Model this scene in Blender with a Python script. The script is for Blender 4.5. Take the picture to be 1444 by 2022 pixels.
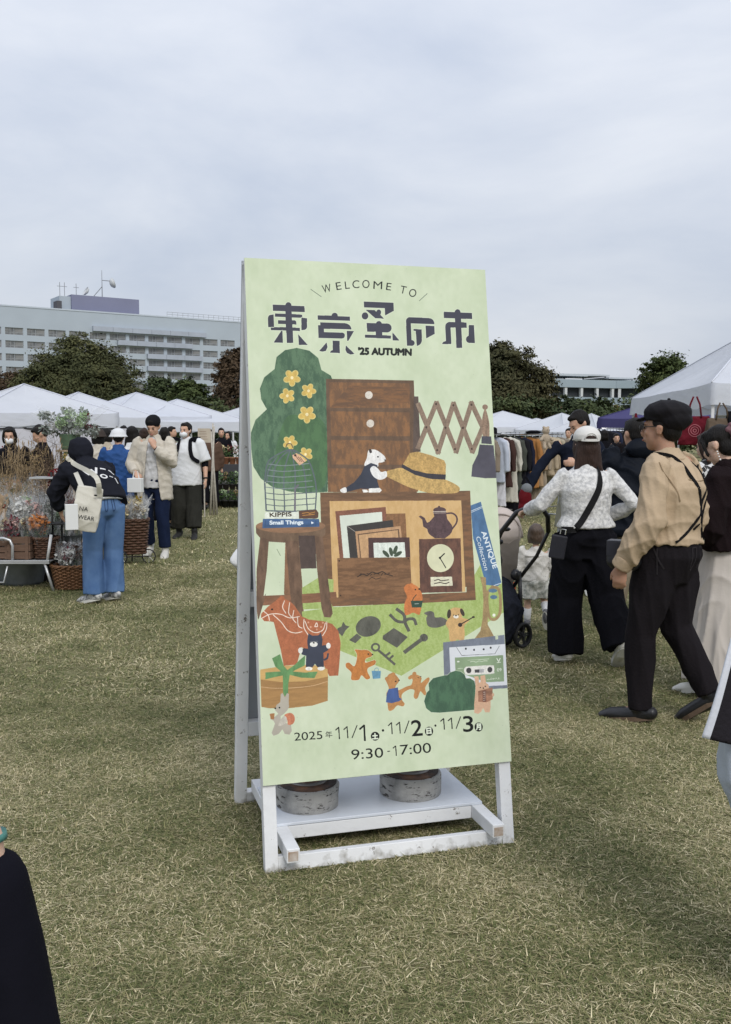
import bpy, bmesh, math, random
import numpy as np
from mathutils import Vector, Matrix, noise as mnoise

# ------------------------------------------------------------------ scene, camera, light
for o in list(bpy.data.objects):
    bpy.data.objects.remove(o, do_unlink=True)
SC = bpy.context.scene
COL = SC.collection
R = math.radians
random.seed(7)

FPX, CX, CY, HOR, CAMH = 1950.0, 722.0, 1011.0, 860.0, 1.471   # photograph: 1444 x 2022
PITCH = math.atan((CY - HOR) / FPX)
cam = bpy.data.cameras.new('camera')
cam.sensor_fit = 'VERTICAL'; cam.sensor_height = 36.0
cam.lens = FPX / 2022.0 * 36.0
cam.clip_start = 0.05; cam.clip_end = 4000
camo = bpy.data.objects.new('camera', cam); COL.objects.link(camo)
camo.location = (0, 0, CAMH); camo.rotation_euler = (R(90) - PITCH, 0, 0)
SC.camera = camo

world = bpy.data.worlds.new('World'); SC.world = world; world.use_nodes = True
wn = world.node_tree; wn.nodes.clear()
def wnode(t, **k):
    n = wn.nodes.new(t)
    for a, b in k.items(): setattr(n, a, b)
    return n
SUN_EL, SUN_AZ = R(42), R(160)
w_out = wnode('ShaderNodeOutputWorld')
w_sky = wnode('ShaderNodeTexSky', sky_type='NISHITA', sun_disc=False)
w_sky.sun_elevation = SUN_EL; w_sky.sun_rotation = SUN_AZ; w_sky.air_density = 1.4; w_sky.dust_density = 3
w_b1 = wnode('ShaderNodeBackground'); w_b1.inputs[1].default_value = 0.11
wn.links.new(w_sky.outputs[0], w_b1.inputs[0])
w_tc = wnode('ShaderNodeTexCoord')
w_map = wnode('ShaderNodeMapping'); w_map.inputs['Scale'].default_value = (1.2, 1.2, 3.0); w_map.inputs['Rotation'].default_value = (0.1, 0.22, 0.5)
wn.links.new(w_tc.outputs['Generated'], w_map.inputs[0])
w_n1 = wnode('ShaderNodeTexNoise'); w_n1.inputs['Scale'].default_value = 2.1; w_n1.inputs['Detail'].default_value = 7; w_n1.inputs['Roughness'].default_value = 0.54; w_n1.inputs['Distortion'].default_value = 0.25
wn.links.new(w_map.outputs[0], w_n1.inputs['Vector'])
w_cr = wnode('ShaderNodeValToRGB'); e = w_cr.color_ramp.elements
e[0].position = 0.34; e[0].color = (0.415, 0.46, 0.555, 1)
e[1].position = 0.66; e[1].color = (0.59, 0.615, 0.67, 1)
wn.links.new(w_n1.outputs[0], w_cr.inputs[0])
w_b2 = wnode('ShaderNodeBackground'); w_b2.inputs[1].default_value = 1.0
w_sx = wnode('ShaderNodeSeparateXYZ'); wn.links.new(w_tc.outputs['Generated'], w_sx.inputs[0])   # overcast sky: brighter overhead
w_ma = wnode('ShaderNodeMath', operation='MULTIPLY_ADD'); w_ma.inputs[1].default_value = 0.6; w_ma.inputs[2].default_value = 0.93
wn.links.new(w_sx.outputs[2], w_ma.inputs[0]); wn.links.new(w_ma.outputs[0], w_b2.inputs[1])
wn.links.new(w_cr.outputs[0], w_b2.inputs[0])
w_mx = wnode('ShaderNodeMixShader'); w_mx.inputs[0].default_value = 0.9
wn.links.new(w_b1.outputs[0], w_mx.inputs[1]); wn.links.new(w_b2.outputs[0], w_mx.inputs[2])
wn.links.new(w_mx.outputs[0], w_out.inputs[0])

sl = bpy.data.lights.new('sun', 'SUN'); sl.energy = 1.5; sl.angle = R(25); sl.color = (1, 0.97, 0.92)
so = bpy.data.objects.new('sun', sl); COL.objects.link(so)
sdir = Vector((math.sin(SUN_AZ) * math.cos(SUN_EL), math.cos(SUN_AZ) * math.cos(SUN_EL), math.sin(SUN_EL)))
so.rotation_euler = sdir.to_track_quat('Z', 'Y').to_euler(); so.location = (2, -6, 12)

SC.render.engine = 'CYCLES'
vs = SC.view_settings
vs.view_transform = 'Standard'; vs.look = 'None'; vs.gamma = 1; vs.exposure = 0.36
vs.use_curve_mapping = False

# ------------------------------------------------------------------ helpers
def ray(px, py):
    """unit-depth direction through a photograph pixel (y component = 1)"""
    a = (px - CX) / FPX; b = -(py - CY) / FPX
    c, s = math.cos(PITCH), math.sin(PITCH)
    d = Vector((a, c + b * s, -s + b * c))
    return d / d.y
def W(px, py, y):
    d = ray(px, py); return Vector((d.x * y, y, CAMH + d.z * y))
def G(px, py, z=0.0):
    d = ray(px, py); t = (z - CAMH) / d.z
    return Vector((d.x * t, t, z))

def hexc(c):
    """sRGB 0..255 triple -> linear"""
    r = []
    for v in c:
        v = v / 255.0
        r.append(v / 12.92 if v <= 0.04045 else ((v + 0.055) / 1.055) ** 2.4)
    return tuple(r)

_M = {}
def M(name, col, rough=0.8, var=0.12, scale=6.0, bump=0.0, bscale=60.0, metal=0.0, col2=None, sheen=0.0,
      stretch=(1, 1, 1), spec=0.3, trans=0.0, alpha=1.0, coords='Object', contrast=None, sub=0.0):
    if name in _M: return _M[name]
    m = bpy.data.materials.new(name); m.use_nodes = True
    nt = m.node_tree; ns = nt.nodes; L = nt.links
    b = ns['Principled BSDF']
    c = tuple(col)
    if col2 is None:
        col2 = tuple(min(1, x * (1 + var)) for x in c); c = tuple(x * (1 - var) for x in c)
    tc = ns.new('ShaderNodeTexCoord'); mp = ns.new('ShaderNodeMapping'); mp.inputs['Scale'].default_value = stretch
    L.new(tc.outputs[coords], mp.inputs[0])
    n = ns.new('ShaderNodeTexNoise'); n.inputs['Scale'].default_value = scale; n.inputs['Detail'].default_value = 5; n.inputs['Roughness'].default_value = 0.6
    L.new(mp.outputs[0], n.inputs['Vector'])
    cr = ns.new('ShaderNodeValToRGB'); e = cr.color_ramp.elements
    lo, hi = contrast or (0.3, 0.7)
    e[0].position = lo; e[0].color = (*c, 1); e[1].position = hi; e[1].color = (*col2, 1)
    L.new(n.outputs[0], cr.inputs[0]); L.new(cr.outputs[0], b.inputs['Base Color'])
    b.inputs['Roughness'].default_value = rough; b.inputs['Metallic'].default_value = metal
    b.inputs['Specular IOR Level'].default_value = spec
    if sheen: b.inputs['Sheen Weight'].default_value = sheen
    if trans: b.inputs['Transmission Weight'].default_value = trans
    if alpha < 1: b.inputs['Alpha'].default_value = alpha
    if sub:
        b.inputs['Subsurface Weight'].default_value = sub; b.inputs['Subsurface Radius'].default_value = (1, .3, .15); b.inputs['Subsurface Scale'].default_value = 0.012
    if bump:
        n2 = ns.new('ShaderNodeTexNoise'); n2.inputs['Scale'].default_value = bscale; n2.inputs['Detail'].default_value = 4
        L.new(mp.outputs[0], n2.inputs['Vector'])
        bp = ns.new('ShaderNodeBump'); bp.inputs['Strength'].default_value = bump; bp.inputs['Distance'].default_value = 0.02
        L.new(n2.outputs[0], bp.inputs['Height']); L.new(bp.outputs[0], b.inputs['Normal'])
    _M[name] = m
    return m

def link(o, parent=None):
    COL.objects.link(o)
    if parent is not None: o.parent = parent
    return o
def from_mesh(name, me, parent=None):
    return link(bpy.data.objects.new(name, me), parent)
def mk(name, verts, faces, mat, parent=None, smooth=False):
    me = bpy.data.meshes.new(name)
    me.from_pydata([tuple(v) for v in verts], [], faces)
    if mat: me.materials.append(mat)
    if smooth: me.shade_smooth()
    me.update()
    return from_mesh(name, me, parent)
def tag(o, label=None, cat=None, group=None, kind=None):
    if label: o['label'] = label
    if cat: o['category'] = cat
    if group: o['group'] = group
    if kind: o['kind'] = kind
    return o
def thing(name, label, cat, loc=(0, 0, 0), rz=0.0, group=None):
    o = bpy.data.objects.new(name, None); COL.objects.link(o)
    o.empty_display_size = 0.2
    o.location = loc; o.rotation_euler = (0, 0, rz)
    return tag(o, label, cat, group)
def copy_tree(o, loc=None, rz=None, label=None, parent=None):
    c = o.copy(); COL.objects.link(c)
    if parent is not None:
        c.parent = parent
    for ch in list(o.children): copy_tree(ch, parent=c)
    if loc is not None: c.location = loc
    if rz is not None: c.rotation_euler = (0, 0, rz)
    if label: c['label'] = label
    return c

class MB:
    """collects simple solids, builds them as one mesh"""
    def __init__(s): s.v = []; s.f = []
    def add(s, vs, fs):
        k = len(s.v); s.v += [tuple(v) for v in vs]; s.f += [tuple(i + k for i in f) for f in fs]; return s
    def box(s, lo, hi, M_=None):
        x0, y0, z0 = lo; x1, y1, z1 = hi
        vs = [Vector(p) for p in ((x0, y0, z0), (x1, y0, z0), (x1, y1, z0), (x0, y1, z0), (x0, y0, z1), (x1, y0, z1), (x1, y1, z1), (x0, y1, z1))]
        if M_ is not None: vs = [M_ @ v for v in vs]
        return s.add(vs, [(0, 3, 2, 1), (4, 5, 6, 7), (0, 1, 5, 4), (1, 2, 6, 5), (2, 3, 7, 6), (3, 0, 4, 7)])
    def beam(s, a, b, w, h, up=(0, 0, 1)):
        """box of section w (sideways) x h (along up) from a to b"""
        a = Vector(a); b = Vector(b); t = (b - a).normalized()
        side = t.cross(Vector(up)).normalized(); u = side.cross(t).normalized()
        vs = []
        for p in (a, b):
            for i, j in ((-1, -1), (1, -1), (1, 1), (-1, 1)):
                vs.append(p + side * (i * w / 2) + u * (j * h / 2))
        return s.add(vs, [(0, 1, 2, 3), (7, 6, 5, 4), (0, 4, 5, 1), (1, 5, 6, 2), (2, 6, 7, 3), (3, 7, 4, 0)])
    def tube(s, pts, rs, seg=8, cap=True, side=None):
        vs, fs = tube_geo(pts, rs, seg, cap, side); return s.add(vs, fs)
    def ball(s, c, r, fr=None, seg=12, rings=8):
        vs, fs = ball_geo(c, r, fr, seg, rings); return s.add(vs, fs)
    def lathe(s, prof, seg=20, c=(0, 0, 0), M_=None):
        k = []; fs = []
        for r, z in prof:
            for i in range(seg):
                a = 2 * math.pi * i / seg; p = Vector((c[0] + r * math.cos(a), c[1] + r * math.sin(a), c[2] + z))
                k.append(M_ @ p if M_ is not None else p)
        for j in range(len(prof) - 1):
            for i in range(seg):
                a = j * seg + i; b = j * seg + (i + 1) % seg
                fs.append((a, b, b + seg, a + seg))
        fs.append(tuple(reversed(range(seg)))); n = (len(prof) - 1) * seg; fs.append(tuple(range(n, n + seg)))
        return s.add(k, fs)
    def build(s, name, mat, parent=None, smooth=False, bevel=0.0):
        o = mk(name, s.v, s.f, mat, parent, smooth)
        if bevel:
            bv = o.modifiers.new('bevel', 'BEVEL'); bv.width = bevel; bv.segments = 2; bv.limit_method = 'ANGLE'
        return o

def tube_geo(pts, rs, seg=10, cap=True, side=None, dome=False):
    P = [Vector(p) for p in pts]; n = len(P)
    if not isinstance(rs, (list, tuple)): rs = [rs] * n
    rs = [(r, r) if not isinstance(r, (tuple, list)) else r for r in rs]
    T = []
    for i in range(n):
        t = (P[min(i + 1, n - 1)] - P[max(i - 1, 0)])
        T.append(t.normalized() if t.length > 1e-9 else Vector((0, 0, 1)))
    if dome:
        t0, t1 = T[0], T[-1]; a0, b0 = rs[0]; a1, b1 = rs[-1]; m0 = min(a0, b0); m1 = min(a1, b1)
        if dome == 2: P = P + [P[-1] + t1 * m1 * .6, P[-1] + t1 * m1 * .92]; rs = rs + [(a1 * .8, b1 * .8), (a1 * .35, b1 * .35)]; T = T + [t1, t1]; n += 2
    if dome and dome != 2:
        P = [P[0] - t0 * m0 * .92, P[0] - t0 * m0 * .6] + P + [P[-1] + t1 * m1 * .6, P[-1] + t1 * m1 * .92]
        rs = [(a0 * .35, b0 * .35), (a0 * .8, b0 * .8)] + rs + [(a1 * .8, b1 * .8), (a1 * .35, b1 * .35)]
        T = [t0, t0] + T + [t1, t1]; n += 4
    s = Vector(side) if side is not None else (Vector((1, 0, 0)) if abs(T[0].x) < .9 else Vector((0, 1, 0)))
    vs = []; fs = []
    for i in range(n):
        t = T[i]; u = s - t * s.dot(t)
        if u.length < 1e-6: u = t.orthogonal()
        u.normalize(); s = u if side is None else s
        w = t.cross(u)
        a, b = rs[i]
        for k in range(seg):
            an = 2 * math.pi * k / seg
            vs.append(P[i] + u * (a * math.cos(an)) + w * (b * math.sin(an)))
    for i in range(n - 1):
        for k in range(seg):
            a = i * seg + k; b = i * seg + (k + 1) % seg
            fs.append((a, b, b + seg, a + seg))
    if cap:
        fs.append(tuple(reversed(range(seg)))); fs.append(tuple(range((n - 1) * seg, n * seg)))
    return vs, fs

def ball_geo(c, r, fr=None, seg=14, rings=9):
    """ellipsoid; fr = 3x3 matrix (columns right, forward, up)"""
    c = Vector(c)
    if not isinstance(r, (tuple, list)): r = (r, r, r)
    vs = []; fs = []
    for j in range(rings + 1):
        th = math.pi * (j + .0) / rings
        th = min(max(th, 0.06), math.pi - 0.06)
        for i in range(seg):
            a = 2 * math.pi * i / seg
            p = Vector((r[0] * math.sin(th) * math.cos(a), r[1] * math.sin(th) * math.sin(a), r[2] * math.cos(th)))
            if fr is not None: p = fr @ p
            vs.append(c + p)
    for j in range(rings):
        for i in range(seg):
            a = j * seg + i; b = j * seg + (i + 1) % seg
            fs.append((b, a, a + seg, b + seg))
    fs.append(tuple(range(seg))); n = rings * seg; fs.append(tuple(reversed(range(n, n + seg))))
    return vs, fs

TMP = bpy.data.scenes.new('scratch')
def fold_field(P, amp, kind, seed, up=None):
    rg = np.random.default_rng(seed)
    out = np.zeros(len(P))
    for i in range(7):
        if kind == 'v':
            a = rg.uniform(0, 6.28); k = np.array([math.cos(a), math.sin(a), rg.uniform(-.18, .18)]) * rg.uniform(14, 48)
        elif kind == 'h':
            k = np.array([rg.uniform(-.6, .6), rg.uniform(-.6, .6), 1.0]) * rg.uniform(18, 60)
        else:
            k = rg.normal(size=3); k = k / np.linalg.norm(k) * rg.uniform(14, 55)
        w = rg.normal(size=3) * 5; w2 = rg.normal(size=3) * 4
        ph = P @ k + 1.6 * np.sin(P @ w + rg.uniform(0, 6)) + rg.uniform(0, 6)
        mask = np.clip(0.5 + 0.9 * np.sin(P @ w2 + rg.uniform(0, 6)), 0, 1)
        out += ((1 - np.abs(np.sin(ph))) ** 1.6 - 0.32) * mask
    return out * amp * 0.55

def fuse(name, geos, voxel, mat, parent=None, smooth=4, fold=0.0, kind='r', seed=1, post=None):
    """union of closed solids -> one continuous surface (voxel remesh), then cloth folds"""
    vs = []; fs = []
    for g in geos:
        k = len(vs); vs += [tuple(v) for v in g[0]]; fs += [tuple(i + k for i in f) for f in g[1]]
    me = bpy.data.meshes.new('t'); me.from_pydata(vs, [], fs); me.update()
    bm = bmesh.new(); bm.from_mesh(me); bmesh.ops.recalc_face_normals(bm, faces=bm.faces); bm.to_mesh(me); bm.free()
    ob = bpy.data.objects.new('t', me); TMP.collection.objects.link(ob)
    rm = ob.modifiers.new('r', 'REMESH'); rm.mode = 'VOXEL'; rm.voxel_size = voxel; rm.adaptivity = 0
    if smooth:
        sm = ob.modifiers.new('s', 'SMOOTH'); sm.factor = 0.5; sm.iterations = smooth
    vl = TMP.view_layers[0]; vl.update()
    ev = ob.evaluated_get(vl.depsgraph)
    res = bpy.data.meshes.new_from_object(ev)
    bpy.data.objects.remove(ob, do_unlink=True); bpy.data.meshes.remove(me)
    res.name = name
    n = len(res.vertices)
    co = np.empty(n * 3); res.vertices.foreach_get('co', co); co = co.reshape(-1, 3)
    if fold and n:
        nr = np.empty(n * 3); res.vertex_normals.foreach_get('vector', nr); nr = nr.reshape(-1, 3)
        co = co + nr * fold_field(co, fold, kind, seed)[:, None]
    if post is not None: co = post(co)
    res.vertices.foreach_set('co', co.astype(np.float32).ravel())
    res.materials.clear(); res.materials.append(mat)
    res.shade_smooth(); res.update()
    return from_mesh(name, res, parent)
# ------------------------------------------------------------------ the print on the sign (flat paint, generated here)
AW, AH = 1300, 2600
def homography(src, dst):
    A = []
    for (x, y), (u, v) in zip(src, dst):
        A.append([x, y, 1, 0, 0, 0, -u * x, -u * y]); A.append([0, 0, 0, x, y, 1, -v * x, -v * y])
    h = np.linalg.solve(np.array(A, float), np.array(dst, float).ravel())
    return np.append(h, 1).reshape(3, 3)
HM = homography([(478, 514), (952, 537), (1000, 1505), (521, 1548)], [(0, 0), (AW, 0), (AW, AH), (0, AH)])
rgA = np.random.default_rng(3)
def vnoise(w, h, cx_, cy_):
    """smooth value noise w x h with cx_ by cy_ cells"""
    g = rgA.random((cy_ + 2, cx_ + 2))
    x = np.linspace(0, cx_, w, endpoint=False); y = np.linspace(0, cy_, h, endpoint=False)
    xi = x.astype(int); yi = y.astype(int); xf = x - xi; yf = y - yi
    xf = xf * xf * (3 - 2 * xf); yf = yf * yf * (3 - 2 * yf)
    a = g[yi][:, xi]; b = g[yi][:, xi + 1]; c = g[yi + 1][:, xi]; d = g[yi + 1][:, xi + 1]
    return (a * (1 - xf) + b * xf) * (1 - yf)[:, None] + (c * (1 - xf) + d * xf) * yf[:, None]
N_low = vnoise(AW, AH, 9, 16) * .5 + vnoise(AW, AH, 24, 40) * .3 + vnoise(AW, AH, 70, 120) * .2
N_hor = vnoise(AW, AH, 14, 160) * .45 + vnoise(AW, AH, 40, 420) * .35 + vnoise(AW, AH, 200, 700) * .2
N_dia = np.roll(vnoise(AW, AH, 50, 60), 40, 0) * .4 + vnoise(AW, AH, 120, 90) * .35 + vnoise(AW, AH, 420, 420) * .25
N_fin = vnoise(AW, AH, 260, 520) * .5 + vnoise(AW, AH, 120, 110) * .5
NT = dict(low=N_low, hor=N_hor, dia=N_dia, fin=N_fin)
canvas = np.zeros((AH, AW, 3), np.float32)
base = np.array([206, 220, 184]) / 255.
canvas[:] = base
canvas += ((N_low - .5) * .10)[:, :, None] * np.array([1, .8, 1.1])
canvas += ((N_dia - .5) * .025)[:, :, None]

def tocanvas(pts, tr=None):
    p = np.array(pts, float)
    if tr is not None: p = p / tr[2] + np.array(tr[:2])
    q = np.c_[p, np.ones(len(p))] @ HM.T
    return q[:, :2] / q[:, 2:3]
def raster(polys):
    """even-odd mask of closed polygons (canvas px) -> (mask, x0, y0)"""
    al = np.concatenate(polys)
    x0 = max(int(al[:, 0].min()) - 1, 0); x1 = min(int(al[:, 0].max()) + 2, AW)
    y0 = max(int(al[:, 1].min()) - 1, 0); y1 = min(int(al[:, 1].max()) + 2, AH)
    if x1 <= x0 or y1 <= y0: return None
    xs = np.arange(x0, x1) + .5
    mask = np.zeros((y1 - y0, x1 - x0), bool)
    ys = np.arange(y0, y1) + .5
    for P in polys:
        Q = np.roll(P, -1, 0)
        for (ax, ay), (bx, by) in zip(P, Q):
            if ay == by: continue
            lo, hi = (ay, by) if ay < by else (by, ay)
            i0 = max(int(math.ceil(lo - .5)) - y0, 0); i1 = min(int(math.ceil(hi - .5)) - y0, len(ys))
            if i1 <= i0: continue
            xx = ax + (ys[i0:i1] - ay) * (bx - ax) / (by - ay)
            mask[i0:i1] ^= xs[None, :] > xx[:, None]
    return mask, x0, y0
def paint(mask, x0, y0, col, tex=None, amt=0.25, col2=None):
    h, w = mask.shape
    c = np.array(col, float) / 255.
    sub = canvas[y0:y0 + h, x0:x0 + w]
    if tex:
        n = NT[tex][y0:y0 + h, x0:x0 + w]
        if col2 is not None:
            t = np.clip((n - .5) * 3.2 + .5, 0, 1)[:, :, None]
            cc = c * (1 - t) + np.array(col2) / 255. * t
        else:
            cc = c * (1 + (n - .5) * amt * 2)[:, :, None]
        sub[mask] = cc[mask]
    else:
        sub[mask] = c
def catmull(p, n=7):
    p = np.array(p, float); m = len(p); o = []
    for i in range(m):
        a, b, c, d = p[i - 1], p[i], p[(i + 1) % m], p[(i + 2) % m]
        for k in range(n):
            t = k / n
            o.append(.5 * ((2 * b) + (-a + c) * t + (2 * a - 5 * b + 4 * c - d) * t * t + (-a + 3 * b - 3 * c + d) * t ** 3))
    return np.array(o)
HALO = (222, 232, 205)
def poly(pts, col, tr=None, sm=False, tex='fin', amt=.10, col2=None, halo=0, extra=None):
    p = catmull(pts) if sm else np.array(pts, float)
    P = [tocanvas(p, tr)]
    if halo:
        for dx, dy in ((1, 0), (-1, 0), (0, 1), (0, -1), (.7, .7), (-.7, .7), (.7, -.7), (-.7, -.7)):
            r = raster([P[0] + np.array([dx, dy]) * halo])
            if r: paint(*r, HALO)
    r = raster(P)
    if r: paint(*r, col, tex, amt, col2)
def ell(cx_, cy_, rx, ry, col, tr=None, rot=0, **k):
    a = np.linspace(0, 2 * math.pi, 40, endpoint=False); c, s = math.cos(rot), math.sin(rot)
    x = rx * np.cos(a); y = ry * np.sin(a)
    poly(np.c_[cx_ + x * c - y * s, cy_ + x * s + y * c], col, tr, **k)
def line(pts, w, col, tr=None, sm=False, close=False, **k):
    p = np.array(pts, float)
    if sm and len(p) > 2:
        q = np.vstack([2 * p[0] - p[1], p, 2 * p[-1] - p[-2]]); o = []
        for i in range(1, len(q) - 2):
            a, b, c, d = q[i - 1:i + 3]
            for j in range(6):
                t = j / 6; o.append(.5 * ((2 * b) + (-a + c) * t + (2 * a - 5 * b + 4 * c - d) * t * t + (-a + 3 * b - 3 * c + d) * t ** 3))
        o.append(p[-1]); p = np.array(o)
    if close: p = np.vstack([p, p[:1]])
    for i in range(len(p) - 1):
        d = p[i + 1] - p[i]; L = np.linalg.norm(d)
        if L < 1e-6: continue
        n = np.array([-d[1], d[0]]) / L * w / 2; e_ = d / L * w * .25
        poly([p[i] + n - e_, p[i + 1] + n + e_, p[i + 1] - n + e_, p[i] - n - e_], col, tr, **k)
_glyph = {}
def text_tris(s, bold=0.0):
    key = (s, bold)
    if key in _glyph: return _glyph[key]
    cu = bpy.data.curves.new('t', 'FONT'); cu.body = s; cu.size = 1; cu.offset = bold; cu.resolution_u = 6
    ob = bpy.data.objects.new('t', cu); TMP.collection.objects.link(ob)
    vl = TMP.view_layers[0]; vl.update()
    me = bpy.data.meshes.new_from_object(ob.evaluated_get(vl.depsgraph))
    me.calc_loop_triangles()
    v = np.array([tuple(x.co)[:2] for x in me.vertices]).reshape(-1, 2)
    t = np.array([tuple(x.vertices) for x in me.loop_triangles]).reshape(-1, 3)
    bpy.data.objects.remove(ob, do_unlink=True); bpy.data.curves.remove(cu); bpy.data.meshes.remove(me)
    _glyph[key] = (v, t); return v, t
def text(s, p0, p1, h, col, tr=None, bold=0.0, slant=0.0, halo=0):
    """baseline from p0 to p1 (photo px), glyph height h"""
    v, t = text_tris(s, 0.0); thick = bold * 110
    if not len(t): return
    p0 = np.array(p0, float); p1 = np.array(p1, float)
    if tr is not None: p0 = p0 / tr[2] + np.array(tr[:2]); p1 = p1 / tr[2] + np.array(tr[:2]); h = h / tr[2]
    lo = v.min(0); hi = v.max(0)
    d = p1 - p0; nrm = np.array([d[1], -d[0]]) / np.linalg.norm(d)
    q = p0 + np.outer((v[:, 0] - lo[0]) / (hi[0] - lo[0]), d) + np.outer((v[:, 1] - lo[1]) / (hi[1] - lo[1]) * h, nrm) + np.outer((v[:, 1] - lo[1]) * slant * h, d / np.linalg.norm(d))
    Q = tocanvas(q)
    for off in ([(0, 0)] if not thick else [(thick, 0), (-thick, 0), (0, thick), (0, -thick), (thick * .7, thick * .7), (-thick * .7, -thick * .7), (thick * .7, -thick * .7), (-thick * .7, thick * .7)]):
        cc = col
        Z = Q + np.array(off)
        for tri in t:
            r = raster([Z[tri]])
            if r: paint(*r, cc)
D1 = (520, 595, 8.022); D2 = (695, 590, 8.022); D3 = (780, 600, 8.022); D4 = (600, 550, 5.776)
T2 = (480, 690, 5.465); T3 = (620, 740, 4.011); T4 = (490, 960, 5.776); T5 = (640, 980, 4.011)
T6 = (500, 1180, 5.554); T7 = (660, 1180, 4.247); T8 = (510, 1380, 2.888)
E5 = (570, 1400, 7.22); E6 = (760, 1400, 7.22); E7 = (860, 1250, 10.314)
INK = (62, 63, 78); BLK = (24, 30, 28)
# heading along its arc
for ch, x, y, an, w, h in (('W', 240, 190, -13, 100, 92), ('E', 372, 160, -10, 58, 88), ('L', 468, 148, -7, 52, 86), ('C', 562, 142, -2, 78, 92),
                           ('O', 675, 140, 0, 82, 94), ('M', 808, 150, 3, 100, 88), ('E', 930, 164, 7, 56, 84), ('T', 1090, 202, 12, 66, 88), ('O', 1196, 240, 14, 82, 92)):
    a = R(an); c, s = math.cos(a), math.sin(a)
    text(ch, (x - w / 2 * c, y - w / 2 * s), (x + w / 2 * c, y + w / 2 * s), h, BLK, D4)
line([(50, 156), (168, 240)], 6, (70, 92, 74), D4); line([(1372, 202), (1282, 286)], 6, (70, 92, 74), D4)
def ink(pts, tr, sm=False): poly(pts, INK, tr, sm, tex='low', amt=.12, halo=2.6)
def arc(cx_, cy_, rx, ry, a0, a1, n=8):
    return [(cx_ + rx * math.cos(R(a)), cy_ + ry * math.sin(R(a))) for a in np.linspace(a0, a1, n)]
logo = [
 ([(112, 100), (306, 108)] + arc(360, 112, 48, 50, 185, 355) + [(408, 116), (612, 124), (618, 222), (412, 212), (414, 250), (578, 262), (580, 312), (416, 306), (418, 352)] + arc(455, 385, 30, 33, -90, 0) + [(486, 420), (422, 416), (424, 466), (540, 472), (542, 524), (432, 518), (438, 712), (338, 714), (328, 516), (88, 508), (84, 460), (320, 462), (320, 412), (200, 408), (196, 350), (318, 352), (316, 302), (150, 294), (148, 242), (314, 248), (312, 208), (116, 200)], D1),
 ([(128, 258)] + arc(90, 320, 50, 60, 240, 180) + [(44, 460), (136, 460)], D1),
 ([(564, 308), (652, 318), (656, 450)] + arc(600, 450, 56, 56, 0, 90) + [(566, 508)], D1),
 ([(268, 514), (276, 710), (130, 708), (250, 520)], D1), ([(516, 574), (668, 746), (526, 744)], D1),
 ([(820, 270), (1036, 276)] + arc(1088, 282, 50, 52, 190, 350) + [(1138, 286), (1328, 290), (1330, 360), (824, 342)], D1),
 ([(862, 384), (1240, 396)] + arc(1240, 496, 112, 100, -88, 0) + [(920, 486), (922, 538), (1200, 546)] + arc(1205, 594, 46, 48, -90, 90) + [(836, 632), (828, 430), (862, 430)], D1),
 ([(1278, 520), (1392, 524), (1304, 680), (1286, 680)], D1),
 ([(962, 704)] + [(978, 780), (950, 840), (900, 852), (846, 840)], D1), ([(1056, 674), (1166, 678), (1172, 874), (1014, 870), (1030, 838), (1060, 826)], D1),
 ([(1266, 752), (1402, 886), (1340, 898), (1280, 870), (1258, 820)], D1),
 ([(142, 88), (610, 106), (616, 238), (480, 312), (472, 196), (146, 184)], D2),
 (arc(162, 320, 52, 58, 0, 345, 18), D2),
 ([(170, 220), (312, 226), (336, 250)] + arc(378, 258, 38, 42, 190, 380) + [(404, 300), (462, 364), (322, 356)], D2),
 ([(186, 430), (336, 436)] + arc(380, 440, 44, 38, 190, 350) + [(428, 440), (510, 440)] + arc(512, 512, 70, 72, -90, 90) + [(434, 582), (434, 628), (572, 634), (570, 684), (162, 668), (162, 620), (332, 624), (332, 574), (196, 572)], D2),
 ([(594, 580), (706, 714), (598, 710)], D2),
 ([(824, 796), (808, 420)] + arc(870, 400, 62, 62, 180, 270) + [(1160, 352)] + arc(1170, 440, 86, 86, -88, 8) + [(884, 440), (896, 704)] + arc(900, 752, 46, 46, -80, 90), D2),
 ([(926, 528), (1056, 534), (1060, 700)] + arc(970, 700, 90, 100, 0, 85) + [(962, 560), (928, 558)], D2),
 ([(1116, 472), (1256, 482), (1262, 606), (1126, 680)], D2),
 ([(722, 170), (896, 176)] + arc(942, 176, 46, 46, 185, 355) + [(990, 182), (1170, 188), (1174, 286), (998, 284), (998, 338), (1082, 342), (1086, 430), (1002, 428), (1014, 750), (922, 752), (910, 424), (832, 424), (842, 690), (694, 688), (712, 656), (756, 640), (746, 430)] + arc(820, 400, 72, 66, 180, 270) + [(902, 336), (898, 276), (726, 270)], D3),
 ([(1118, 382), (1202, 386), (1214, 672), (1130, 672)] + arc(1124, 612, 50, 58, 90, 260), D3)]
for p, tr in logo: ink(p, tr)
text("'25 AUTUMN", (60, 934), (890, 952), 108, BLK, D2, bold=0.03)

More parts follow.
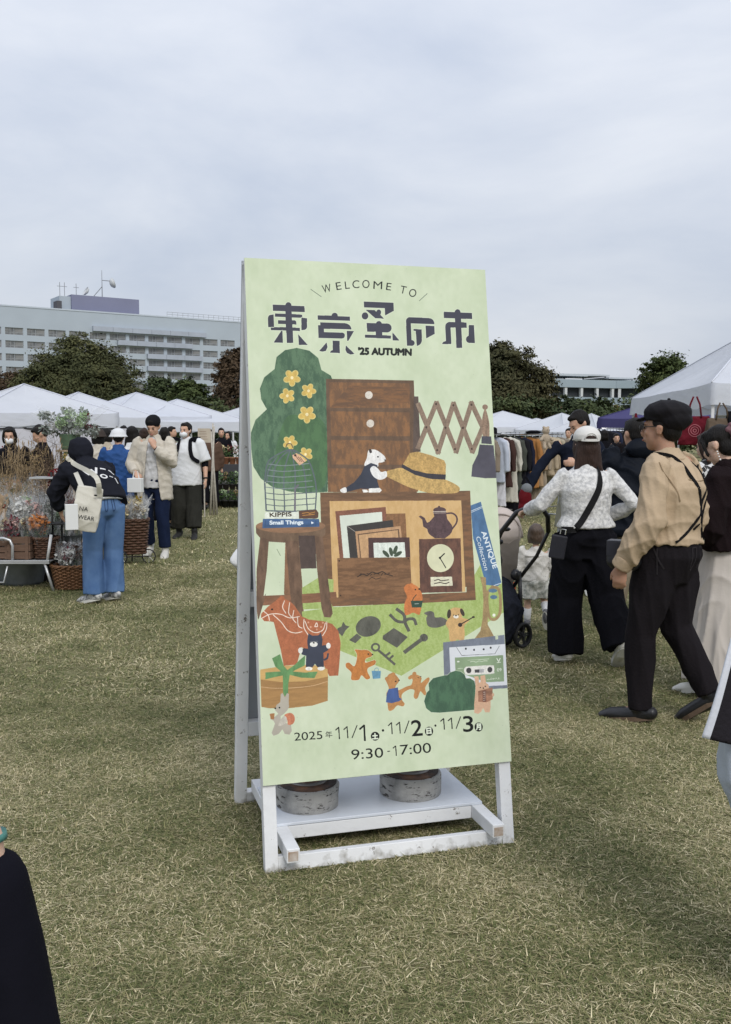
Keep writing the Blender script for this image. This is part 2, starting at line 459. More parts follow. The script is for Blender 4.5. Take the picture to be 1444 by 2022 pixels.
# bush with flowers
poly([(320, 250), (340, 120), (430, 45), (555, 20), (690, 50), (785, 130), (820, 260), (920, 320), (960, 420), (900, 900), (890, 1575), (700, 1590), (480, 1570), (300, 1520), (180, 1430), (100, 1300), (76, 1100), (72, 940), (120, 800), (240, 685), (180, 580), (165, 460), (210, 340)], (66, 100, 74), T2, tex='dia', col2=(90, 126, 92))
poly([(430, 800), (620, 760), (860, 860), (860, 1500), (560, 1500), (330, 1300)], (68, 106, 68), T2, sm=True, tex='dia', col2=(80, 122, 76))
for fx, fy, fr, ro in ((506, 345, 96, .3), (683, 486, 84, .1), (457, 540, 86, .6), (667, 742, 98, .3), (488, 1044, 82, .1), (655, 1172, 80, .5)):
    for k in range(5):
        a = ro + k * 2 * math.pi / 5
        ell(fx + fr * .56 * math.cos(a), fy + fr * .56 * math.sin(a), fr * .43, fr * .36, (226, 205, 118), T2, rot=a)
        ell(fx + fr * .5 * math.cos(a), fy + fr * .5 * math.sin(a), fr * .40, fr * .28, (222, 184, 84), T2, rot=a)
    ell(fx, fy, fr * .4, fr * .4, (222, 184, 84), T2); ell(fx, fy, fr * .17, fr * .19, (250, 232, 170), T2)
# chest of drawers
BR = (108, 82, 62); BR2 = (124, 88, 60)
poly([(76, 60), (766, 74), (800, 960), (95, 958)], BR, T3, tex='dia', amt=.2)
for y0, y1, l0, l1 in ((92, 292, 102, 108), (322, 516, 112, 116), (548, 742, 118, 122), (774, 956, 124, 126)):
    poly([(l0, y0 - 4), (732, y0 + 6), (738, y1 + 2), (l1, y1 - 2)], (118, 84, 58), T3, tex='dia', col2=(152, 103, 62))
poly([(262, 110), (732, 130), (728, 250), (150, 292), (110, 290)], (110, 79, 57), T3, tex='hor', col2=(140, 94, 58))
ell(413, 190, 30, 31, (224, 214, 200), T3); ell(425, 416, 30, 31, (216, 205, 190), T3)
poly([(766, 200), (802, 202), (820, 640), (760, 640)], (92, 76, 68), T3, tex='dia', amt=.2)
# lattice rack
for (a, b) in (((800, 262), (960, 650)), ((800, 610), (945, 250)), ((945, 250), (1100, 640)), ((955, 650), (1080, 255)), ((1078, 255), (1228, 640)), ((1098, 645), (1222, 250)), ((1218, 250), (1310, 450)), ((1226, 645), (1310, 445))):
    line([a, b], 38, (142, 118, 98), T3, tex='fin', amt=.16)
for x, y in ((942, 262), (1078, 272), (1220, 268), (865, 447), (1016, 450), (1152, 452), (950, 628), (1090, 620), (1222, 618)):
    ell(x, y, 8, 9, (74, 56, 48), T3)
poly([(1328, 300), (1350, 360), (1362, 440), (1356, 560), (1320, 560), (1302, 440), (1308, 360)], (146, 118, 96), T3, sm=True, tex='fin', amt=.2)
ell(1328, 286, 22, 21, (142, 114, 94), T3)
poly([(1300, 518), (1376, 520), (1380, 582), (1298, 576)], (74, 74, 86), T3); 
poly([(1284, 584), (1394, 590), (1400, 660), (1425, 850), (1330, 852), (1218, 838), (1226, 750), (1270, 660)], (82, 80, 94), T3, tex='low', amt=.2)
# cabinet
poly([(34, 962), (1208, 950), (1240, 1700), (60, 1850)], (112, 80, 56), T3, tex='hor', col2=(132, 94, 64))
poly([(790, 800), (1030, 800), (1030, 960), (790, 965)], base * 255, T3)
poly([(766, 640), (820, 640), (822, 940), (795, 940)], base * 255, T3) if False else None
poly([(95, 770), (795, 780), (800, 956), (95, 958)], (118, 84, 58), T3, tex='dia', col2=(150, 102, 62))
poly([(26, 66), (1058, 64), (1090, 782), (730, 790), (60, 824), (60, 826), (48, 600)], (214, 168, 102), T5, tex='dia', amt=.10, col2=(224, 180, 116))
# hat and the animal holding it
poly([(548, 800), (600, 780), (690, 770), (860, 820), (1010, 860), (1110, 910), (1126, 945), (1080, 970), (900, 968), (740, 925), (600, 860), (550, 830)], (204, 164, 92), T3, sm=True, tex='fin', amt=.2)
poly([(680, 742), (735, 650), (800, 640), (900, 668), (1005, 710), (1018, 740), (1016, 850), (900, 840), (780, 800)], (200, 158, 86), T3, tex='fin', amt=.2)
poly([(676, 738), (760, 785), (870, 812), (1018, 822), (1014, 862), (900, 856), (780, 825), (670, 766)], (58, 56, 64), T3)
poly([(420, 625), (470, 626), (530, 668), (546, 704), (524, 722), (490, 730), (480, 760), (382, 752), (398, 690), (406, 640)], (236, 234, 230), T3, sm=True)
poly([(414, 622), (430, 620), (438, 644), (422, 650)], (60, 52, 50), T3, sm=True)
poly([(380, 755), (430, 728), (480, 745), (486, 800), (480, 870), (500, 940), (420, 935), (350, 930), (240, 958), (232, 925), (300, 880), (350, 820)], (56, 62, 78), T3, tex='low', amt=.2)
poly([(190, 940), (232, 920), (240, 958), (206, 962)], (238, 236, 232), T3, sm=True)
poly([(362, 938), (400, 940), (412, 960), (370, 962)], (240, 238, 232), T3); poly([(414, 930), (500, 926), (516, 945), (500, 962), (412, 962)], (240, 238, 232), T3)
poly([(424, 780), (450, 752), (482, 770), (510, 800), (550, 795), (552, 840), (500, 862), (450, 835)], (234, 234, 232), T3, sm=True)
ell(485, 680, 6, 7, (30, 28, 30), T3); ell(541, 706, 6, 6, (30, 28, 30), T3)
# bird cage
CG = (92, 104, 112)
cage = [(220, 1470), (250, 1270), (330, 1190), (490, 1120), (600, 1170), (690, 1250), (745, 1400), (770, 1560), (760, 1770)]
line([(222, 1480), (240, 1770)], 16, CG, T2)
line(cage, 14, CG, T2, sm=True)
for p in ([(480, 1130), (400, 1200), (330, 1320), (315, 1500), (330, 1775)], [(490, 1130), (450, 1260), (425, 1420), (435, 1780)], [(505, 1130), (530, 1260), (545, 1400), (540, 1780)], [(520, 1130), (610, 1260), (650, 1420), (675, 1770)], [(350, 1200), (265, 1330), (240, 1480)]):
    line(p, 13, CG, T2, sm=True)
for i, y in enumerate(range(1270, 1780, 62)):
    xl = 262 - i * 6 if i < 4 else 232; xr = 690 + i * 12 if i < 6 else 764
    line([(xl, y + 5), (400, y + 22), (560, y + 14), (xr, y)], 9, (126, 140, 142) if i < 5 else CG, T2, sm=True)
line([(445, 1095), (460, 1060), (500, 1060), (520, 1100)], 11, (110, 96, 70), T2, sm=True)
line([(545, 1780), (545, 1540), (580, 1500)], 18, (112, 108, 120), T2)
line([(240, 1776), (560, 1785)], 14, CG, T2)
poly([(515, 1180), (560, 1158), (660, 1245), (590, 1290), (520, 1210)], (232, 180, 140), T2)
for k in range(3): line([(552 + k * 22, 1190 + k * 6), (596 + k * 22, 1250 + k * 4)], 6, (84, 56, 44), T2)
ell(545, 1182, 13, 13, (60, 44, 40), T2)
# stool
poly([(80, 500), (862, 470), (860, 590), (800, 640), (560, 690), (200, 665), (125, 620), (84, 570)], (116, 90, 68), T4, tex='dia', amt=.2)
ell(470, 492, 390, 80, (152, 110, 78), T4, tex='hor', amt=.2)
# books
poly([(225, 1790), (585, 1790), (585, 1862), (225, 1862)], (226, 232, 216), T2)
text('KIPPIS', (278, 1842), (508, 1836), 44, (66, 54, 40), T2, bold=.01)
poly([(585, 1780), (770, 1765), (795, 1800), (792, 1850), (770, 1862), (590, 1862)], (98, 66, 52), T2)
line([(620, 1806), (680, 1796), (700, 1806), (755, 1792)], 8, (206, 140, 60), T2); line([(624, 1828), (690, 1822), (752, 1816)], 8, (206, 140, 60), T2)
poly([(205, 1862), (800, 1866), (806, 1950), (200, 1962)], (58, 92, 140), T2, tex='hor', amt=.2)
line([(232, 1880), (228, 1950)], 5, (40, 66, 106), T2); line([(765, 1880), (768, 1945)], 5, (40, 66, 106), T2)
text('Small Things', (278, 1936), (632, 1932), 52, (226, 238, 246), T2, bold=.012); poly([(718, 1892), (748, 1908), (720, 1922)], (236, 244, 250), T2)
LG = (112, 84, 64)
poly([(560, 600), (740, 600), (760, 970), (585, 975)], (80, 64, 58), T4, tex='dia', amt=.2)
poly([(130, 620), (228, 640), (205, 1000), (160, 1380), (112, 1550), (92, 1400), (92, 980)], LG, T4, tex='dia', amt=.25)
poly([(412, 660), (560, 660), (600, 1100), (625, 1540), (500, 1450), (402, 1260)], (124, 92, 66), T4, tex='dia', amt=.25)
poly([(412, 670), (470, 670), (470, 1260), (400, 1260)], (146, 102, 70), T4, tex='dia', amt=.2)
poly([(170, 1276), (800, 1252), (800, 1350), (620, 1362), (160, 1385)], (138, 92, 64), T4, tex='hor', amt=.2)
poly([(412, 660), (555, 660), (625, 1540), (500, 1450), (470, 1260)], LG, T4, tex='dia', amt=.25)
poly([(170, 1360), (120, 1540), (92, 1400), (200, 1250)], LG, T4, tex='dia', amt=.2)
# the green field
F1 = (160, 184, 92); F2 = (176, 198, 112)
poly([(655, 1204), (930, 1190), (970, 1150), (986, 1160), (988, 1215), (787, 1338), (660, 1285), (596, 1235), (594, 1212)], F1, None, tex='fin', col2=F2)
poly([(594, 1166), (626, 1146), (655, 1150), (655, 1206), (596, 1208)], F1, None, tex='fin', col2=F2)
poly([(942, 1120), (985, 1160), (985, 1215), (930, 1250), (925, 1150)], F1, None, tex='fin', col2=F2)
poly([(594, 1178), (660, 1174), (662, 1192), (594, 1196)], (138, 92, 64), None, tex='hor', amt=.2)
poly([(740, 600), (830, 620), (905, 1200), (945, 1480), (920, 1525), (850, 1520), (820, 1420), (765, 950)], LG, T4, tex='dia', amt=.25)
poly([(560, 640), (745, 640), (762, 968), (585, 972)], (82, 66, 60), T4, tex='dia', amt=.2)
# cabinet frame redrawn where the field passed over
poly([(28, 826), (1098, 786), (1080, 80), (1130, 60), (1170, 848), (730, 870), (52, 892)], (112, 80, 56), T5, tex='hor', col2=(140, 96, 62))
# pictures in a crate
poly([(72, 146), (466, 114), (490, 520), (108, 520)], (136, 84, 64), T5, tex='fin', amt=.15); poly([(106, 182), (436, 152), (456, 520), (138, 520)], (216, 224, 208), T5, tex='low', amt=.1)
poly([(468, 168), (620, 164), (640, 520), (480, 520)], (142, 98, 62), T5, tex='fin', amt=.15)
poly([(162, 262), (520, 216), (560, 520), (188, 520)], (62, 58, 56), T5); poly([(228, 306), (582, 264), (610, 520), (250, 520)], (196, 148, 104), T5)
poly([(246, 326), (570, 288), (590, 520), (268, 520)], (112, 84, 62), T5); poly([(256, 334), (560, 296), (580, 520), (276, 520)], (206, 158, 108), T5)
line([(166, 264), (226, 306)], 3, (190, 180, 170), T5)
poly([(330, 356), (652, 354), (660, 520), (334, 520)], (84, 58, 56), T5, tex='fin', amt=.15); poly([(370, 396), (614, 392), (622, 520), (376, 520)], (222, 230, 218), T5)
for x, y, r_ in ((468, 482, .8), (508, 466, 1.35), (542, 452, 1.9), (562, 484, 2.6)):
    ell(x, y, 36, 15, (66, 82, 62), T5, rot=r_)
poly([(88, 514), (658, 510), (672, 826), (100, 832)], (116, 80, 52), T5, tex='hor', col2=(146, 102, 66))
line([(246, 662), (290, 640), (320, 652), (360, 626), (400, 636), (440, 622), (470, 640), (520, 656)], 7, (46, 38, 34), T5, sm=True)
for k in range(9): line([(262 + k * 28, 652 - (k % 3) * 8), (276 + k * 28, 634 + (k % 2) * 8)], 5, (46, 38, 34), T5)
line([(334, 684), (360, 668), (390, 680), (430, 670)], 5, (46, 38, 34), T5, sm=True)
for x, y in ((104, 536), (642, 520), (116, 808), (640, 800)): ell(x, y, 5, 6, (40, 30, 26), T5)
# clock and teapot
poly([(726, 368), (1052, 362), (1064, 784), (735, 790)], (92, 62, 52), T5, tex='dia', col2=(118, 78, 62))
ell(894, 518, 105, 110, (222, 222, 180), T5, tex='low', amt=.1)
line([(890, 516), (926, 482)], 9, (24, 24, 26), T5); line([(890, 516), (936, 594)], 7, (24, 24, 26), T5); ell(890, 516, 9, 9, (24, 24, 26), T5)
poly([(817, 666), (984, 664), (990, 734), (818, 740)], (226, 222, 190), T5)
line([(846, 694), (880, 686), (900, 696), (958, 688)], 7, (60, 50, 44), T5, sm=True); line([(846, 718), (890, 710), (930, 718), (962, 708)], 7, (60, 50, 44), T5, sm=True)
TP = (86, 64, 68)
poly([(838, 150), (938, 150), (948, 210), (985, 260), (992, 290), (960, 340), (930, 362), (850, 362), (812, 330), (802, 295), (760, 270), (752, 215), (724, 190), (740, 182), (770, 200), (790, 240), (810, 230), (846, 190)], TP, T5, sm=False, tex='fin', amt=.2)
ell(890, 290, 98, 72, TP, T5, tex='fin', amt=.2); ell(888, 140, 50, 24, TP, T5); ell(884, 114, 9, 8, TP, T5)
line([(836, 152), (940, 150)], 4, (220, 206, 190), T5); line([(838, 164), (942, 162)], 3, (220, 206, 190), T5)
line([(940, 166), (990, 166), (1022, 196), (1020, 240), (985, 290)], 13, TP, T5, sm=True)
# blue book, trumpet
poly([(1132, 104), (1212, 74), (1372, 716), (1344, 740), (1250, 730), (1150, 360)], (70, 112, 158), T5, tex='dia', amt=.14)
line([(1136, 148), (1222, 112)], 5, (206, 220, 230), T5); line([(1136, 160), (1222, 122)], 4, (206, 220, 230), T5); line([(1300, 740), (1370, 716)], 5, (220, 230, 236), T5)
text('ANTIQUE', (1208, 316), (1300, 606), 44, (226, 236, 240), T5, bold=.01)
text('Collection', (1172, 352), (1240, 616), 34, (226, 236, 240), T5, slant=.2)
TB = (164, 136, 88)
poly([(1204, 666), (1250, 672), (1252, 760), (1270, 830), (1262, 1040), (1310, 1130), (1340, 1178), (1130, 1190), (1205, 1090), (1222, 1000), (1230, 860), (1222, 740)], TB, T5, tex='fin', amt=.15)
line([(1300, 745), (1345, 760), (1362, 830), (1358, 950), (1320, 1000), (1278, 985), (1262, 900), (1262, 800), (1300, 745)], 22, TB, T5, sm=True)
ell(1304, 775, 34, 16, (84, 120, 150), T5); ell(1310, 826, 28, 16, (84, 120, 150), T5); ell(1312, 968, 12, 12, (236, 236, 220), T5)
# things on the field
GY = (92, 92, 82)
poly([(60, 222), (80, 252), (112, 262), (80, 292), (52, 342), (8, 300), (14, 276), (44, 262)], GY, T7)
ell(266, 262, 106, 82, GY, T7, rot=-.35, tex='dia', amt=.25); poly([(172, 320), (212, 350), (160, 400), (108, 374)], GY, T7, tex='dia', amt=.25)
line([(500, 120), (560, 170), (568, 230), (600, 300)], 26, GY, T7, sm=True); line([(446, 168), (500, 218), (560, 226), (590, 205), (640, 205), (660, 248)], 24, GY, T7, sm=True)
poly([(476, 276), (592, 352), (502, 440), (384, 368), (386, 340)], GY, T7, tex='dia', amt=.2)
line([(566, 476), (700, 376)], 32, GY, T7); ell(724, 358, 34, 32, GY, T7, tex='fin', amt=.3)
poly([(726, 156), (770, 138), (806, 150), (818, 190), (870, 190), (915, 215), (905, 250), (830, 276), (760, 262), (744, 200), (752, 176)], (102, 100, 92), T7, sm=True, tex='dia', amt=.2)
ell(326, 434, 38, 36, GY, T7); ell(326, 434, 21, 20, F2, T7); line([(346, 456), (484, 576)], 20, GY, T7); line([(408, 506), (444, 480)], 18, GY, T7); line([(440, 532), (470, 505)], 18, GY, T7)
OR = (204, 122, 52); OR2 = (216, 120, 58)
# standing animal with a green bag
poly([(638, 720), (680, 722), (720, 745), (736, 770), (750, 800), (752, 860), (735, 950), (720, 960), (680, 945), (640, 962), (616, 955), (612, 880), (632, 820), (612, 770), (614, 740)], OR2, T5, sm=True, tex='fin', amt=.1)
ell(622, 752, 14, 14, OR2, T5); ell(668, 726, 14, 13, OR2, T5); ell(698, 764, 6, 6, BLK, T5); ell(728, 760, 7, 7, BLK, T5)
line([(706, 804), (684, 830), (674, 856)], 6, (40, 60, 50), T5, sm=True); poly([(662, 852), (756, 850), (746, 904), (672, 904)], (48, 78, 64), T5); line([(692, 876), (724, 874)], 3, (220, 226, 216), T5)
# dog with guitar
poly([(925, 150), (960, 115), (1010, 112), (1050, 130), (1040, 190), (1100, 215), (1060, 260), (1062, 330), (1050, 385), (1000, 375), (985, 385), (938, 384), (930, 300), (905, 245), (930, 190)], (216, 170, 104), T7, sm=True, tex='fin', amt=.1)
ell(932, 162, 16, 38, (66, 58, 48), T7, rot=.1); ell(1042, 150, 15, 34, (66, 58, 48), T7, rot=-.4); ell(990, 186, 22, 14, (240, 234, 220), T7); ell(990, 177, 7, 6, BLK, T7)
ell(970, 172, 5, 4, BLK, T7); ell(1010, 170, 5, 4, BLK, T7)
line([(1020, 254), (1130, 192)], 9, (58, 46, 42), T7); ell(1024, 254, 18, 17, (58, 46, 42), T7); ell(1134, 190, 12, 8, (58, 46, 42), T7)
# brown animal and bucket
poly([(156, 452), (210, 456), (262, 458), (300, 490), (290, 512), (248, 528), (245, 560), (320, 540), (322, 575), (265, 605), (262, 640), (282, 685), (250, 698), (212, 665), (190, 700), (150, 705), (125, 695), (126, 640), (86, 600), (82, 568), (110, 560), (150, 590), (170, 540), (172, 490)], OR, T7, sm=True, tex='fin', amt=.12, halo=1.5)
ell(266, 490, 6, 6, BLK, T7); ell(300, 494, 7, 6, BLK, T7)
poly([(294, 628), (370, 630), (366, 690), (304, 694)], (92, 150, 184), T7, tex='fin', amt=.1); line([(316, 628), (325, 608), (345, 608), (350, 628)], 4, (92, 150, 184), T7, sm=True)
# two small bears
BE = (198, 134, 72)
poly([(410, 700), (440, 655), (480, 655), (515, 690), (520, 715), (490, 760), (510, 790), (580, 760), (620, 745), (630, 700), (600, 690), (610, 670), (640, 660), (680, 668), (705, 690), (700, 730), (750, 690), (770, 690), (765, 720), (735, 770), (745, 825), (725, 830), (695, 800), (675, 850), (655, 862), (640, 840), (645, 790), (600, 785), (545, 822), (545, 870), (565, 900), (550, 922), (505, 915), (470, 950), (435, 955), (425, 900), (415, 820), (435, 775), (420, 730)], BE, T7, sm=True, tex='fin', amt=.1)
for x, y, r_ in ((418, 694, 15), (470, 662, 20), (608, 688, 14), (646, 656, 17)): ell(x, y, r_, r_, BE, T7)
poly([(434, 780), (510, 766), (520, 850), (543, 862), (520, 880), (460, 895), (412, 888), (418, 820)], (62, 88, 150), T7, tex='dia', amt=.15)
ell(492, 716, 6, 6, BLK, T7); ell(520, 708, 6, 6, BLK, T7); ell(677, 687, 4, 4, BLK, T7); ell(699, 678, 4, 4, BLK, T7)
# cassette case
poly([(80, 245), (1310, 100), (1370, 1170), (1000, 1190), (100, 930)], (116, 124, 140), E7, tex='dia', amt=.14)
poly([(205, 345), (1330, 285), (1365, 1110), (960, 1125), (225, 830)], (216, 220, 226), E7, tex='low', amt=.05)
poly([(1185, 100), (1185, 190), (1130, 195), (1128, 120)], base * 240, E7)
line([(350, 345), (455, 510), (1120, 480), (1210, 325)], 9, (96, 98, 104), E7)
for x, y in ((537, 375), (702, 398), (895, 388), (1036, 358)): ell(x, y, 19, 21, (34, 34, 38), E7)
poly([(315, 550), (1285, 508), (1305, 1035), (960, 1050), (330, 830)], (136, 162, 122), E7, tex='low', amt=.14)
line([(570, 605), (1000, 582)], 6, (226, 236, 214), E7)
line([(620, 640), (690, 628), (740, 645), (800, 622), (860, 634), (900, 620), (970, 622)], 10, (214, 226, 200), E7, sm=True)
poly([(1165, 568), (1195, 625), (1220, 565), (1236, 566), (1204, 640), (1186, 640), (1150, 570)], (238, 244, 230), E7); line([(1160, 658), (1236, 652)], 12, (226, 236, 214), E7)
ell(384, 632, 26, 15, (238, 244, 230), E7)
poly([(500, 800), (530, 745), (600, 730), (1050, 710), (1100, 740), (1104, 830), (1060, 880), (580, 898), (520, 870)], (226, 224, 216), E7, sm=True)
ell(595, 810, 52, 56, (62, 62, 62), E7); ell(1018, 798, 50, 56, (62, 62, 62), E7); poly([(712, 795), (806, 790), (808, 855), (716, 858)], (70, 70, 72), E7); poly([(806, 790), (900, 785), (902, 848), (808, 855)], (170, 170, 172), E7)
text('09', (1164, 838), (1254, 832), 66, (230, 238, 222), E7); line([(370, 775), (468, 765)], 14, (190, 206, 178), E7)
text('Tokyo', (1225, 940), (960, 975), 44, (226, 236, 214), E7, slant=.2)
# dark bush
poly([(0, 930), (110, 905), (170, 900), (220, 850), (330, 812), (430, 830), (510, 890), (540, 970), (620, 965), (700, 1020), (730, 1120), (720, 1300), (700, 1600), (400, 1620), (0, 1650), (-160, 1640), (-260, 1560), (-300, 1420), (-250, 1250), (-200, 1200), (-210, 1060), (-120, 960)], (60, 96, 72), E7, tex='dia', col2=(74, 116, 84), halo=1.5)
# rabbit with accordion
RB = (220, 172, 136)
poly([(700, 930), (790, 930), (800, 1060), (830, 1040), (830, 920), (920, 905), (940, 1060), (990, 1100), (1000, 1180), (1030, 1300), (1030, 1560), (1010, 1650), (920, 1650), (880, 1560), (840, 1640), (780, 1680), (705, 1660), (700, 1500), (730, 1200), (730, 1080)], RB, E7, sm=False, tex='fin', amt=.06)
poly([(780, 1225), (1070, 1150), (1075, 1390), (950, 1450), (785, 1440)], (164, 112, 84), E7, tex='hor', amt=.3); poly([(870, 1220), (940, 1205), (945, 1440), (872, 1440)], (120, 76, 62), E7)
for k in range(5): line([(885, 1250 + k * 40), (930, 1244 + k * 40)], 10, (220, 196, 176), E7)
ell(826, 1153, 12, 12, BLK, E7); ell(925, 1130, 13, 13, BLK, E7); ell(886, 1166, 15, 13, BLK, E7); ell(1080, 1300, 24, 34, RB, E7)
# painted horse
HR = (186, 102, 62)
poly([(290, 50), (335, 40), (385, 60), (440, 110), (520, 230), (600, 265), (760, 285), (850, 315), (915, 390), (940, 520), (930, 700), (915, 870), (820, 875), (775, 790), (740, 720), (520, 560), (470, 750), (330, 760), (300, 600), (220, 290), (180, 282), (120, 280), (85, 240), (85, 200), (160, 120), (240, 60)], HR, T6, sm=False, tex='fin', amt=.12)
poly([(240, 60), (300, 5), (330, 20), (345, 60), (300, 90)], HR, T6, tex='fin', amt=.12)
WL = (244, 224, 204)
for p in ([(110, 170), (160, 215), (175, 272)], [(85, 252), (180, 205), (290, 205), (390, 245), (495, 232)], [(215, 212), (300, 290), (370, 380), (450, 408), (525, 396)], [(335, 60), (315, 130), (350, 195)], [(390, 80), (380, 190), (415, 240)], [(435, 165), (425, 250), (460, 300)], [(475, 245), (485, 330), (525, 358)], [(545, 262), (545, 350), (590, 430)], [(790, 290), (785, 370), (745, 440)],
          [(555, 280), (590, 360), (640, 398), (690, 405), (750, 375), (775, 300)], [(660, 340), (680, 300), (690, 340), (660, 340)]):
    line(p, 9, WL, T6, sm=True)
for x, y in ((592, 296), (617, 346), (682, 372), (727, 346), (748, 300)): ell(x, y, 10, 10, (226, 160, 124), T6)
ell(202, 152, 11, 11, BLK, T6)
# round box with ribbon
poly([(82, 905), (300, 950), (560, 940), (805, 880), (803, 1140), (640, 1190), (400, 1215), (180, 1215), (95, 1200)], (178, 130, 72), T6, tex='hor', amt=.10)
poly([(80, 800), (340, 760), (640, 750), (800, 800), (805, 880), (560, 930), (300, 935), (80, 905)], (214, 168, 94), T6, tex='hor', amt=.08)
poly([(82, 905), (300, 935), (560, 930), (805, 880), (805, 925), (560, 990), (300, 1000), (86, 990)], (172, 126, 70), T6, tex='hor', amt=.1)
line([(86, 985), (220, 1000), (440, 998), (650, 975), (803, 930)], 6, (222, 176, 124), T6, sm=True)
# cat
CT = (58, 64, 82)
poly([(592, 415), (640, 440), (700, 435), (726, 405), (745, 480), (740, 545), (790, 540), (820, 560), (800, 600), (755, 625), (760, 775), (690, 778), (665, 740), (640, 778), (566, 775), (570, 655), (520, 640), (520, 590), (545, 572), (590, 580), (580, 500)], CT, T6, tex='low', amt=.2)
line([(765, 700), (795, 680), (805, 635)], 20, CT, T6, sm=True)
for x, y, a, b in ((508, 598, 24, 32), (808, 548, 24, 32), (600, 794, 38, 20), (730, 794, 38, 20), (651, 532, 42, 28)): ell(x, y, a, b, (240, 238, 230), T6)
ell(651, 516, 10, 9, BLK, T6); line([(612, 508), (626, 498), (634, 510)], 4, (130, 134, 140), T6); line([(672, 508), (684, 496), (694, 508)], 4, (130, 134, 140), T6)
RBN = (96, 148, 86)
for p in ([(205, 680), (290, 635), (330, 760), (390, 830), (330, 845), (240, 770)], [(135, 830), (330, 820), (350, 860), (240, 880), (135, 905)], [(560, 650), (555, 760), (470, 800), (380, 850), (350, 820), (450, 750), (500, 700)], [(390, 820), (560, 835), (695, 825), (660, 895), (520, 890), (400, 860)], [(320, 830), (400, 830), (380, 960), (380, 1060), (340, 1090), (325, 1050)]):
    poly(p, RBN, T6, tex='dia', amt=.18)
# grey rabbit
GB = (176, 168, 152)
poly([(300, 1065), (320, 1052), (345, 1100), (365, 1055), (388, 1062), (385, 1150), (390, 1200), (370, 1240), (330, 1280), (300, 1300), (300, 1360), (410, 1390), (420, 1460), (395, 1498), (345, 1490), (320, 1440), (280, 1490), (225, 1510), (205, 1480), (240, 1380), (225, 1350), (190, 1330), (190, 1310), (235, 1310), (275, 1275), (240, 1235), (255, 1180), (295, 1150)], GB, T6, tex='low', amt=.12)
poly([(340, 1290), (400, 1266), (440, 1290), (452, 1340), (430, 1385), (380, 1392), (370, 1340)], (214, 122, 84), T6, sm=True); poly([(182, 1274), (236, 1268), (230, 1335), (195, 1330)], (176, 118, 66), T6)
poly([(330, 1300), (365, 1320), (360, 1370), (300, 1405), (275, 1390)], (198, 190, 174), T6, sm=True)
ell(242, 1216, 10, 9, BLK, T6); ell(287, 1209, 9, 9, BLK, T6)
# dates and hours
K = (18, 22, 20)
text('2025', (78, 446), (468, 424), 112, K, E5); text('年', (512, 412), (606, 404), 92, K, E5)
def one(b, t, f, w, tr): line([b, t], w, K, tr); line([t, f], w, K, tr)
one((703, 425), (692, 264), (650, 302), 15, E5); one((820, 412), (808, 256), (764, 296), 15, E5); line([(880, 410), (948, 238)], 13, K, E5)
one((1058, 452), (1046, 240), (986, 292), 25, E5)
for x, y, s_ in ((1200, 392, '土'),): ell(x, y, 60, 62, K, E5); text(s_, (x - 38, y + 40), (x + 40, y + 36), 76, (225, 236, 210), E5, bold=.02)
ell(1310, 313, 16, 17, K, E5)
one((66, 362), (56, 206), (12, 246), 15, E6); one((178, 354), (168, 200), (122, 240), 15, E6); line([(238, 352), (300, 182)], 13, K, E6); text('2', (342, 396), (490, 386), 218, K, E6, bold=.012)
ell(580, 330, 58, 64, K, E6); text('日', (550, 368), (612, 364), 80, (225, 236, 210), E6, bold=.02); ell(670, 252, 14, 16, K, E6)
one((796, 306), (784, 154), (742, 192), 15, E6); one((904, 298), (893, 148), (848, 186), 15, E6); line([(960, 294), (1022, 130)], 13, K, E6); text('3', (1062, 344), (1200, 338), 218, K, E6, bold=.012)
ell(1275, 276, 58, 64, K, E6); text('月', (1240, 318), (1308, 314), 84, (225, 236, 210), E6, bold=.02)
text('9:30', (874, 716), (1316, 688), 140, K, E5); text('-', (1372, 612), (1408, 608), 12, K, E5)
one((124, 664), (114, 530), (78, 560), 14, E6); text('7:00', (180, 657), (612, 628), 140, K, E6)
# wear: specks and faint scratches
for k in range(150):
    x = int(rgA.integers(8, AW - 8)); y = int(rgA.integers(8, AH - 8)); r_ = int(rgA.integers(1, 3))
    canvas[y:y + r_, x:x + r_] *= rgA.uniform(.5, .85)
line([(545, 1090), (552, 1103)], 1.1, (120, 140, 104))
lum = canvas.mean(2, keepdims=True); canvas = lum + (canvas - lum) * .84      # faded outdoor print
canvas = np.clip(canvas * .925 + .036, 0, 1)
img = bpy.data.images.new('welcome_print', AW, AH, alpha=False)
buf = np.ones((AH, AW, 4), np.float32); buf[:, :, :3] = canvas[::-1]
img.pixels.foreach_set(buf.ravel()); img.update(); img.pack()
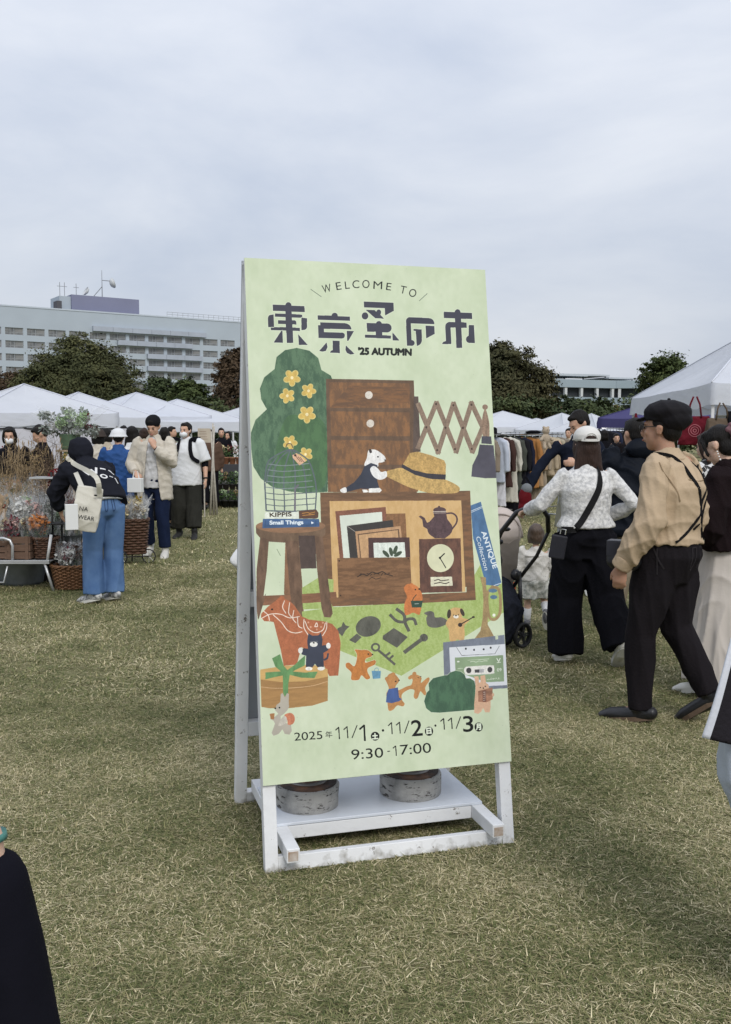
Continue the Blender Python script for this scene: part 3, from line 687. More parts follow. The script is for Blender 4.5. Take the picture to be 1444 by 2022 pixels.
# ------------------------------------------------------------------ far buildings
def office():
    c = M('office_wall', (.37, .42, .47), rough=.85, var=.05, scale=.12, spec=.2)
    trim = M('office_trim', (.44, .49, .55), rough=.85, var=.06, scale=.4)
    glass = M('office_glass', (.07, .08, .09), rough=.25, col2=(.38, .37, .35), scale=.16, spec=.5, contrast=(.35, .65), coords='Object')
    dark = M('window_reveal', (.10, .11, .12), rough=.9)
    A = Vector((-88.9, 240, 0)); Bp = Vector((-35.7, 276, 0)); d = (Bp - A).normalized(); rz = math.atan2(d.y, d.x)
    t = thing('office_building', 'long pale grey-blue office building with a violet rooftop block behind the left trees', 'building', A, rz)
    Lf = 76.0; x0 = -9.0; H = 32.6; pitch = 5.2; ww = 4.3; wh = 1.75
    zt = [27.6 - 3.15 * i for i in range(8)]
    wall = MB()
    # facade made of piers and spandrel bands (real openings)
    cols = [x0 + .8 + pitch * i for i in range(int((Lf - 1) / pitch))]
    zb = [(0, zt[-1] - wh)] + [(zt[i + 1], zt[i] - wh) for i in range(6, -1, -1)] + [(zt[0], H)]
    for lo, hi in zb: wall.box((x0, 0, lo), (x0 + Lf, .5, hi))
    xe = [x0] + [c_ + ww for c_ in cols]; xs_ = cols + [x0 + Lf]
    for a, b in zip(xe, xs_):
        for z in zt: wall.box((a, .004, z - wh), (b, .5, z))
    wall.box((x0, .5, 0), (x0 + Lf, 20, H - .4))
    wall.build('wall', c, t)
    MB().box((x0 - .05, -.12, H), (x0 + Lf, .5, H + .35)).build('parapet', trim, t)
    fr = MB()
    for a, b in (((0, 0), (ww, .10)), ((0, wh - .10), (ww, wh)), ((0, .1), (.10, wh - .1)), ((ww - .1, .1), (ww, wh - .1)), ((ww * .5 - .05, .1), (ww * .5 + .05, wh - .1)), ((ww * .28, .1), (ww * .28 + .06, wh - .1)), ((.1, .55), (ww - .1, .62))):
        fr.box((a[0], .26, a[1]), (b[0], .34, b[1]))
    f0 = p0 = b0 = None
    for z in zt:
        for c_ in cols:
            if f0 is None:
                f0 = fr.build('window', M('window_frame', (.34, .36, .38), rough=.5), t)
                p0 = MB().box((.08, .30, .08), (ww - .08, .32, wh - .08)).build('pane', glass, f0)
                f = f0
            else:
                f = f0.copy(); COL.objects.link(f); f.parent = t
                p = p0.copy(); COL.objects.link(p); p.parent = f
            f.location = (c_, 0, z - wh)
    for i, (a, b, z) in enumerate(((23.6, 55.5, 27.9), (30, 55, 24.75), (38, 55, 21.6), (38, 55, 18.45))):
        for q in range(int((b - a) / 5.2)):
            MB().box((a + q * 5.2 + .03, -1.0, z - (.05 if i else 0)), (a + q * 5.2 + 5.17, -.02, z + 1.2)).build('balcony_screen', M('violet_screen', (.34, .375, .435), rough=.8, var=.08, scale=.5), t)
    # rooftop block
    MB().box((19.5, 3, H + .35), (37.4, 10, H + 4.5)).build('rooftop_block', M('violet_wall', (.19, .20, .29), rough=.8, var=.05, scale=.2), t)
    MB().box((16.6, 3.5, H + .35), (19.48, 11, H + 4.0)).build('rooftop_annex', c, t)
    m = MB(); m.tube([(28.2, 5, H + 4.8), (28.2, 5, H + 11.6)], [.13, .05], 6); m.tube([(28.2, 5, H + 9), (30.4, 5, H + 9)], .1, 6); m.tube([(26, 5, H + 4.8), (28.2, 5, H + 7.4)], .1, 6); m.build('antenna_mast', M('mast_steel', (.25, .26, .28), rough=.5, metal=.5), t)
    rot = Matrix.Translation((30.4, 5, H + 8.3)) @ Matrix.Rotation(R(70), 4, 'Y')
    MB().lathe([(.15, 0), (.9, .25), (1.35, .8), (1.40, .82), (.95, .2), (.2, -.1)], 16, M_=rot).build('dish', M('dish_white', (.5, .52, .54), rough=.5), t, smooth=True)
    rot = Matrix.Translation((24.4, 5, H + 5.6)) @ Matrix.Rotation(R(-60), 4, 'Y')
    MB().lathe([(.15, 0), (.9, .25), (1.2, .7), (1.25, .72), (.95, .2), (.2, -.1)], 16, M_=rot).build('dish', _M['dish_white'], t, smooth=True)
    for x in (17.2, 18.4, 21.4): MB().tube([(x, 5, H + 4), (x, 5, H + 7.6)], .08, 5).tube([(x - .7, 5, H + 6.6), (x + .7, 5, H + 6.6)], .06, 5).build('aerial', _M['mast_steel'], t)
    MB().box((15.2, 1, H + .35), (16.4, 4, H + 2.4)).build('vent_box', M('dark_vent', (.08, .08, .09)), t)
    r = MB(); xr0, xr1 = 44, 66.5
    for k in range(16): x = xr0 + (xr1 - xr0) * k / 15; r.tube([(x, .2, H + .35), (x, .2, H + 1.5)], .05, 4)
    for z in (.9, 1.5): r.tube([(xr0, .2, H + z), (xr1, .2, H + z)], .05, 4)
    r.build('roof_railing', _M['window_frame'], t)
office()

def carpark():
    c = M('deck_wall', (.27, .33, .37), rough=.8, var=.06, scale=.2); c2 = M('deck_pillar', (.5, .52, .53), rough=.8)
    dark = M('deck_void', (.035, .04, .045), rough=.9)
    P = W(1216, 800, 180); t = thing('parking_building', 'low grey multi-storey parking building with open decks and rooftop canopies, behind the right trees', 'building', (P.x, 180, 0), R(24))
    # local: corner at origin; left wing runs to -x, right wing recedes to +x with a bend
    def band(z0, z1, nm='deck_band', m=c): 
        MB().box((-14.5, 0, z0), (0, 26, z1)).build(nm, m, t)
        o = MB().box((0.03, 0, z0), (9.5, 26, z1)); o.v = [tuple(Matrix.Rotation(R(-34), 3, 'Z') @ Vector(v)) for v in o.v]; o.build(nm, m, t)
    band(10.0, 11.4); band(7.0, 8.3); band(4, 5.2); band(0, 2.2)
    MB().box((-14, 1.2, 2.2), (-.2, 25, 10)).build('deck_shade', dark, t)  # near-black block stands in for the shade inside the open decks
    o = MB().box((.3, 1.4, 2.2), (9.2, 25, 10)); o.v = [tuple(Matrix.Rotation(R(-34), 3, 'Z') @ Vector(v)) for v in o.v]; o.build('deck_shade', dark, t)
    for k in range(5): MB().box((-14.4 + k * 3.4, .15, 2.2), (-13.9 + k * 3.4, .7, 10)).build('pillar', c2, t)
    for k in range(3):
        o = MB().box((.4 + k * 4, .15, 2.2), (.9 + k * 4, .7, 10)); o.v = [tuple(Matrix.Rotation(R(-34), 3, 'Z') @ Vector(v)) for v in o.v]; o.build('pillar', c2, t)
    for x0, x1, z, y0 in ((-22, -14, 12.9, 4), (-12.5, -4, 12.2, 3), (-6.5, 4, 12.6, 7), (3, 9.5, 12.1, 6)):
        MB().box((x0, y0, z), (x1, y0 + 8, z + .3)).build('canopy', M('canopy_roof', (.42, .45, .47), rough=.7), t)
        for x in (x0 + .5, x1 - .7): MB().box((x, y0 + .5, 11.4 if x > -14.5 else 0), (x + .2, y0 + .7, z)).build('canopy_post', dark, t)
    # stair tower frame on the left
    f = MB()
    for x in (-22, -19.5, -17, -14.9): f.box((x, 0, 0), (x + .22, .22, 11.6)); f.box((x, 6, 0), (x + .22, 6.2, 11.6))
    for z in (2.8, 5.6, 8.4, 11.4): f.box((-22, -.02, z), (-14.7, 6.3, z + .22))
    f.build('stair_frame', c, t)
    s = MB()
    for k in range(4): s.beam((-21.5 if k % 2 else -15.5, 3, k * 2.8 + .2), (-15.5 if k % 2 else -21.5, 3, k * 2.8 + 2.9), 1.6, .25)
    s.build('stair_flight', c2, t)
carpark()

# ------------------------------------------------------------------ trees
def leaf_mat(name, cols, sc=.35):
    m = bpy.data.materials.new(name); m.use_nodes = True; nt = m.node_tree; ns = nt.nodes; L = nt.links; b = ns['Principled BSDF']
    at = ns.new('ShaderNodeAttribute'); at.attribute_name = 'tint'; at.attribute_type = 'GEOMETRY'
    tc = ns.new('ShaderNodeTexCoord'); n = ns.new('ShaderNodeTexNoise'); n.inputs['Scale'].default_value = sc; n.inputs['Detail'].default_value = 4; L.new(tc.outputs['Object'], n.inputs['Vector'])
    ma = ns.new('ShaderNodeMath'); ma.operation = 'MULTIPLY_ADD'; ma.inputs[1].default_value = 1.6; ma.inputs[2].default_value = -.55; L.new(n.outputs[0], ma.inputs[0])
    ad = ns.new('ShaderNodeMath'); ad.operation = 'MULTIPLY_ADD'; ad.use_clamp = True; ad.inputs[1].default_value = .32; L.new(at.outputs['Fac'], ad.inputs[0]); L.new(ma.outputs[0], ad.inputs[2])
    r = ns.new('ShaderNodeValToRGB'); e = r.color_ramp.elements; e[0].color = (*cols[0], 1); e[1].color = (*cols[-1], 1)
    for i, c in enumerate(cols[1:-1]): k = e.new((i + 1) / (len(cols) - 1)); k.color = (*c, 1)
    L.new(ad.outputs[0], r.inputs[0]); L.new(r.outputs[0], b.inputs['Base Color']); b.inputs['Roughness'].default_value = .8; b.inputs['Specular IOR Level'].default_value = .15
    return m
GREEN = leaf_mat('leaves_green', [(.026, .038, .018), (.054, .072, .031), (.102, .113, .046)])
OLIVE = leaf_mat('leaves_olive', [(.033, .041, .020), (.072, .077, .033), (.134, .125, .054)])
RUST = leaf_mat('leaves_rust', [(.041, .031, .020), (.079, .054, .033), (.128, .084, .049)])
AUT = leaf_mat('leaves_autumn', [(.038, .044, .022), (.077, .072, .035), (.125, .100, .046)], .22)
BRIGHT = leaf_mat('leaves_bright', [(.033, .049, .018), (.070, .092, .033), (.122, .134, .051)])
GOLD = leaf_mat('leaves_gold', [(.10, .09, .02), (.20, .15, .035), (.32, .21, .05)])
BARK = M('bark', (.055, .042, .032), rough=.95, var=.3, scale=3, stretch=(1, 1, .2), bump=.5)
def leaves(rg, lobes, n, size, parent, mat):
    """lobes: (x,y,z,rx,ry,rz); leaves cluster into boughs on and inside each lobe"""
    wts = np.array([l[3] * l[5] for l in lobes]); wts = wts / wts.sum()
    P = []; Nn = []
    for l, w in zip(lobes, wts):
        k = int(n * w); nb_ = max(10, int(k / 70))
        d = rg.normal(size=(nb_, 3)); d /= np.linalg.norm(d, axis=1)[:, None]; d[:, 2] = np.where(d[:, 2] < -.75, -d[:, 2], d[:, 2])
        rr = rg.uniform(.66, 1.04, nb_)[:, None]; bc = d * rr
        idx = rg.integers(0, nb_, k); p = bc[idx] + rg.normal(size=(k, 3)) * np.array([.115, .115, .065])
        P.append(p * np.array(l[3:6]) + np.array(l[:3])); q = p / (np.linalg.norm(p, axis=1)[:, None] + 1e-6); Nn.append(q)
    P = np.concatenate(P); Nn = np.concatenate(Nn); k = len(P)
    Nn = Nn + rg.normal(size=(k, 3)) * .6 + np.array([0, 0, .35]); Nn /= np.linalg.norm(Nn, axis=1)[:, None]
    a = np.cross(Nn, rg.normal(size=(k, 3))); a /= np.linalg.norm(a, axis=1)[:, None]; b = np.cross(Nn, a)
    s = (size * rg.uniform(.5, 1.3, k))[:, None]
    V = np.stack([P - a * s, P - b * s * .5, P + a * s, P + b * s * .5], 1).reshape(-1, 3)
    me = bpy.data.meshes.new('crown'); me.vertices.add(4 * k); me.vertices.foreach_set('co', V.astype(np.float32).ravel())
    me.loops.add(4 * k); me.loops.foreach_set('vertex_index', np.arange(4 * k, dtype=np.int32)); me.polygons.add(k)
    me.polygons.foreach_set('loop_start', np.arange(0, 4 * k, 4, dtype=np.int32)); me.update(calc_edges=True)
    at = me.attributes.new('tint', 'FLOAT', 'POINT'); at.data.foreach_set('value', np.repeat(rg.uniform(0, 1, k), 4).astype(np.float32))
    me.materials.append(mat)
    return from_mesh('crown', me, parent)
def tree(px, d, wpx, ytop, mat, label, seed, n=16000, leaf=.17, group='trees behind the market', ybase=None, squash=1.0, nl=9, trunk=True):
    rg = np.random.default_rng(seed)
    x = (px - CX) / FPX * d; H = CAMH + (HOR - ytop) / FPX * d; wr = wpx / FPX * d / 2
    t = thing('tree', label, 'tree', (x, d, 0), 0, group)
    lobes = [(0, 0, H * .48, wr * .82, wr * .82, H * .46)]
    for i in range(nl):
        a = rg.uniform(0, 6.28); q = rg.uniform(.35, .62); z = rg.uniform(.14, .82)
        f = math.sqrt(max(.05, 1 - ((z - .5) / .5) ** 2))
        r_ = rg.uniform(.30, .46)
        lobes.append((math.cos(a) * wr * q * f * 1.15, math.sin(a) * wr * q * f, z * H, wr * r_, wr * r_, wr * r_ * .8 * squash))
    ztop = H - wr * .30
    for i in range(3): lobes.append((rg.uniform(-.3, .3) * wr, rg.uniform(-.3, .3) * wr, ztop - rg.uniform(0, .12) * H, wr * .36, wr * .36, wr * .3))
    leaves(rg, lobes, n, leaf, t, mat)
    m = MB(); m.tube([(0, 0, -.2), (.05, 0, H * .25), (-.1, .1, H * .5), (0, 0, H * .85)], [wr * .075, wr * .055, wr * .04, .03], 9)
    for i in range(9):
        a = rg.uniform(0, 6.28); z = rg.uniform(.22, .6) * H; q = wr * rg.uniform(.5, .8)
        m.tube([(0, 0, z), (math.cos(a) * q * .5, math.sin(a) * q * .5, z + H * .10), (math.cos(a) * q, math.sin(a) * q, z + H * .17)], [wr * .03, wr * .018, .02], 6)
    m.build('trunk', BARK, t, smooth=True)
    return t
tree(165, 88, 262, 665, OLIVE, 'broad dark green tree in front of the long office building', 1, 80000, .14, nl=14)
tree(26, 92, 130, 722, RUST, 'reddish brown tree at the left edge of the picture', 2, 14000, .16)
tree(-60, 90, 150, 715, RUST, 'reddish brown tree partly cut by the left frame edge', 22, 9000, .18)
tree(318, 78, 105, 738, GREEN, 'low green tree directly right of the broad dark tree', 3, 22000, .14)
tree(378, 76, 110, 744, BRIGHT, 'lighter green bushy tree between the broad tree and the reddish tree', 4, 22000, .14)
tree(472, 72, 120, 684, RUST, 'reddish tree half hidden by the left edge of the welcome sign', 5, 26000, .14)
tree(560, 80, 150, 700, OLIVE, 'dark tree behind the welcome sign, mostly hidden', 6, 24000, .15)
tree(700, 82, 220, 690, GREEN, 'large green tree hidden behind the welcome sign', 61, 30000, .15)
tree(976, 70, 244, 676, AUT, 'large rust-tinged tree directly right of the welcome sign', 7, 85000, .125, nl=15)
tree(1078, 74, 70, 776, RUST, 'small red-brown tree at the foot of the large rust-tinged tree', 8, 9000, .11)
tree(1128, 80, 96, 780, GREEN, 'low dark green tree in front of the parking building', 9, 11000, .12)
tree(1186, 82, 84, 790, OLIVE, 'low olive tree in front of the parking building', 10, 9000, .12)
tree(1218, 66, 56, 798, GOLD, 'small golden yellow tree between the stalls and the parking building', 11, 6000, .09)
tree(1318, 75, 150, 694, BRIGHT, 'tall green tree rising behind the big white tent on the right', 12, 34000, .13, nl=14)
tree(1430, 78, 130, 705, GREEN, 'green tree hidden by the big white tent roof', 13, 6000, .16)
# a clipped hedge line closes the view under the crowns
def hedge(x0, x1, y, h, mat, seed):
    rg = np.random.default_rng(seed); n = int((x1 - x0) / 3)
    o = leaves(rg, [(x0 + (x1 - x0) * (i + .5) / n, y + rg.uniform(-1, 1), h * .45, 2.6, 2, h * rg.uniform(.5, .62)) for i in range(n)], 2600 * n, .15, None, mat)
    o.name = 'hedge'; o.data.name = 'hedge'; return o
tag(hedge(-42, -12, 70, 4.2, GREEN, 5), 'dark hedge along the park edge behind the left tents', 'hedge')
tag(hedge(-12, 26, 66, 4.0, GREEN, 6), 'dark hedge along the park edge behind the sign and the right tents', 'hedge')
# ------------------------------------------------------------------ tents
CAN = M('white_canopy', (.66, .685, .745), rough=.8, var=.04, scale=1.2, spec=.2, bump=.5, bscale=3.5, stretch=(1, 1, 2.5))
VIO = M('violet_canopy', (.075, .07, .19), rough=.85, var=.1, scale=1.2)
SEAM = M('canopy_seam_cloth', (.56, .58, .64), rough=.9, var=.04)
POLE = M('tent_pole', (.62, .62, .64), rough=.4, metal=.2)
for m_ in (CAN, VIO):
    nt = m_.node_tree; tr = nt.nodes.new('ShaderNodeBsdfTranslucent'); mx = nt.nodes.new('ShaderNodeMixShader'); mx.inputs[0].default_value = .3
    b = nt.nodes['Principled BSDF']; nt.links.new(b.inputs['Base Color'].links[0].from_socket, tr.inputs['Color'])
    nt.links.new(b.outputs[0], mx.inputs[1]); nt.links.new(tr.outputs[0], mx.inputs[2]); nt.links.new(mx.outputs[0], nt.nodes['Material Output'].inputs[0])
def tent(cx_, cy_, rot, lx, ly, he, ha, label, mat=None, val=.26, group='pop-up market tents', ridge=0.0, nsub=10, name='market_tent', frame=True, sag=.10):
    """canopy with hip ridges, sagging faces, valance, legs and truss"""
    mat = mat or CAN
    t = thing(name, label, 'tent', (cx_, cy_, 0), rot, group)
    hx, hy = lx / 2, ly / 2; v = []; f = []
    rgx = random.Random(int(cx_ * 100))
    N_ = nsub
    def z_at(u, w):
        q = max(abs(u), abs(w)); s = 1 - q
        a = min(abs(u), abs(w)) / max(q, 1e-6)          # 0 mid-face, 1 on ridge line
        z = he + (ha - he) * s
        if ridge: z = he + (ha - he) * min(1, s / (1 - ridge) if abs(w) < q and False else s)
        z -= sag * (1 - a ** 2.2) * math.sin(math.pi * min(1, s * 1.02)) * 1.3 + sag * .32 * (1 - a ** 6) * (q ** 6)
        z += sag * (.07 * math.sin(9 * a + 3 * s + cx_) * (1 - a) + .10 * math.sin(23 * a + 9 * s + cy_) * s * (1 - s) * 4 * (1 - a * .6) + .05 * math.sin(41 * a - 13 * s) * q * (1 - a))
        return z
    for (ax_, ay_), (bx_, by_) in (((-1, -1), (1, -1)), ((1, -1), (1, 1)), ((1, 1), (-1, 1)), ((-1, 1), (-1, -1))):
        k0 = len(v); NQ = N_ * 2                       # each slope is a grid aligned with its two ridges
        for r_ in range(NQ + 1):
            q = max(r_ / NQ, 1e-3)
            for c_ in range(NQ + 1):
                e_ = c_ / NQ; u = (ax_ + (bx_ - ax_) * e_) * q; w = (ay_ + (by_ - ay_) * e_) * q
                v.append((u * hx, w * hy, z_at(u, w)))
        for r_ in range(NQ):
            for c_ in range(NQ): a = k0 + r_ * (NQ + 1) + c_; f.append((a, a + NQ + 1, a + NQ + 2, a + 1))
    mk('canopy', v, f, mat, t, smooth=True)
    sm_ = MB()
    for sx in (-1, 1):
        for sy in (-1, 1): sm_.tube([(sx * hx * i / 12, sy * hy * i / 12, z_at(sx * i / 12, sy * i / 12) + .006) for i in range(13)], .012, 5)
    sm_.build('ridge_seam', SEAM if mat is CAN else mat, t, smooth=True)
    bnd = [(i / N_, -1) for i in range(-N_, N_)] + [(1, j / N_) for j in range(-N_, N_)] + [(-i / N_, 1) for i in range(-N_, N_)] + [(-1, -j / N_) for j in range(-N_, N_)]
    vv = []; ff = []; nb_ = len(bnd)
    for r_, (dz, out) in enumerate(((0, 1.0), (-val * .5, 1.008), (-val, 1.012))):
        for q, (u, w) in enumerate(bnd):
            wv = 1 + .004 * math.sin(q * 1.7 + r_) * r_
            vv.append((u * hx * out * wv, w * hy * out * wv, z_at(u, w) + dz + (.018 * math.sin(q * .9) if r_ == 2 else 0)))
    for r_ in range(2):
        for q in range(nb_): a = r_ * nb_ + q; b = r_ * nb_ + (q + 1) % nb_; ff.append((a, b, b + nb_, a + nb_))
    mk('valance', vv, ff, mat, t, smooth=True)
    if frame:
        for sx in (-1, 1):
            for sy in (-1, 1): MB().box((sx * (hx - .03) - .02, sy * (hy - .03) - .02, 0), (sx * (hx - .03) + .02, sy * (hy - .03) + .02, he - .03)).build('leg', POLE, t)
        tr = MB()
        for sy in (-1, 1):
            for q in range(6):
                x0 = -hx + .05 + q * (lx - .1) / 6; x1 = x0 + (lx - .1) / 6; z0, z1 = (he - .05, he - .24) if q % 2 == 0 else (he - .24, he - .05)
                tr.beam((x0, sy * (hy - .03), z0), (x1, sy * (hy - .03), z1), .012, .025); tr.beam((x0, sy * (hy - .045), z1), (x1, sy * (hy - .045), z0), .012, .025)
        for sx in (-1, 1):
            for q in range(6):
                y0 = -hy + .05 + q * (ly - .1) / 6; y1 = y0 + (ly - .1) / 6; z0, z1 = (he - .05, he - .24) if q % 2 == 0 else (he - .24, he - .05)
                tr.beam((sx * (hx - .03), y0, z0), (sx * (hx - .03), y1, z1), .012, .025); tr.beam((sx * (hx - .045), y0, z1), (sx * (hx - .045), y1, z0), .012, .025)
        tr.build('truss', POLE, t)
    return t
def tent_px(px, d, yapex, rot, label, lx=3.0, ly=3.0, drop=.78, **k):
    x = (px - CX) / FPX * d; ha = CAMH + (HOR - yapex) / FPX * d
    return tent(x, d, R(rot), lx, ly, ha - drop, ha, label, **k)
tent_px(52, 21.5, 760, 38, 'white tent nearest the left edge, its peak above the flower stall', drop=.62)
tent_px(158, 25.5, 776, 35, 'white tent second from the left edge, with a low double peak', drop=.62)
tent_px(272, 27.5, 776, 40, 'white tent whose sharp peak stands between the broad dark tree and the sign', drop=.65)
tent_px(352, 28.0, 789, 30, 'white tent right of the sharpest peak, above the two standing men', drop=.62)
tent_px(500, 32, 798, 35, 'white tent whose corner shows just left of the welcome sign', drop=.62)
tent_px(-90, 24, 772, 38, 'white tent cut off by the left edge of the picture', drop=.62)
tent_px(992, 48, 812, 20, 'white tent just right of the welcome sign, behind the clothes rack', lx=4.2, drop=.75)
tent_px(1058, 52, 826, 30, 'small white tent peak between two larger ones behind the clothes rack', drop=.6)
tent_px(1108, 46, 816, 38, 'white tent behind the head of the person in the navy jacket', lx=3.2, drop=.75)
tent_px(1166, 42, 817, 40, 'white tent with a pointed peak left of the violet tent', lx=2.6, ly=2.6, drop=.75)
tent(8.95, 26.0, R(42), 4.0, 4.0, 1.93, 2.75, 'violet tent with open front between the white tents on the right', VIO)
tent(6.62, 16.9, R(-4.6), 3.0, 6.0, 2.22, 3.28, 'large white tent on the right edge with bags hanging from its frame', val=.32, nsub=16, sag=.09)
# ------------------------------------------------------------------ ground
def grass_ground_mat():
    m = bpy.data.materials.new('lawn_soil'); m.use_nodes = True; nt = m.node_tree; ns = nt.nodes; L = nt.links; b = ns['Principled BSDF']
    tc = ns.new('ShaderNodeTexCoord')
    def nz(scale, det=5, rough=.6, st=(1, 1, 1)):
        mp = ns.new('ShaderNodeMapping'); mp.inputs['Scale'].default_value = st; L.new(tc.outputs['Object'], mp.inputs[0])
        n = ns.new('ShaderNodeTexNoise'); n.inputs['Scale'].default_value = scale; n.inputs['Detail'].default_value = det; n.inputs['Roughness'].default_value = rough
        L.new(mp.outputs[0], n.inputs['Vector']); return n
    def ramp(src, p0, c0, p1, c1):
        r = ns.new('ShaderNodeValToRGB'); e = r.color_ramp.elements; e[0].position = p0; e[0].color = (*c0, 1); e[1].position = p1; e[1].color = (*c1, 1); L.new(src, r.inputs[0]); return r
    def mix(f, a, c):
        x = ns.new('ShaderNodeMix'); x.data_type = 'RGBA'; L.new(f, x.inputs[0]); L.new(a, x.inputs[6]); L.new(c, x.inputs[7]); return x.outputs[2]
    fine = nz(55, 8, .75); a = ramp(fine.outputs[0], .3, (.085, .090, .040), .7, (.30, .29, .145))
    dry = ramp(nz(38, 8, .7).outputs[0], .35, (.19, .165, .095), .7, (.38, .33, .20))
    patch = ramp(nz(.55, 7, .68).outputs[0], .44, (0, 0, 0), .66, (.75, .75, .75))
    c = mix(patch.outputs[0], a.outputs[0], dry.outputs[0])
    L.new(c, b.inputs['Base Color']); b.inputs['Roughness'].default_value = 1; b.inputs['Specular IOR Level'].default_value = .1
    bp = ns.new('ShaderNodeBump'); bp.inputs['Strength'].default_value = .8; bp.inputs['Distance'].default_value = .03
    L.new(fine.outputs[0], bp.inputs['Height']); L.new(bp.outputs[0], b.inputs['Normal'])
    return m
def gh(x, y): return .012 * math.sin(x * 1.3 + .6) * math.sin(y * .9) + .006 * math.sin(x * 3.7 + y * 2.1)
gs = MB(); xs = [-600, -200, -60, -20] + [-10 + i * .5 for i in range(41)] + [20, 60, 200, 600]
ys = [-60, -10] + [i * .5 for i in range(40)] + [22, 26, 32, 45, 80, 160, 400, 1500]
for y in ys:
    for x in xs: gs.v.append((x, y, 0))
nx = len(xs)
gs.f = [(j * nx + i, j * nx + i + 1, (j + 1) * nx + i + 1, (j + 1) * nx + i) for j in range(len(ys) - 1) for i in range(nx - 1)]
ground = gs.build('grass_ground', grass_ground_mat()); tag(ground, kind='structure')

# grass blades: a few tufts of lying and standing blades, scattered by points
def blade_mat(name, cols, dry):
    m = bpy.data.materials.new(name); m.use_nodes = True; nt = m.node_tree; ns = nt.nodes; L = nt.links; b = ns['Principled BSDF']
    at = ns.new('ShaderNodeAttribute'); at.attribute_name = 'tint'; at.attribute_type = 'GEOMETRY'
    ge = ns.new('ShaderNodeNewGeometry')
    n = ns.new('ShaderNodeTexNoise'); n.inputs['Scale'].default_value = .9; n.inputs['Detail'].default_value = 6; n.inputs['Roughness'].default_value = .65; L.new(ge.outputs['Position'], n.inputs['Vector'])
    ma = ns.new('ShaderNodeMath'); ma.operation = 'MULTIPLY_ADD'; ma.inputs[1].default_value = 1.6; ma.inputs[2].default_value = -.79 + dry; L.new(n.outputs[0], ma.inputs[0])
    ad = ns.new('ShaderNodeMath'); ad.operation = 'ADD'; ad.use_clamp = True; L.new(ma.outputs[0], ad.inputs[0]); L.new(at.outputs['Fac'], ad.inputs[1])
    r = ns.new('ShaderNodeValToRGB'); e = r.color_ramp.elements
    e[0].position = 0; e[0].color = (*cols[0], 1); e[1].position = 1; e[1].color = (*cols[-1], 1)
    for i, c in enumerate(cols[1:-1]):
        k = e.new((i + 1) / (len(cols) - 1)); k.color = (*c, 1)
    L.new(ad.outputs[0], r.inputs[0]); L.new(r.outputs[0], b.inputs['Base Color'])
    b.inputs['Roughness'].default_value = .75; b.inputs['Specular IOR Level'].default_value = .2
    tr = ns.new('ShaderNodeBsdfTranslucent'); L.new(r.outputs[0], tr.inputs['Color']); mx = ns.new('ShaderNodeMixShader'); mx.inputs[0].default_value = .12
    L.new(b.outputs[0], mx.inputs[1]); L.new(tr.outputs[0], mx.inputs[2]); L.new(mx.outputs[0], ns['Material Output'].inputs[0])
    return m
BLM = blade_mat('grass_blades', [(.074, .096, .034), (.152, .174, .064), (.245, .236, .108), (.42, .36, .205), (.74, .655, .43)], .065)
def tuft(seed, n, rad, lmin, lmax, wid, lie):
    rg = random.Random(seed); v = []; f = []; t = []
    for i in range(n):
        a = rg.uniform(0, 6.283); r = rad * math.sqrt(rg.random()); x, y = r * math.cos(a), r * math.sin(a)
        h = rg.uniform(0, 6.283); L_ = rg.uniform(lmin, lmax); runner = rg.random() < lie * .13
        el = rg.uniform(.04, .38) if rg.random() < lie else rg.uniform(.4, 1.05)
        w = wid * rg.uniform(.6, 1.2); tint = rg.uniform(0, .55)
        if runner: L_ *= rg.uniform(1.2, 2.8); w *= .95; el = rg.uniform(.03, .22); tint = rg.uniform(.6, 1)
        elif rg.random() < .2: tint = rg.uniform(.55, .95)
        z = rg.uniform(0, .006); p = Vector((x, y, z)); hd = Vector((math.cos(h), math.sin(h), 0)); sd = Vector((-hd.y, hd.x, 0))
        k = len(v); segs = 3 if runner else 2; bend = rg.uniform(-1.1, 1.1); 
        for s_ in range(segs + 1):
            q = s_ / segs; e_ = el - q * (.5 if not runner else .35)
            ww = w * (1 - q * .85) * .5
            v += [p - sd * ww, p + sd * ww]; t += [tint, tint]
            hd = Vector((math.cos(h + bend * q), math.sin(h + bend * q), 0))
            p = p + (hd * math.cos(e_) + Vector((0, 0, math.sin(e_)))) * (L_ / segs)
            if p.z < .002: p.z = .002
        for s_ in range(segs): f.append((k + 2 * s_, k + 2 * s_ + 1, k + 2 * s_ + 3, k + 2 * s_ + 2))
    me = bpy.data.meshes.new('tuft'); me.from_pydata([tuple(q) for q in v], [], f)
    at = me.attributes.new('tint', 'FLOAT', 'POINT'); at.data.foreach_set('value', t)
    me.materials.append(BLM); return me
TC = bpy.data.collections.new('tufts')
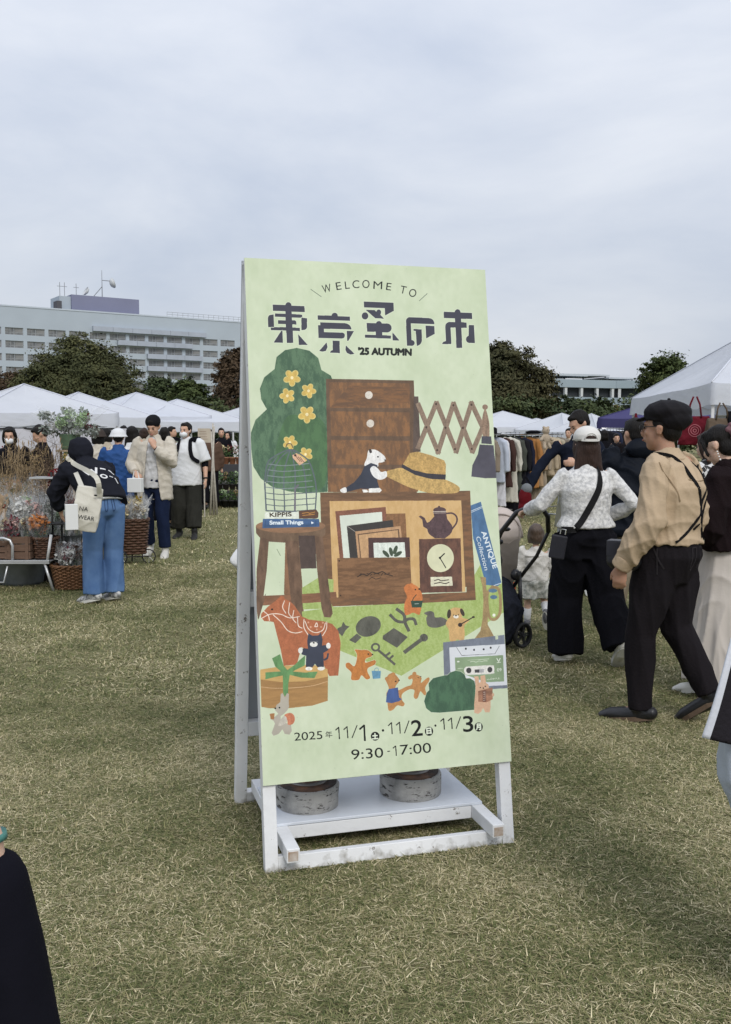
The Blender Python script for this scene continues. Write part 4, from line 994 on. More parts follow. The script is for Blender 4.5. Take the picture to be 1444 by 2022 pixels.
def scatter_grass(name, tufts, pts, smin, smax, seed):
    col = bpy.data.collections.new(name + '_tufts')
    for i, me in enumerate(tufts): col.objects.link(bpy.data.objects.new('tuft_%02d' % i, me))
    rg = np.random.default_rng(seed)
    me = bpy.data.meshes.new(name); me.from_pydata([tuple(p) for p in pts], [], [])
    n = len(pts)
    a = me.attributes.new('rot', 'FLOAT_VECTOR', 'POINT'); rr = np.zeros((n, 3), np.float32); rr[:, 2] = rg.uniform(0, 6.283, n); rr[:, 0] = rg.uniform(-.12, .12, n); a.data.foreach_set('vector', rr.ravel())
    a = me.attributes.new('scl', 'FLOAT', 'POINT'); a.data.foreach_set('value', rg.uniform(smin, smax, n).astype(np.float32))
    o = from_mesh(name, me); tag(o, kind='stuff')
    ng = bpy.data.node_groups.new(name, 'GeometryNodeTree')
    ng.interface.new_socket('Geometry', in_out='INPUT', socket_type='NodeSocketGeometry'); ng.interface.new_socket('Geometry', in_out='OUTPUT', socket_type='NodeSocketGeometry')
    N = ng.nodes; L = ng.links
    gi = N.new('NodeGroupInput'); go = N.new('NodeGroupOutput'); ip = N.new('GeometryNodeInstanceOnPoints'); ci = N.new('GeometryNodeCollectionInfo')
    ci.inputs['Collection'].default_value = col; ci.inputs['Separate Children'].default_value = True; ci.inputs['Reset Children'].default_value = True
    ip.inputs['Pick Instance'].default_value = True
    na = N.new('GeometryNodeInputNamedAttribute'); na.data_type = 'FLOAT_VECTOR'; na.inputs['Name'].default_value = 'rot'
    nb_ = N.new('GeometryNodeInputNamedAttribute'); nb_.data_type = 'FLOAT'; nb_.inputs['Name'].default_value = 'scl'
    L.new(gi.outputs[0], ip.inputs['Points']); L.new(ci.outputs[0], ip.inputs['Instance']); L.new(nb_.outputs[0], ip.inputs['Scale'])
    L.new(na.outputs[0], ip.inputs['Rotation']); L.new(ip.outputs[0], go.inputs[0])
    md = o.modifiers.new('scatter', 'NODES'); md.node_group = ng
    return o
def frame_pts(y0, y1, step, margin, seed):
    rg = random.Random(seed); P = []
    y = y0
    while y < y1:
        hw = y * .385 + margin; x = -hw
        while x < hw:
            P.append((x + rg.uniform(-step, step) * .6, y + rg.uniform(-step, step) * .6, 0)); x += step
        y += step
    return P
near = [tuft(i, 105, .055, .008, .028, .0030, .85) for i in range(7)]
mid = [tuft(20 + i, 90, .11, .014, .042, .0055, .82) for i in range(6)]
far = [tuft(40 + i, 70, .26, .02, .06, .012, .6) for i in range(5)]
scatter_grass('short_grass', near, frame_pts(1.3, 5.4, .046, 1.3, 1), .8, 1.25, 1)
scatter_grass('short_grass_middle', mid, frame_pts(5.4, 11, .095, 2.2, 2), .8, 1.25, 2)
scatter_grass('short_grass_far', far, frame_pts(11, 32, .26, 4.0, 3), .8, 1.2, 3)
# ------------------------------------------------------------------ the A-frame sign
SY = R(16.2); LEAN = R(9.0); BW, BL_, BE_ = 0.91, 1.82, 0.293
SO = Vector((-0.341, 3.23, 0))     # left front foot
s_ax = Vector((math.cos(SY), math.sin(SY), 0)); s_bk = Vector((-math.sin(SY), math.cos(SY), 0))
TOT = BL_ + BE_; DEP = 2 * TOT * math.sin(LEAN)
def white_paint():
    m = M('white_paint', (0.71, 0.72, 0.73), rough=.55, var=.07, scale=3, bump=.12, bscale=25, stretch=(1, 1, 1))
    nt = m.node_tree; ns = nt.nodes; L = nt.links; b = ns['Principled BSDF']
    src = b.inputs['Base Color'].links[0].from_socket
    tc = ns.new('ShaderNodeTexCoord')
    n = ns.new('ShaderNodeTexNoise'); n.inputs['Scale'].default_value = 22; n.inputs['Detail'].default_value = 8; n.inputs['Roughness'].default_value = .75
    L.new(tc.outputs['Object'], n.inputs['Vector'])
    cr = ns.new('ShaderNodeValToRGB'); cr.color_ramp.elements[0].position = .615; cr.color_ramp.elements[1].position = .66
    L.new(n.outputs[0], cr.inputs[0])
    mx = ns.new('ShaderNodeMix'); mx.data_type = 'RGBA'
    L.new(cr.outputs[0], mx.inputs[0]); L.new(src, mx.inputs[6]); mx.inputs[7].default_value = (0.16, 0.14, 0.12, 1)
    sx = ns.new('ShaderNodeSeparateXYZ'); L.new(tc.outputs['Object'], sx.inputs[0])      # mud splashes low on the feet
    n3 = ns.new('ShaderNodeTexNoise'); n3.inputs['Scale'].default_value = 30; n3.inputs['Detail'].default_value = 6; L.new(tc.outputs['Object'], n3.inputs['Vector'])
    mr = ns.new('ShaderNodeMapRange'); mr.inputs[1].default_value = .10; mr.inputs[2].default_value = .0; mr.inputs[3].default_value = -.25; mr.inputs[4].default_value = .30; L.new(sx.outputs[2], mr.inputs[0])
    ad = ns.new('ShaderNodeMath'); ad.operation = 'ADD'; L.new(mr.outputs[0], ad.inputs[0]); L.new(n3.outputs[0], ad.inputs[1])
    c3 = ns.new('ShaderNodeValToRGB'); c3.color_ramp.elements[0].position = .62; c3.color_ramp.elements[1].position = .95; c3.color_ramp.elements[1].color = (.8, .8, .8, 1); L.new(ad.outputs[0], c3.inputs[0])
    m3 = ns.new('ShaderNodeMix'); m3.data_type = 'RGBA'; L.new(c3.outputs[0], m3.inputs[0]); L.new(mx.outputs[2], m3.inputs[6]); m3.inputs[7].default_value = (.15, .13, .085, 1)
    L.new(m3.outputs[2], b.inputs['Base Color'])
    return m
WP = white_paint()
sign = thing('welcome_sign', 'white A-frame signboard with pale green illustrated welcome panel, standing on the grass', 'sign', SO, SY)
# local frame: x along the board, y backwards, z up
up_f = Vector((0, math.sin(LEAN), math.cos(LEAN))); nf = Vector((0, -math.cos(LEAN), math.sin(LEAN)))
up_b = Vector((0, -math.sin(LEAN), math.cos(LEAN))); nb = Vector((0, math.cos(LEAN), math.sin(LEAN)))
O = Vector((0, 0, 0)); OB = Vector((0, DEP, 0)); X = Vector((1, 0, 0))
def plank(name, a, b, w, h, up, bev=.002, mat=None):
    return MB().beam(a, b, w, h, up).build(name, mat or WP, sign, bevel=bev)
# front printed panel (12 mm thick), image on the face
pm = bpy.data.materials.new('printed_panel'); pm.use_nodes = True
nt = pm.node_tree; b = nt.nodes['Principled BSDF']
ti = nt.nodes.new('ShaderNodeTexImage'); ti.image = img; uvn = nt.nodes.new('ShaderNodeUVMap'); uvn.uv_map = 'UVMap'
nt.links.new(uvn.outputs[0], ti.inputs[0]); nt.links.new(ti.outputs[0], b.inputs['Base Color'])
b.inputs['Roughness'].default_value = .62; b.inputs['Specular IOR Level'].default_value = .25
bn = nt.nodes.new('ShaderNodeTexNoise'); bn.inputs['Scale'].default_value = 3.0; bpn = nt.nodes.new('ShaderNodeBump'); bpn.inputs['Strength'].default_value = .12; bpn.inputs['Distance'].default_value = .03
nt.links.new(bn.outputs[0], bpn.inputs['Height']); nt.links.new(bpn.outputs[0], b.inputs['Normal'])
th = .012; c0 = up_f * BE_ + nf * .032
vs = []
for k in (0, th):
    for x, u in ((0, 0), (BW, 0), (BW, BL_), (0, BL_)): vs.append(c0 + X * x + up_f * u - nf * k)
me = bpy.data.meshes.new('printed_panel')
me.from_pydata([tuple(v) for v in vs], [], [(0, 1, 2, 3), (7, 6, 5, 4), (0, 4, 5, 1), (1, 5, 6, 2), (2, 6, 7, 3), (3, 7, 4, 0)])
me.materials.append(pm); me.materials.append(WP)
uv = me.uv_layers.new(name='UVMap'); cc = [(0, 0), (1, 0), (1, 1), (0, 1)]
for p in me.polygons:
    p.material_index = 0 if p.index == 0 else 1
    for j, li in enumerate(p.loop_indices): uv.data[li].uv = cc[j] if p.index == 0 else (0, 0)
from_mesh('printed_panel', me, sign)['label'] = 'pale green panel with lettering, furniture and small animals'
# the back panel, plain
vs = []
cb = OB + up_b * BE_ + nb * .021
mbk = MB(); Vv = [cb + X * x + up_b * u + nb * k for k in (0, .009) for x, u in ((0, 0), (BW, 0), (BW, BL_), (0, BL_))]
mbk.add(Vv, [(3, 2, 1, 0), (4, 5, 6, 7), (1, 5, 4, 0), (2, 6, 5, 1), (3, 7, 6, 2), (0, 4, 7, 3)]).build('back_panel', M('grey_board', (0.30, 0.32, 0.35), rough=.8, var=.06, scale=2), sign)
LW = .045
for x in (LW / 2, BW - LW / 2):
    plank('leg', O + X * x, O + X * x + up_f * (TOT - .01), LW, .040, nf)
    plank('leg', OB + X * x, OB + X * x + up_b * (TOT - .01), LW, .042, nb)
for z in (BE_ + .03, .86, 1.38, 1.95):
    plank('cross_rail', O + X * LW + up_f * z, O + X * (BW - LW) + up_f * z, .06, .030, nf)
    plank('cross_rail', OB + X * LW + up_b * z, OB + X * (BW - LW) + up_b * z, .06, .034, nb)
# bottom rails front and back, two side runners that pass over them, deck
zf = .026
plank('bottom_rail', O + X * LW + up_f * zf, O + X * (BW - LW) + up_f * zf, .050, .036, nf).location = (0, 0, 0)
plank('bottom_rail', OB + X * LW + up_b * zf, OB + X * (BW - LW) + up_b * zf, .050, .036, nb)
for x in (.085, BW - .085):
    plank('side_runner', Vector((x, -.072, .077)), Vector((x, DEP - .03, .077)), .045, .048, (0, 0, 1), .003)
plank('deck_front_rail', Vector((.108, 0.150, .076)), Vector((BW - .108, 0.150, .076)), .05, .046, (0, 0, 1))
plank('deck_back_rail', Vector((.108, DEP - .065, .070)), Vector((BW - .108, DEP - .065, .070)), .05, .052, (0, 0, 1))
deck = MB().box((.066, .124, .101), (BW - .066, DEP - .15, .112)).build('deck_board', M('deck_paint', (0.60, 0.64, 0.70), rough=.35, var=.06, scale=5, spec=.5), sign, bevel=.002)
for k, x in enumerate((.085, BW - .085)):
    MB().box((x - .018, -.0735, .060), (x + .016, -.0715, .092)).build('end_grain', M('end_grain', (0.30, 0.20, 0.13), col2=(.55, .5, .45), rough=.9, scale=40), sign)
# round iron weights on the deck
def weight(cx_, cy_, label, rot):
    gm = M('weight_paint', (0.20, 0.20, 0.195), rough=.75, col2=(.40, .395, .38), scale=14, bump=.35, bscale=40, contrast=(.3, .6))
    nt = gm.node_tree
    if 'worn' not in nt.nodes:
        ns = nt.nodes; L = nt.links; b = ns['Principled BSDF']; src = b.inputs['Base Color'].links[0].from_socket
        tc = ns.new('ShaderNodeTexCoord'); n = ns.new('ShaderNodeTexNoise'); n.name = 'worn'; n.inputs['Scale'].default_value = 30; n.inputs['Detail'].default_value = 8; n.inputs['Roughness'].default_value = .7
        mp = ns.new('ShaderNodeMapping'); mp.inputs['Scale'].default_value = (.6, .6, 2.2); L.new(tc.outputs['Object'], mp.inputs[0]); L.new(mp.outputs[0], n.inputs['Vector'])
        cr = ns.new('ShaderNodeValToRGB'); cr.color_ramp.elements[0].position = .545; cr.color_ramp.elements[1].position = .60; L.new(n.outputs[0], cr.inputs[0])
        mx = ns.new('ShaderNodeMix'); mx.data_type = 'RGBA'; L.new(cr.outputs[0], mx.inputs[0]); L.new(src, mx.inputs[6]); mx.inputs[7].default_value = (.035, .03, .028, 1); L.new(mx.outputs[2], b.inputs['Base Color'])
    p = sign.matrix_world if False else None
    wpos = SO + s_ax * cx_ + s_bk * cy_ + Vector((0, 0, .112))
    t = thing('sign_weight', label, 'weight', wpos, SY + rot, 'round iron weights on the sign base')
    r, h, seg = .118, .082, 40
    vs = []; fs = []
    # body with a recess cut in the lower part for the grip
    prof = [(r - .004, 0), (r, .006), (r, .045), (r, h - .008), (r - .006, h)]
    for rr, z in prof:
        for i in range(seg):
            a = 2 * math.pi * i / seg; da = (a - math.pi + math.pi) % (2 * math.pi) - math.pi
            q = rr
            if z < .05 and abs(da) < .62: q = rr * .62
            vs.append((q * math.cos(a), q * math.sin(a), z))
    # split ring so the notch has a flat ceiling
    for j in range(len(prof) - 1):
        for i in range(seg):
            a = j * seg + i; b2 = j * seg + (i + 1) % seg; fs.append((a, b2, b2 + seg, a + seg))
    fs.append(tuple(reversed(range(seg)))); fs.append(tuple(range(4 * seg, 5 * seg)))
    o = mk('body', vs, fs, gm, t); o.data.shade_smooth(); 
    ed = o.modifiers.new('e', 'EDGE_SPLIT'); ed.split_angle = R(40)
    rust = M('rust', (0.055, 0.045, 0.042), rough=.8, col2=(.23, .12, .07), scale=9, contrast=(.42, .66), bump=.3, bscale=60)
    MB().lathe([(r - .012, 0), (r - .012, .003), (r - .02, .0045), (.074, .0042), (.070, .010), (.062, .012), (.056, .008), (.054, .016), (.045, .026), (.030, .030), (.012, .030)], 36, (0, 0, h)).build('top_plate', rust, t, smooth=True).modifiers.new('e', 'EDGE_SPLIT').split_angle = R(40)
    MB().lathe([(.066, 0), (.073, .003), (.073, .006), (.064, .008)], 32, (0, 0, h + .006)).build('rim', M('bare_metal', (0.22, 0.21, 0.20), rough=.45, metal=.6), t, smooth=True)
    return t
weight(.215, .285, 'round rusty weight on the left half of the sign base', R(185))
weight(.620, .295, 'round rusty weight on the right half of the sign base', R(190))
# ------------------------------------------------------------------ people
def skin(nm, c): return M(nm, c, rough=.55, var=.06, scale=9, spec=.35, sub=.12, bump=.05, bscale=120)
SKIN = skin('skin', (.50, .305, .215)); SKIN2 = skin('skin_tanned', (.40, .225, .150)); SKINP = skin('skin_pale', (.60, .40, .30))
HAIRB = M('black_hair', (.005, .0045, .0045), rough=.6, col2=(.014, .012, .011), scale=30, stretch=(6, 6, .6), bump=.5, bscale=30, spec=.18)
HAIRD = M('dark_brown_hair', (.022, .013, .010), rough=.55, col2=(.050, .028, .022), scale=30, stretch=(6, 6, .5), bump=.6, bscale=30, spec=.22)
HAIRC = M('child_brown_hair', (.040, .026, .018), rough=.45, col2=(.10, .066, .045), scale=30, stretch=(6, 6, .5), bump=.4, bscale=30, spec=.5)
EYE = M('eye_dark', (.012, .010, .010), rough=.2, var=.1, spec=.6); LIP = M('lip', (.36, .14, .12), rough=.5)
def cloth(nm, c, var=.09, **k):
    k.setdefault('rough', .92); k.setdefault('spec', .08); k.setdefault('scale', 7); k.setdefault('bump', .22); k.setdefault('bscale', 90)
    return M(nm, c, var=var, **k)
V = Vector
def rotm(axis, a): return Matrix.Rotation(a, 3, axis)

class Person:
    """local frame: faces +Y, right hand side +X, feet at z 0; joints given for a 1.70 m adult"""
    def __init__(s, name, label, loc, rz, height=1.65, pose=None, vox=.012, skinmat=None, build=1.0, female=False, head_yaw=0, head_pitch=0, head_roll=0, group=None, cat='person', child=False):
        s.k = height / 1.70; s.vox = vox; s.build = build; s.fem = female; s.child = child
        s.root = thing(name, label, cat, loc, rz, group)
        J = dict(pelvis=(0, 0, .93), waist=(0, 0, 1.07), chest=(0, 0, 1.26), neck=(0, -.01, 1.43), head=(0, .02, 1.575))
        sw = .165 if female else .185
        for sd, sg in (('R', 1), ('L', -1)):
            J['s' + sd] = (sg * sw, -.005, 1.385); J['e' + sd] = (sg * (sw + .055), -.03, 1.11); J['w' + sd] = (sg * (sw + .07), .03, .87)
            J['h' + sd] = (sg * .088, 0, .90); J['k' + sd] = (sg * .10, .02, .49); J['a' + sd] = (sg * .105, -.025, .085)
            J['t' + sd] = (sg * .12, .13, .03)
        if child:
            J.update(pelvis=(0, 0, .80), waist=(0, 0, .93), chest=(0, 0, 1.07), neck=(0, -.01, 1.20), head=(0, .02, 1.43))
            for sd, sg in (('R', 1), ('L', -1)):
                J['s' + sd] = (sg * .19, 0, 1.16); J['e' + sd] = (sg * .27, -.02, .94); J['w' + sd] = (sg * .29, .05, .74)
                J['h' + sd] = (sg * .10, 0, .78); J['k' + sd] = (sg * .11, .02, .43); J['a' + sd] = (sg * .11, -.02, .10); J['t' + sd] = (sg * .12, .14, .04)
        if pose: J.update(pose)
        s.J = {a: V(b) * s.k for a, b in J.items()}
        s.skin = skinmat or SKIN
        s.HR = rotm('Z', R(head_yaw)) @ rotm('X', R(-head_pitch)) @ rotm('Y', R(head_roll))
        s.seed = int(abs(loc[0] * 77 + loc[1] * 13)) % 997
        s.hands = {}; s.hand_spec = {}; s.bare_legs = False; s.bare_arms = False
        a = s.J['sR'] - s.J['sL']; s.side = a.normalized(); h = s.J['hR'] - s.J['hL']; s.hside = h.normalized()
    def hp(s, p):   # head-local point -> local
        c = 1.0 if not s.child else 1.32
        return s.J['head'] + s.HR @ (V(p) * s.k * c)
    def hf(s): return s.HR
    def head_geo(s):
        g = []; k = s.k * (1.32 if s.child else 1); F = s.HR
        def b(c, r): g.append(ball_geo(s.hp(c), [x * k for x in r], F, 16, 10))
        b((0, -.012, .030), (.073, .092, .088)); b((0, .022, -.035), (.060, .066, .082)); b((0, .048, -.088), (.030, .032, .028)); b((0, .03, -.07), (.048, .045, .035))
        b((0, .068, .028), (.048, .024, .018))
        g.append(tube_geo([s.hp((0, .086, .018)), s.hp((0, .103, -.018)), s.hp((0, .100, -.030))], [.008 * k, .013 * k, .014 * k], 8, dome=True))
        b((0, .088, -.060), (.021, .012, .010)); b((.036, .062, -.020), (.020, .018, .022)); b((-.036, .062, -.020), (.020, .018, .022))
        for sx in (-1, 1): b((sx * .076, -.012, -.008), (.009, .019, .031)); b((sx * .080, -.020, .004), (.008, .014, .018))
        return g
    def hand(s, sd, d, palm, curl=.35, fingers=None, thumb=.5, spread=.12):
        """d: hand direction, palm: direction the palm faces, curl 0..1"""
        s.hand_spec[sd] = (V(d).normalized(), V(palm).normalized(), curl, thumb, spread)
    def hand_geo(s, sd):
        d, p, curl, thumb, spread = s.hand_spec.get(sd, ((s.J['w' + sd] - s.J['e' + sd]).normalized(), V((-1 if sd == 'R' else 1, 0, 0)), .35, .5, .1))
        k = s.k * (.85 if s.fem else 1) * (.8 if s.child else 1); w = s.J['w' + sd]; p = (p - d * p.dot(d)).normalized(); q = d.cross(p)   # q across palm
        sg = 1 if sd == 'R' else -1
        thumbside = q * sg if True else q
        g = [tube_geo([w - d * .01 * k, w + d * .03 * k, w + d * .085 * k], [(.026 * k, .018 * k), (.036 * k, .016 * k), (.040 * k, .013 * k)], 10, side=q, dome=True)]
        for i, (off, L) in enumerate(((.029, .068), (.010, .076), (-.010, .071), (-.028, .055))):
            b0 = w + (d * (.082 - abs(off) * .2) + thumbside * off) * k; dd = (d + thumbside * off * spread * 8).normalized()
            pts = [b0 - dd * .015 * k]; a = curl * .5; pp = b0
            for j, fr in enumerate((.44, .32, .24)):
                di = dd * math.cos(a) + p * math.sin(a); pts.append(pp); pp = pp + di * L * fr * k; a += curl * (1.0 + .15 * i)
            pts.append(pp)
            g.append(tube_geo(pts, [.0088 * k] * 2 + [.0083 * k, .0078 * k, .0068 * k], 8, dome=True))
        t0 = w + d * .022 * k + thumbside * .024 * k; td = (d * .75 + thumbside * (.75 - thumb * .4) + p * thumb * .7).normalized(); t1 = t0 + td * .042 * k
        td2 = (d * .85 + thumbside * .15 + p * thumb * .5).normalized(); g.append(tube_geo([t0, t1, t1 + td2 * .034 * k], [.0125 * k, .0105 * k, .0085 * k], 8, dome=True))
        return g
    def body(s, fingers=True):
        J = s.J; k = s.k; bd = s.build; g = s.head_geo(); f = .9 if s.fem else 1
        nk = J['neck']; hd = s.hp((0, -.012, -.055))
        g.append(tube_geo([nk - V((0, 0, .03)) * k, nk + (hd - nk) * .5, hd], [.056 * k * f, .050 * k * f, .050 * k * f], 12, dome=True))
        g.append(s.torso_geo(-.008))
        for sd in 'RL':
            g.append(tube_geo([J['s' + sd], J['s' + sd].lerp(J['e' + sd], .4), J['e' + sd], J['e' + sd].lerp(J['w' + sd], .3), J['w' + sd]], [x * k * f * bd for x in (.050, .043, .036, .036, .025)], 10, dome=True))
            g += s.hand_geo(sd) if fingers else [ball_geo(J['w' + sd] + (J['w' + sd] - J['e' + sd]).normalized() * .05 * k, (.035 * k, .03 * k, .06 * k))]
            g.append(tube_geo([J['h' + sd], J['h' + sd].lerp(J['k' + sd], .45), J['k' + sd], J['k' + sd].lerp(J['a' + sd], .3), J['a' + sd]], [x * k * bd for x in (.078, .070, .052, .054, .036)], 12, dome=True))
            g.append(tube_geo([J['a' + sd], J['t' + sd]], [.024 * k, .016 * k], 8, dome=True))
        s.bodyo = fuse('body', g, s.vox, s.skin, s.root, smooth=2)
        return s
    def torso_geo(s, m, low=None, flare=0, belly=0):
        """m: margin added round the torso"""
        J = s.J; k = s.k; b = s.build
        P = [J['pelvis'] - (J['waist'] - J['pelvis']) * .5, J['pelvis'], J['waist'], J['waist'].lerp(J['chest'], .55), J['chest'], J['chest'].lerp(J['neck'], .62), J['neck'] - (J['neck'] - J['chest']) * .08]
        w = J['sR'].x - J['sL'].x; sw = (J['sR'] - J['sL']).length / 2
        hips = .168 if s.fem else .158; wa = .125 if s.fem else .145
        rs = [(hips * .86, .10), (hips, .112 + belly * .4), (wa, .098 + belly), (wa + .012, .104 + belly * .7), (.150 if s.fem else .168, .112), (sw / k * .92, .088), (.062, .058)]
        rs = [((x * b + m) * k, (y * b + m) * k) for x, y in rs]
        return tube_geo(P, rs, 36, side=s.side, dome=True)
    def face(s, mask=False, male=False):
        for sx in (-1, 1):
            e_ = MB().ball(s.hp((sx * .030, .0835, .004)), (.0125 * s.k, .006 * s.k, .0052 * s.k), s.HR, 10, 6).build('eye', EYE, s.root, smooth=True)
            MB().tube([s.hp((sx * .016, .089, .020)), s.hp((sx * .030, .090, .025)), s.hp((sx * .046, .080, .021))], [.002 * s.k, .0028 * s.k, .0015 * s.k], 5).build('eyebrow', HAIRB, s.root)
        if not mask: MB().ball(s.hp((0, .0965, -.060)), (.019 * s.k, .006 * s.k, .0055 * s.k), s.HR, 10, 6).build('mouth', LIP, s.root, smooth=True)
        else:
            k = s.k; g = [ball_geo(s.hp((0, .055, -.052)), (.060 * k, .062 * k, .050 * k), s.HR, 16, 10)]
            fuse('face_mask', g, .009, cloth('mask_white', (.72, .73, .74)), s.root, 2)
            MB().tube([s.hp((.055, .06, -.03)), s.hp((.080, .0, .0))], .002, 5).tube([s.hp((-.055, .06, -.03)), s.hp((-.080, .0, .0))], .002, 5).build('mask_strap', _M['mask_white'], s.root)
        return s
    def hair(s, mat, style='short', length=.2, vox=None):
        k = s.k * (1.32 if s.child else 1); F = s.HR; g = []
        def b(c, r): g.append(ball_geo(s.hp(c), [x * k for x in r], F, 16, 10))
        b((0, -.026, .044), (.083, .092, .088)); b((0, .040, .088), (.058, .042, .026))
        if style == 'short': b((0, -.055, -.01), (.070, .052, .060)); b((.066, -.012, .03), (.018, .045, .035)); b((-.066, -.012, .03), (.018, .045, .035))
        if style in ('bob', 'long'):
            b((0, -.045, -.02), (.086, .066, .085))
            for sx in (-1, 1): g.append(tube_geo([s.hp((sx * .066, .02, .055)), s.hp((sx * .080, .0, -.02)), s.hp((sx * .070, -.01, -.085))], [(.022 * k, .040 * k)] * 3, 8, dome=True))
        if style == 'bob': b((0, -.03, -.065), (.084, .066, .045))
        if style == 'long':
            back = s.hp((0, -.055, -.03)); dn = V((0, -.012, -1))
            g.append(tube_geo([back, back + dn * length * .35, back + dn * length * .75, back + dn * length], [(.088 * k, .050 * k), (.098 * k, .044 * k), (.108 * k, .036 * k), (.090 * k, .016 * k)], 16, side=F @ V((1, 0, 0)), dome=True))
        if style == 'bun':
            b((0, -.05, -.02), (.074, .058, .070)); b((0, -.118, .045), (.050, .042, .050))
            for sx in (-1, 1): g.append(tube_geo([s.hp((sx * .050, .070, .070)), s.hp((sx * .066, .062, .02)), s.hp((sx * .064, .058, -.04))], [(.012 * k, .012 * k)] * 3, 8, dome=True))
            b((0, .074, .062), (.050, .018, .026))
        if style == 'pony': b((0, -.05, -.02), (.076, .058, .070)); g.append(tube_geo([s.hp((0, -.10, .02)), s.hp((0, -.14, -.06)), s.hp((0, -.12, -.16))], [.022 * k, .030 * k, .012 * k], 10, dome=True))
        o = fuse('hair', g, vox or max(.008, s.vox), mat, s.root, 2, fold=.008, kind='v', seed=s.seed)
        return s
    # ---- garments
    def trousers(s, mat, hip=.030, thigh=.095, knee=.085, hem=.095, high=False, fold=.012, name='trousers', to=.07, flat=1.0):
        J = s.J; k = s.k; b = s.build; g = []
        top = J['waist'] if high else J['pelvis'].lerp(J['waist'], .55)
        hips = (.168 if s.fem else .158) * b; wa = (.128 if s.fem else .148) * b
        g.append(tube_geo([J['pelvis'] - (J['waist'] - J['pelvis']) * .45, J['pelvis'], top], [((hips * .9 + hip) * k, (.10 + hip) * k), ((hips + hip * .8) * k, (.112 * b + hip) * k), ((wa + hip * .55 + (0 if high else .012)) * k, (.104 * b + hip * .5) * k)], 40, side=s.hside, dome=True))
        for sd in 'RL':
            a = J['a' + sd]; kn = J['k' + sd]; h = J['h' + sd]; dn = (a - kn).normalized(); end = a - dn * to * k
            r1 = (thigh * b * k); r2 = knee * b * k; r3 = hem * k
            g.append(tube_geo([h + V((0, 0, .02)), h.lerp(kn, .35), h.lerp(kn, .7), kn, kn.lerp(end, .5), end], [r1 * 1.0, r1, (r1 + r2) / 2, r2, (r2 + r3) / 2, r3], 14, dome=False))
        s.tro = fuse(name, g, s.vox, mat, s.root, 4, fold=fold, kind='v', seed=s.seed + 3)
        return s.tro
    def skirt(s, mat, length=.45, r1=.26, fold=.02, name='skirt', back=0):
        J = s.J; k = s.k; t = J['pelvis'].lerp(J['waist'], .8); n = 7; P = []; rs = []
        for i in range(n):
            q = i / (n - 1); P.append(V((t.x, t.y + back * q * k, t.z - q * length * k))); r = .14 + (r1 - .14) * (q ** .7); rs.append(((r + .01) * k, (r * .86) * k))
        return fuse(name, [tube_geo(P, rs, 24, side=s.hside, dome=False)], s.vox, mat, s.root, 3, fold=fold, kind='v', seed=s.seed + 5)
    def top(s, mat, m=.018, hem=.0, sleeve=1.0, sl=(.052, .054, .050, .044), fold=.011, name='shirt', collar=True, low=None, wide=0.0, cuff=True, necko=.0):
        """sleeve: 1 to the wrist, .35 short; hem: extra length below the pelvis"""
        J = s.J; k = s.k; b = s.build; g = []
        up = (J['waist'] - J['pelvis']).normalized()
        hips = (.168 if s.fem else .158); wa = (.130 if s.fem else .150)
        P = [J['pelvis'] - up * (hem + .035) * k, J['pelvis'] + up * (.04 if hem > -.06 else -hem * .5 + .035) * k, J['waist'], J['waist'].lerp(J['chest'], .55), J['chest'], J['chest'].lerp(J['neck'], .60), J['neck'] - (J['neck'] - J['chest']) * (.07 - necko)]
        sw = (J['sR'] - J['sL']).length / 2 / k
        rs = [(hips * b + m + wide * 1.2, .114 * b + m + wide), (hips * b + m + wide, .112 * b + m + wide * .9), (wa * b + m + wide * .8, .104 * b + m + wide * .7), (wa * b + .014 + m + wide * .6, .108 * b + m + wide * .5), ((.152 if s.fem else .170) * b + m + wide * .4, .114 * b + m + wide * .3), (sw * .95 + m * .9, .090 + m), (.068 + m * .8, .062 + m * .8)]
        if low is not None: P = P[low:]; rs = rs[low:]
        g.append(tube_geo(P, [(x * k, y * k) for x, y in rs], 40, side=s.side, dome=2))
        for sd in 'RL':
            S, E, Wr = J['s' + sd], J['e' + sd], J['w' + sd]; inn = (J['neck'] - S).normalized()
            full = [(S + inn * .03 * k, sl[0]), (S, sl[0]), (S.lerp(E, .5), (sl[0] + sl[1]) / 2), (E, sl[1]), (E.lerp(Wr, .5), sl[2]), (E.lerp(Wr, .93), sl[3])]
            if sleeve >= 1: pts = full
            elif sleeve > .5: q = (sleeve - .5) * 2; pts = full[:4] + [(E.lerp(Wr, q), sl[2])]
            else: q = sleeve * 2; pts = full[:2] + [(S.lerp(E, q * .5), (sl[0] + sl[1]) / 2), (S.lerp(E, q), sl[1])]
            g.append(tube_geo([p for p, _ in pts], [r * k * b for _, r in pts], 12, dome=False))
        return fuse(name, g, s.vox, mat, s.root, 6, fold=fold, kind='r', seed=s.seed + 9)
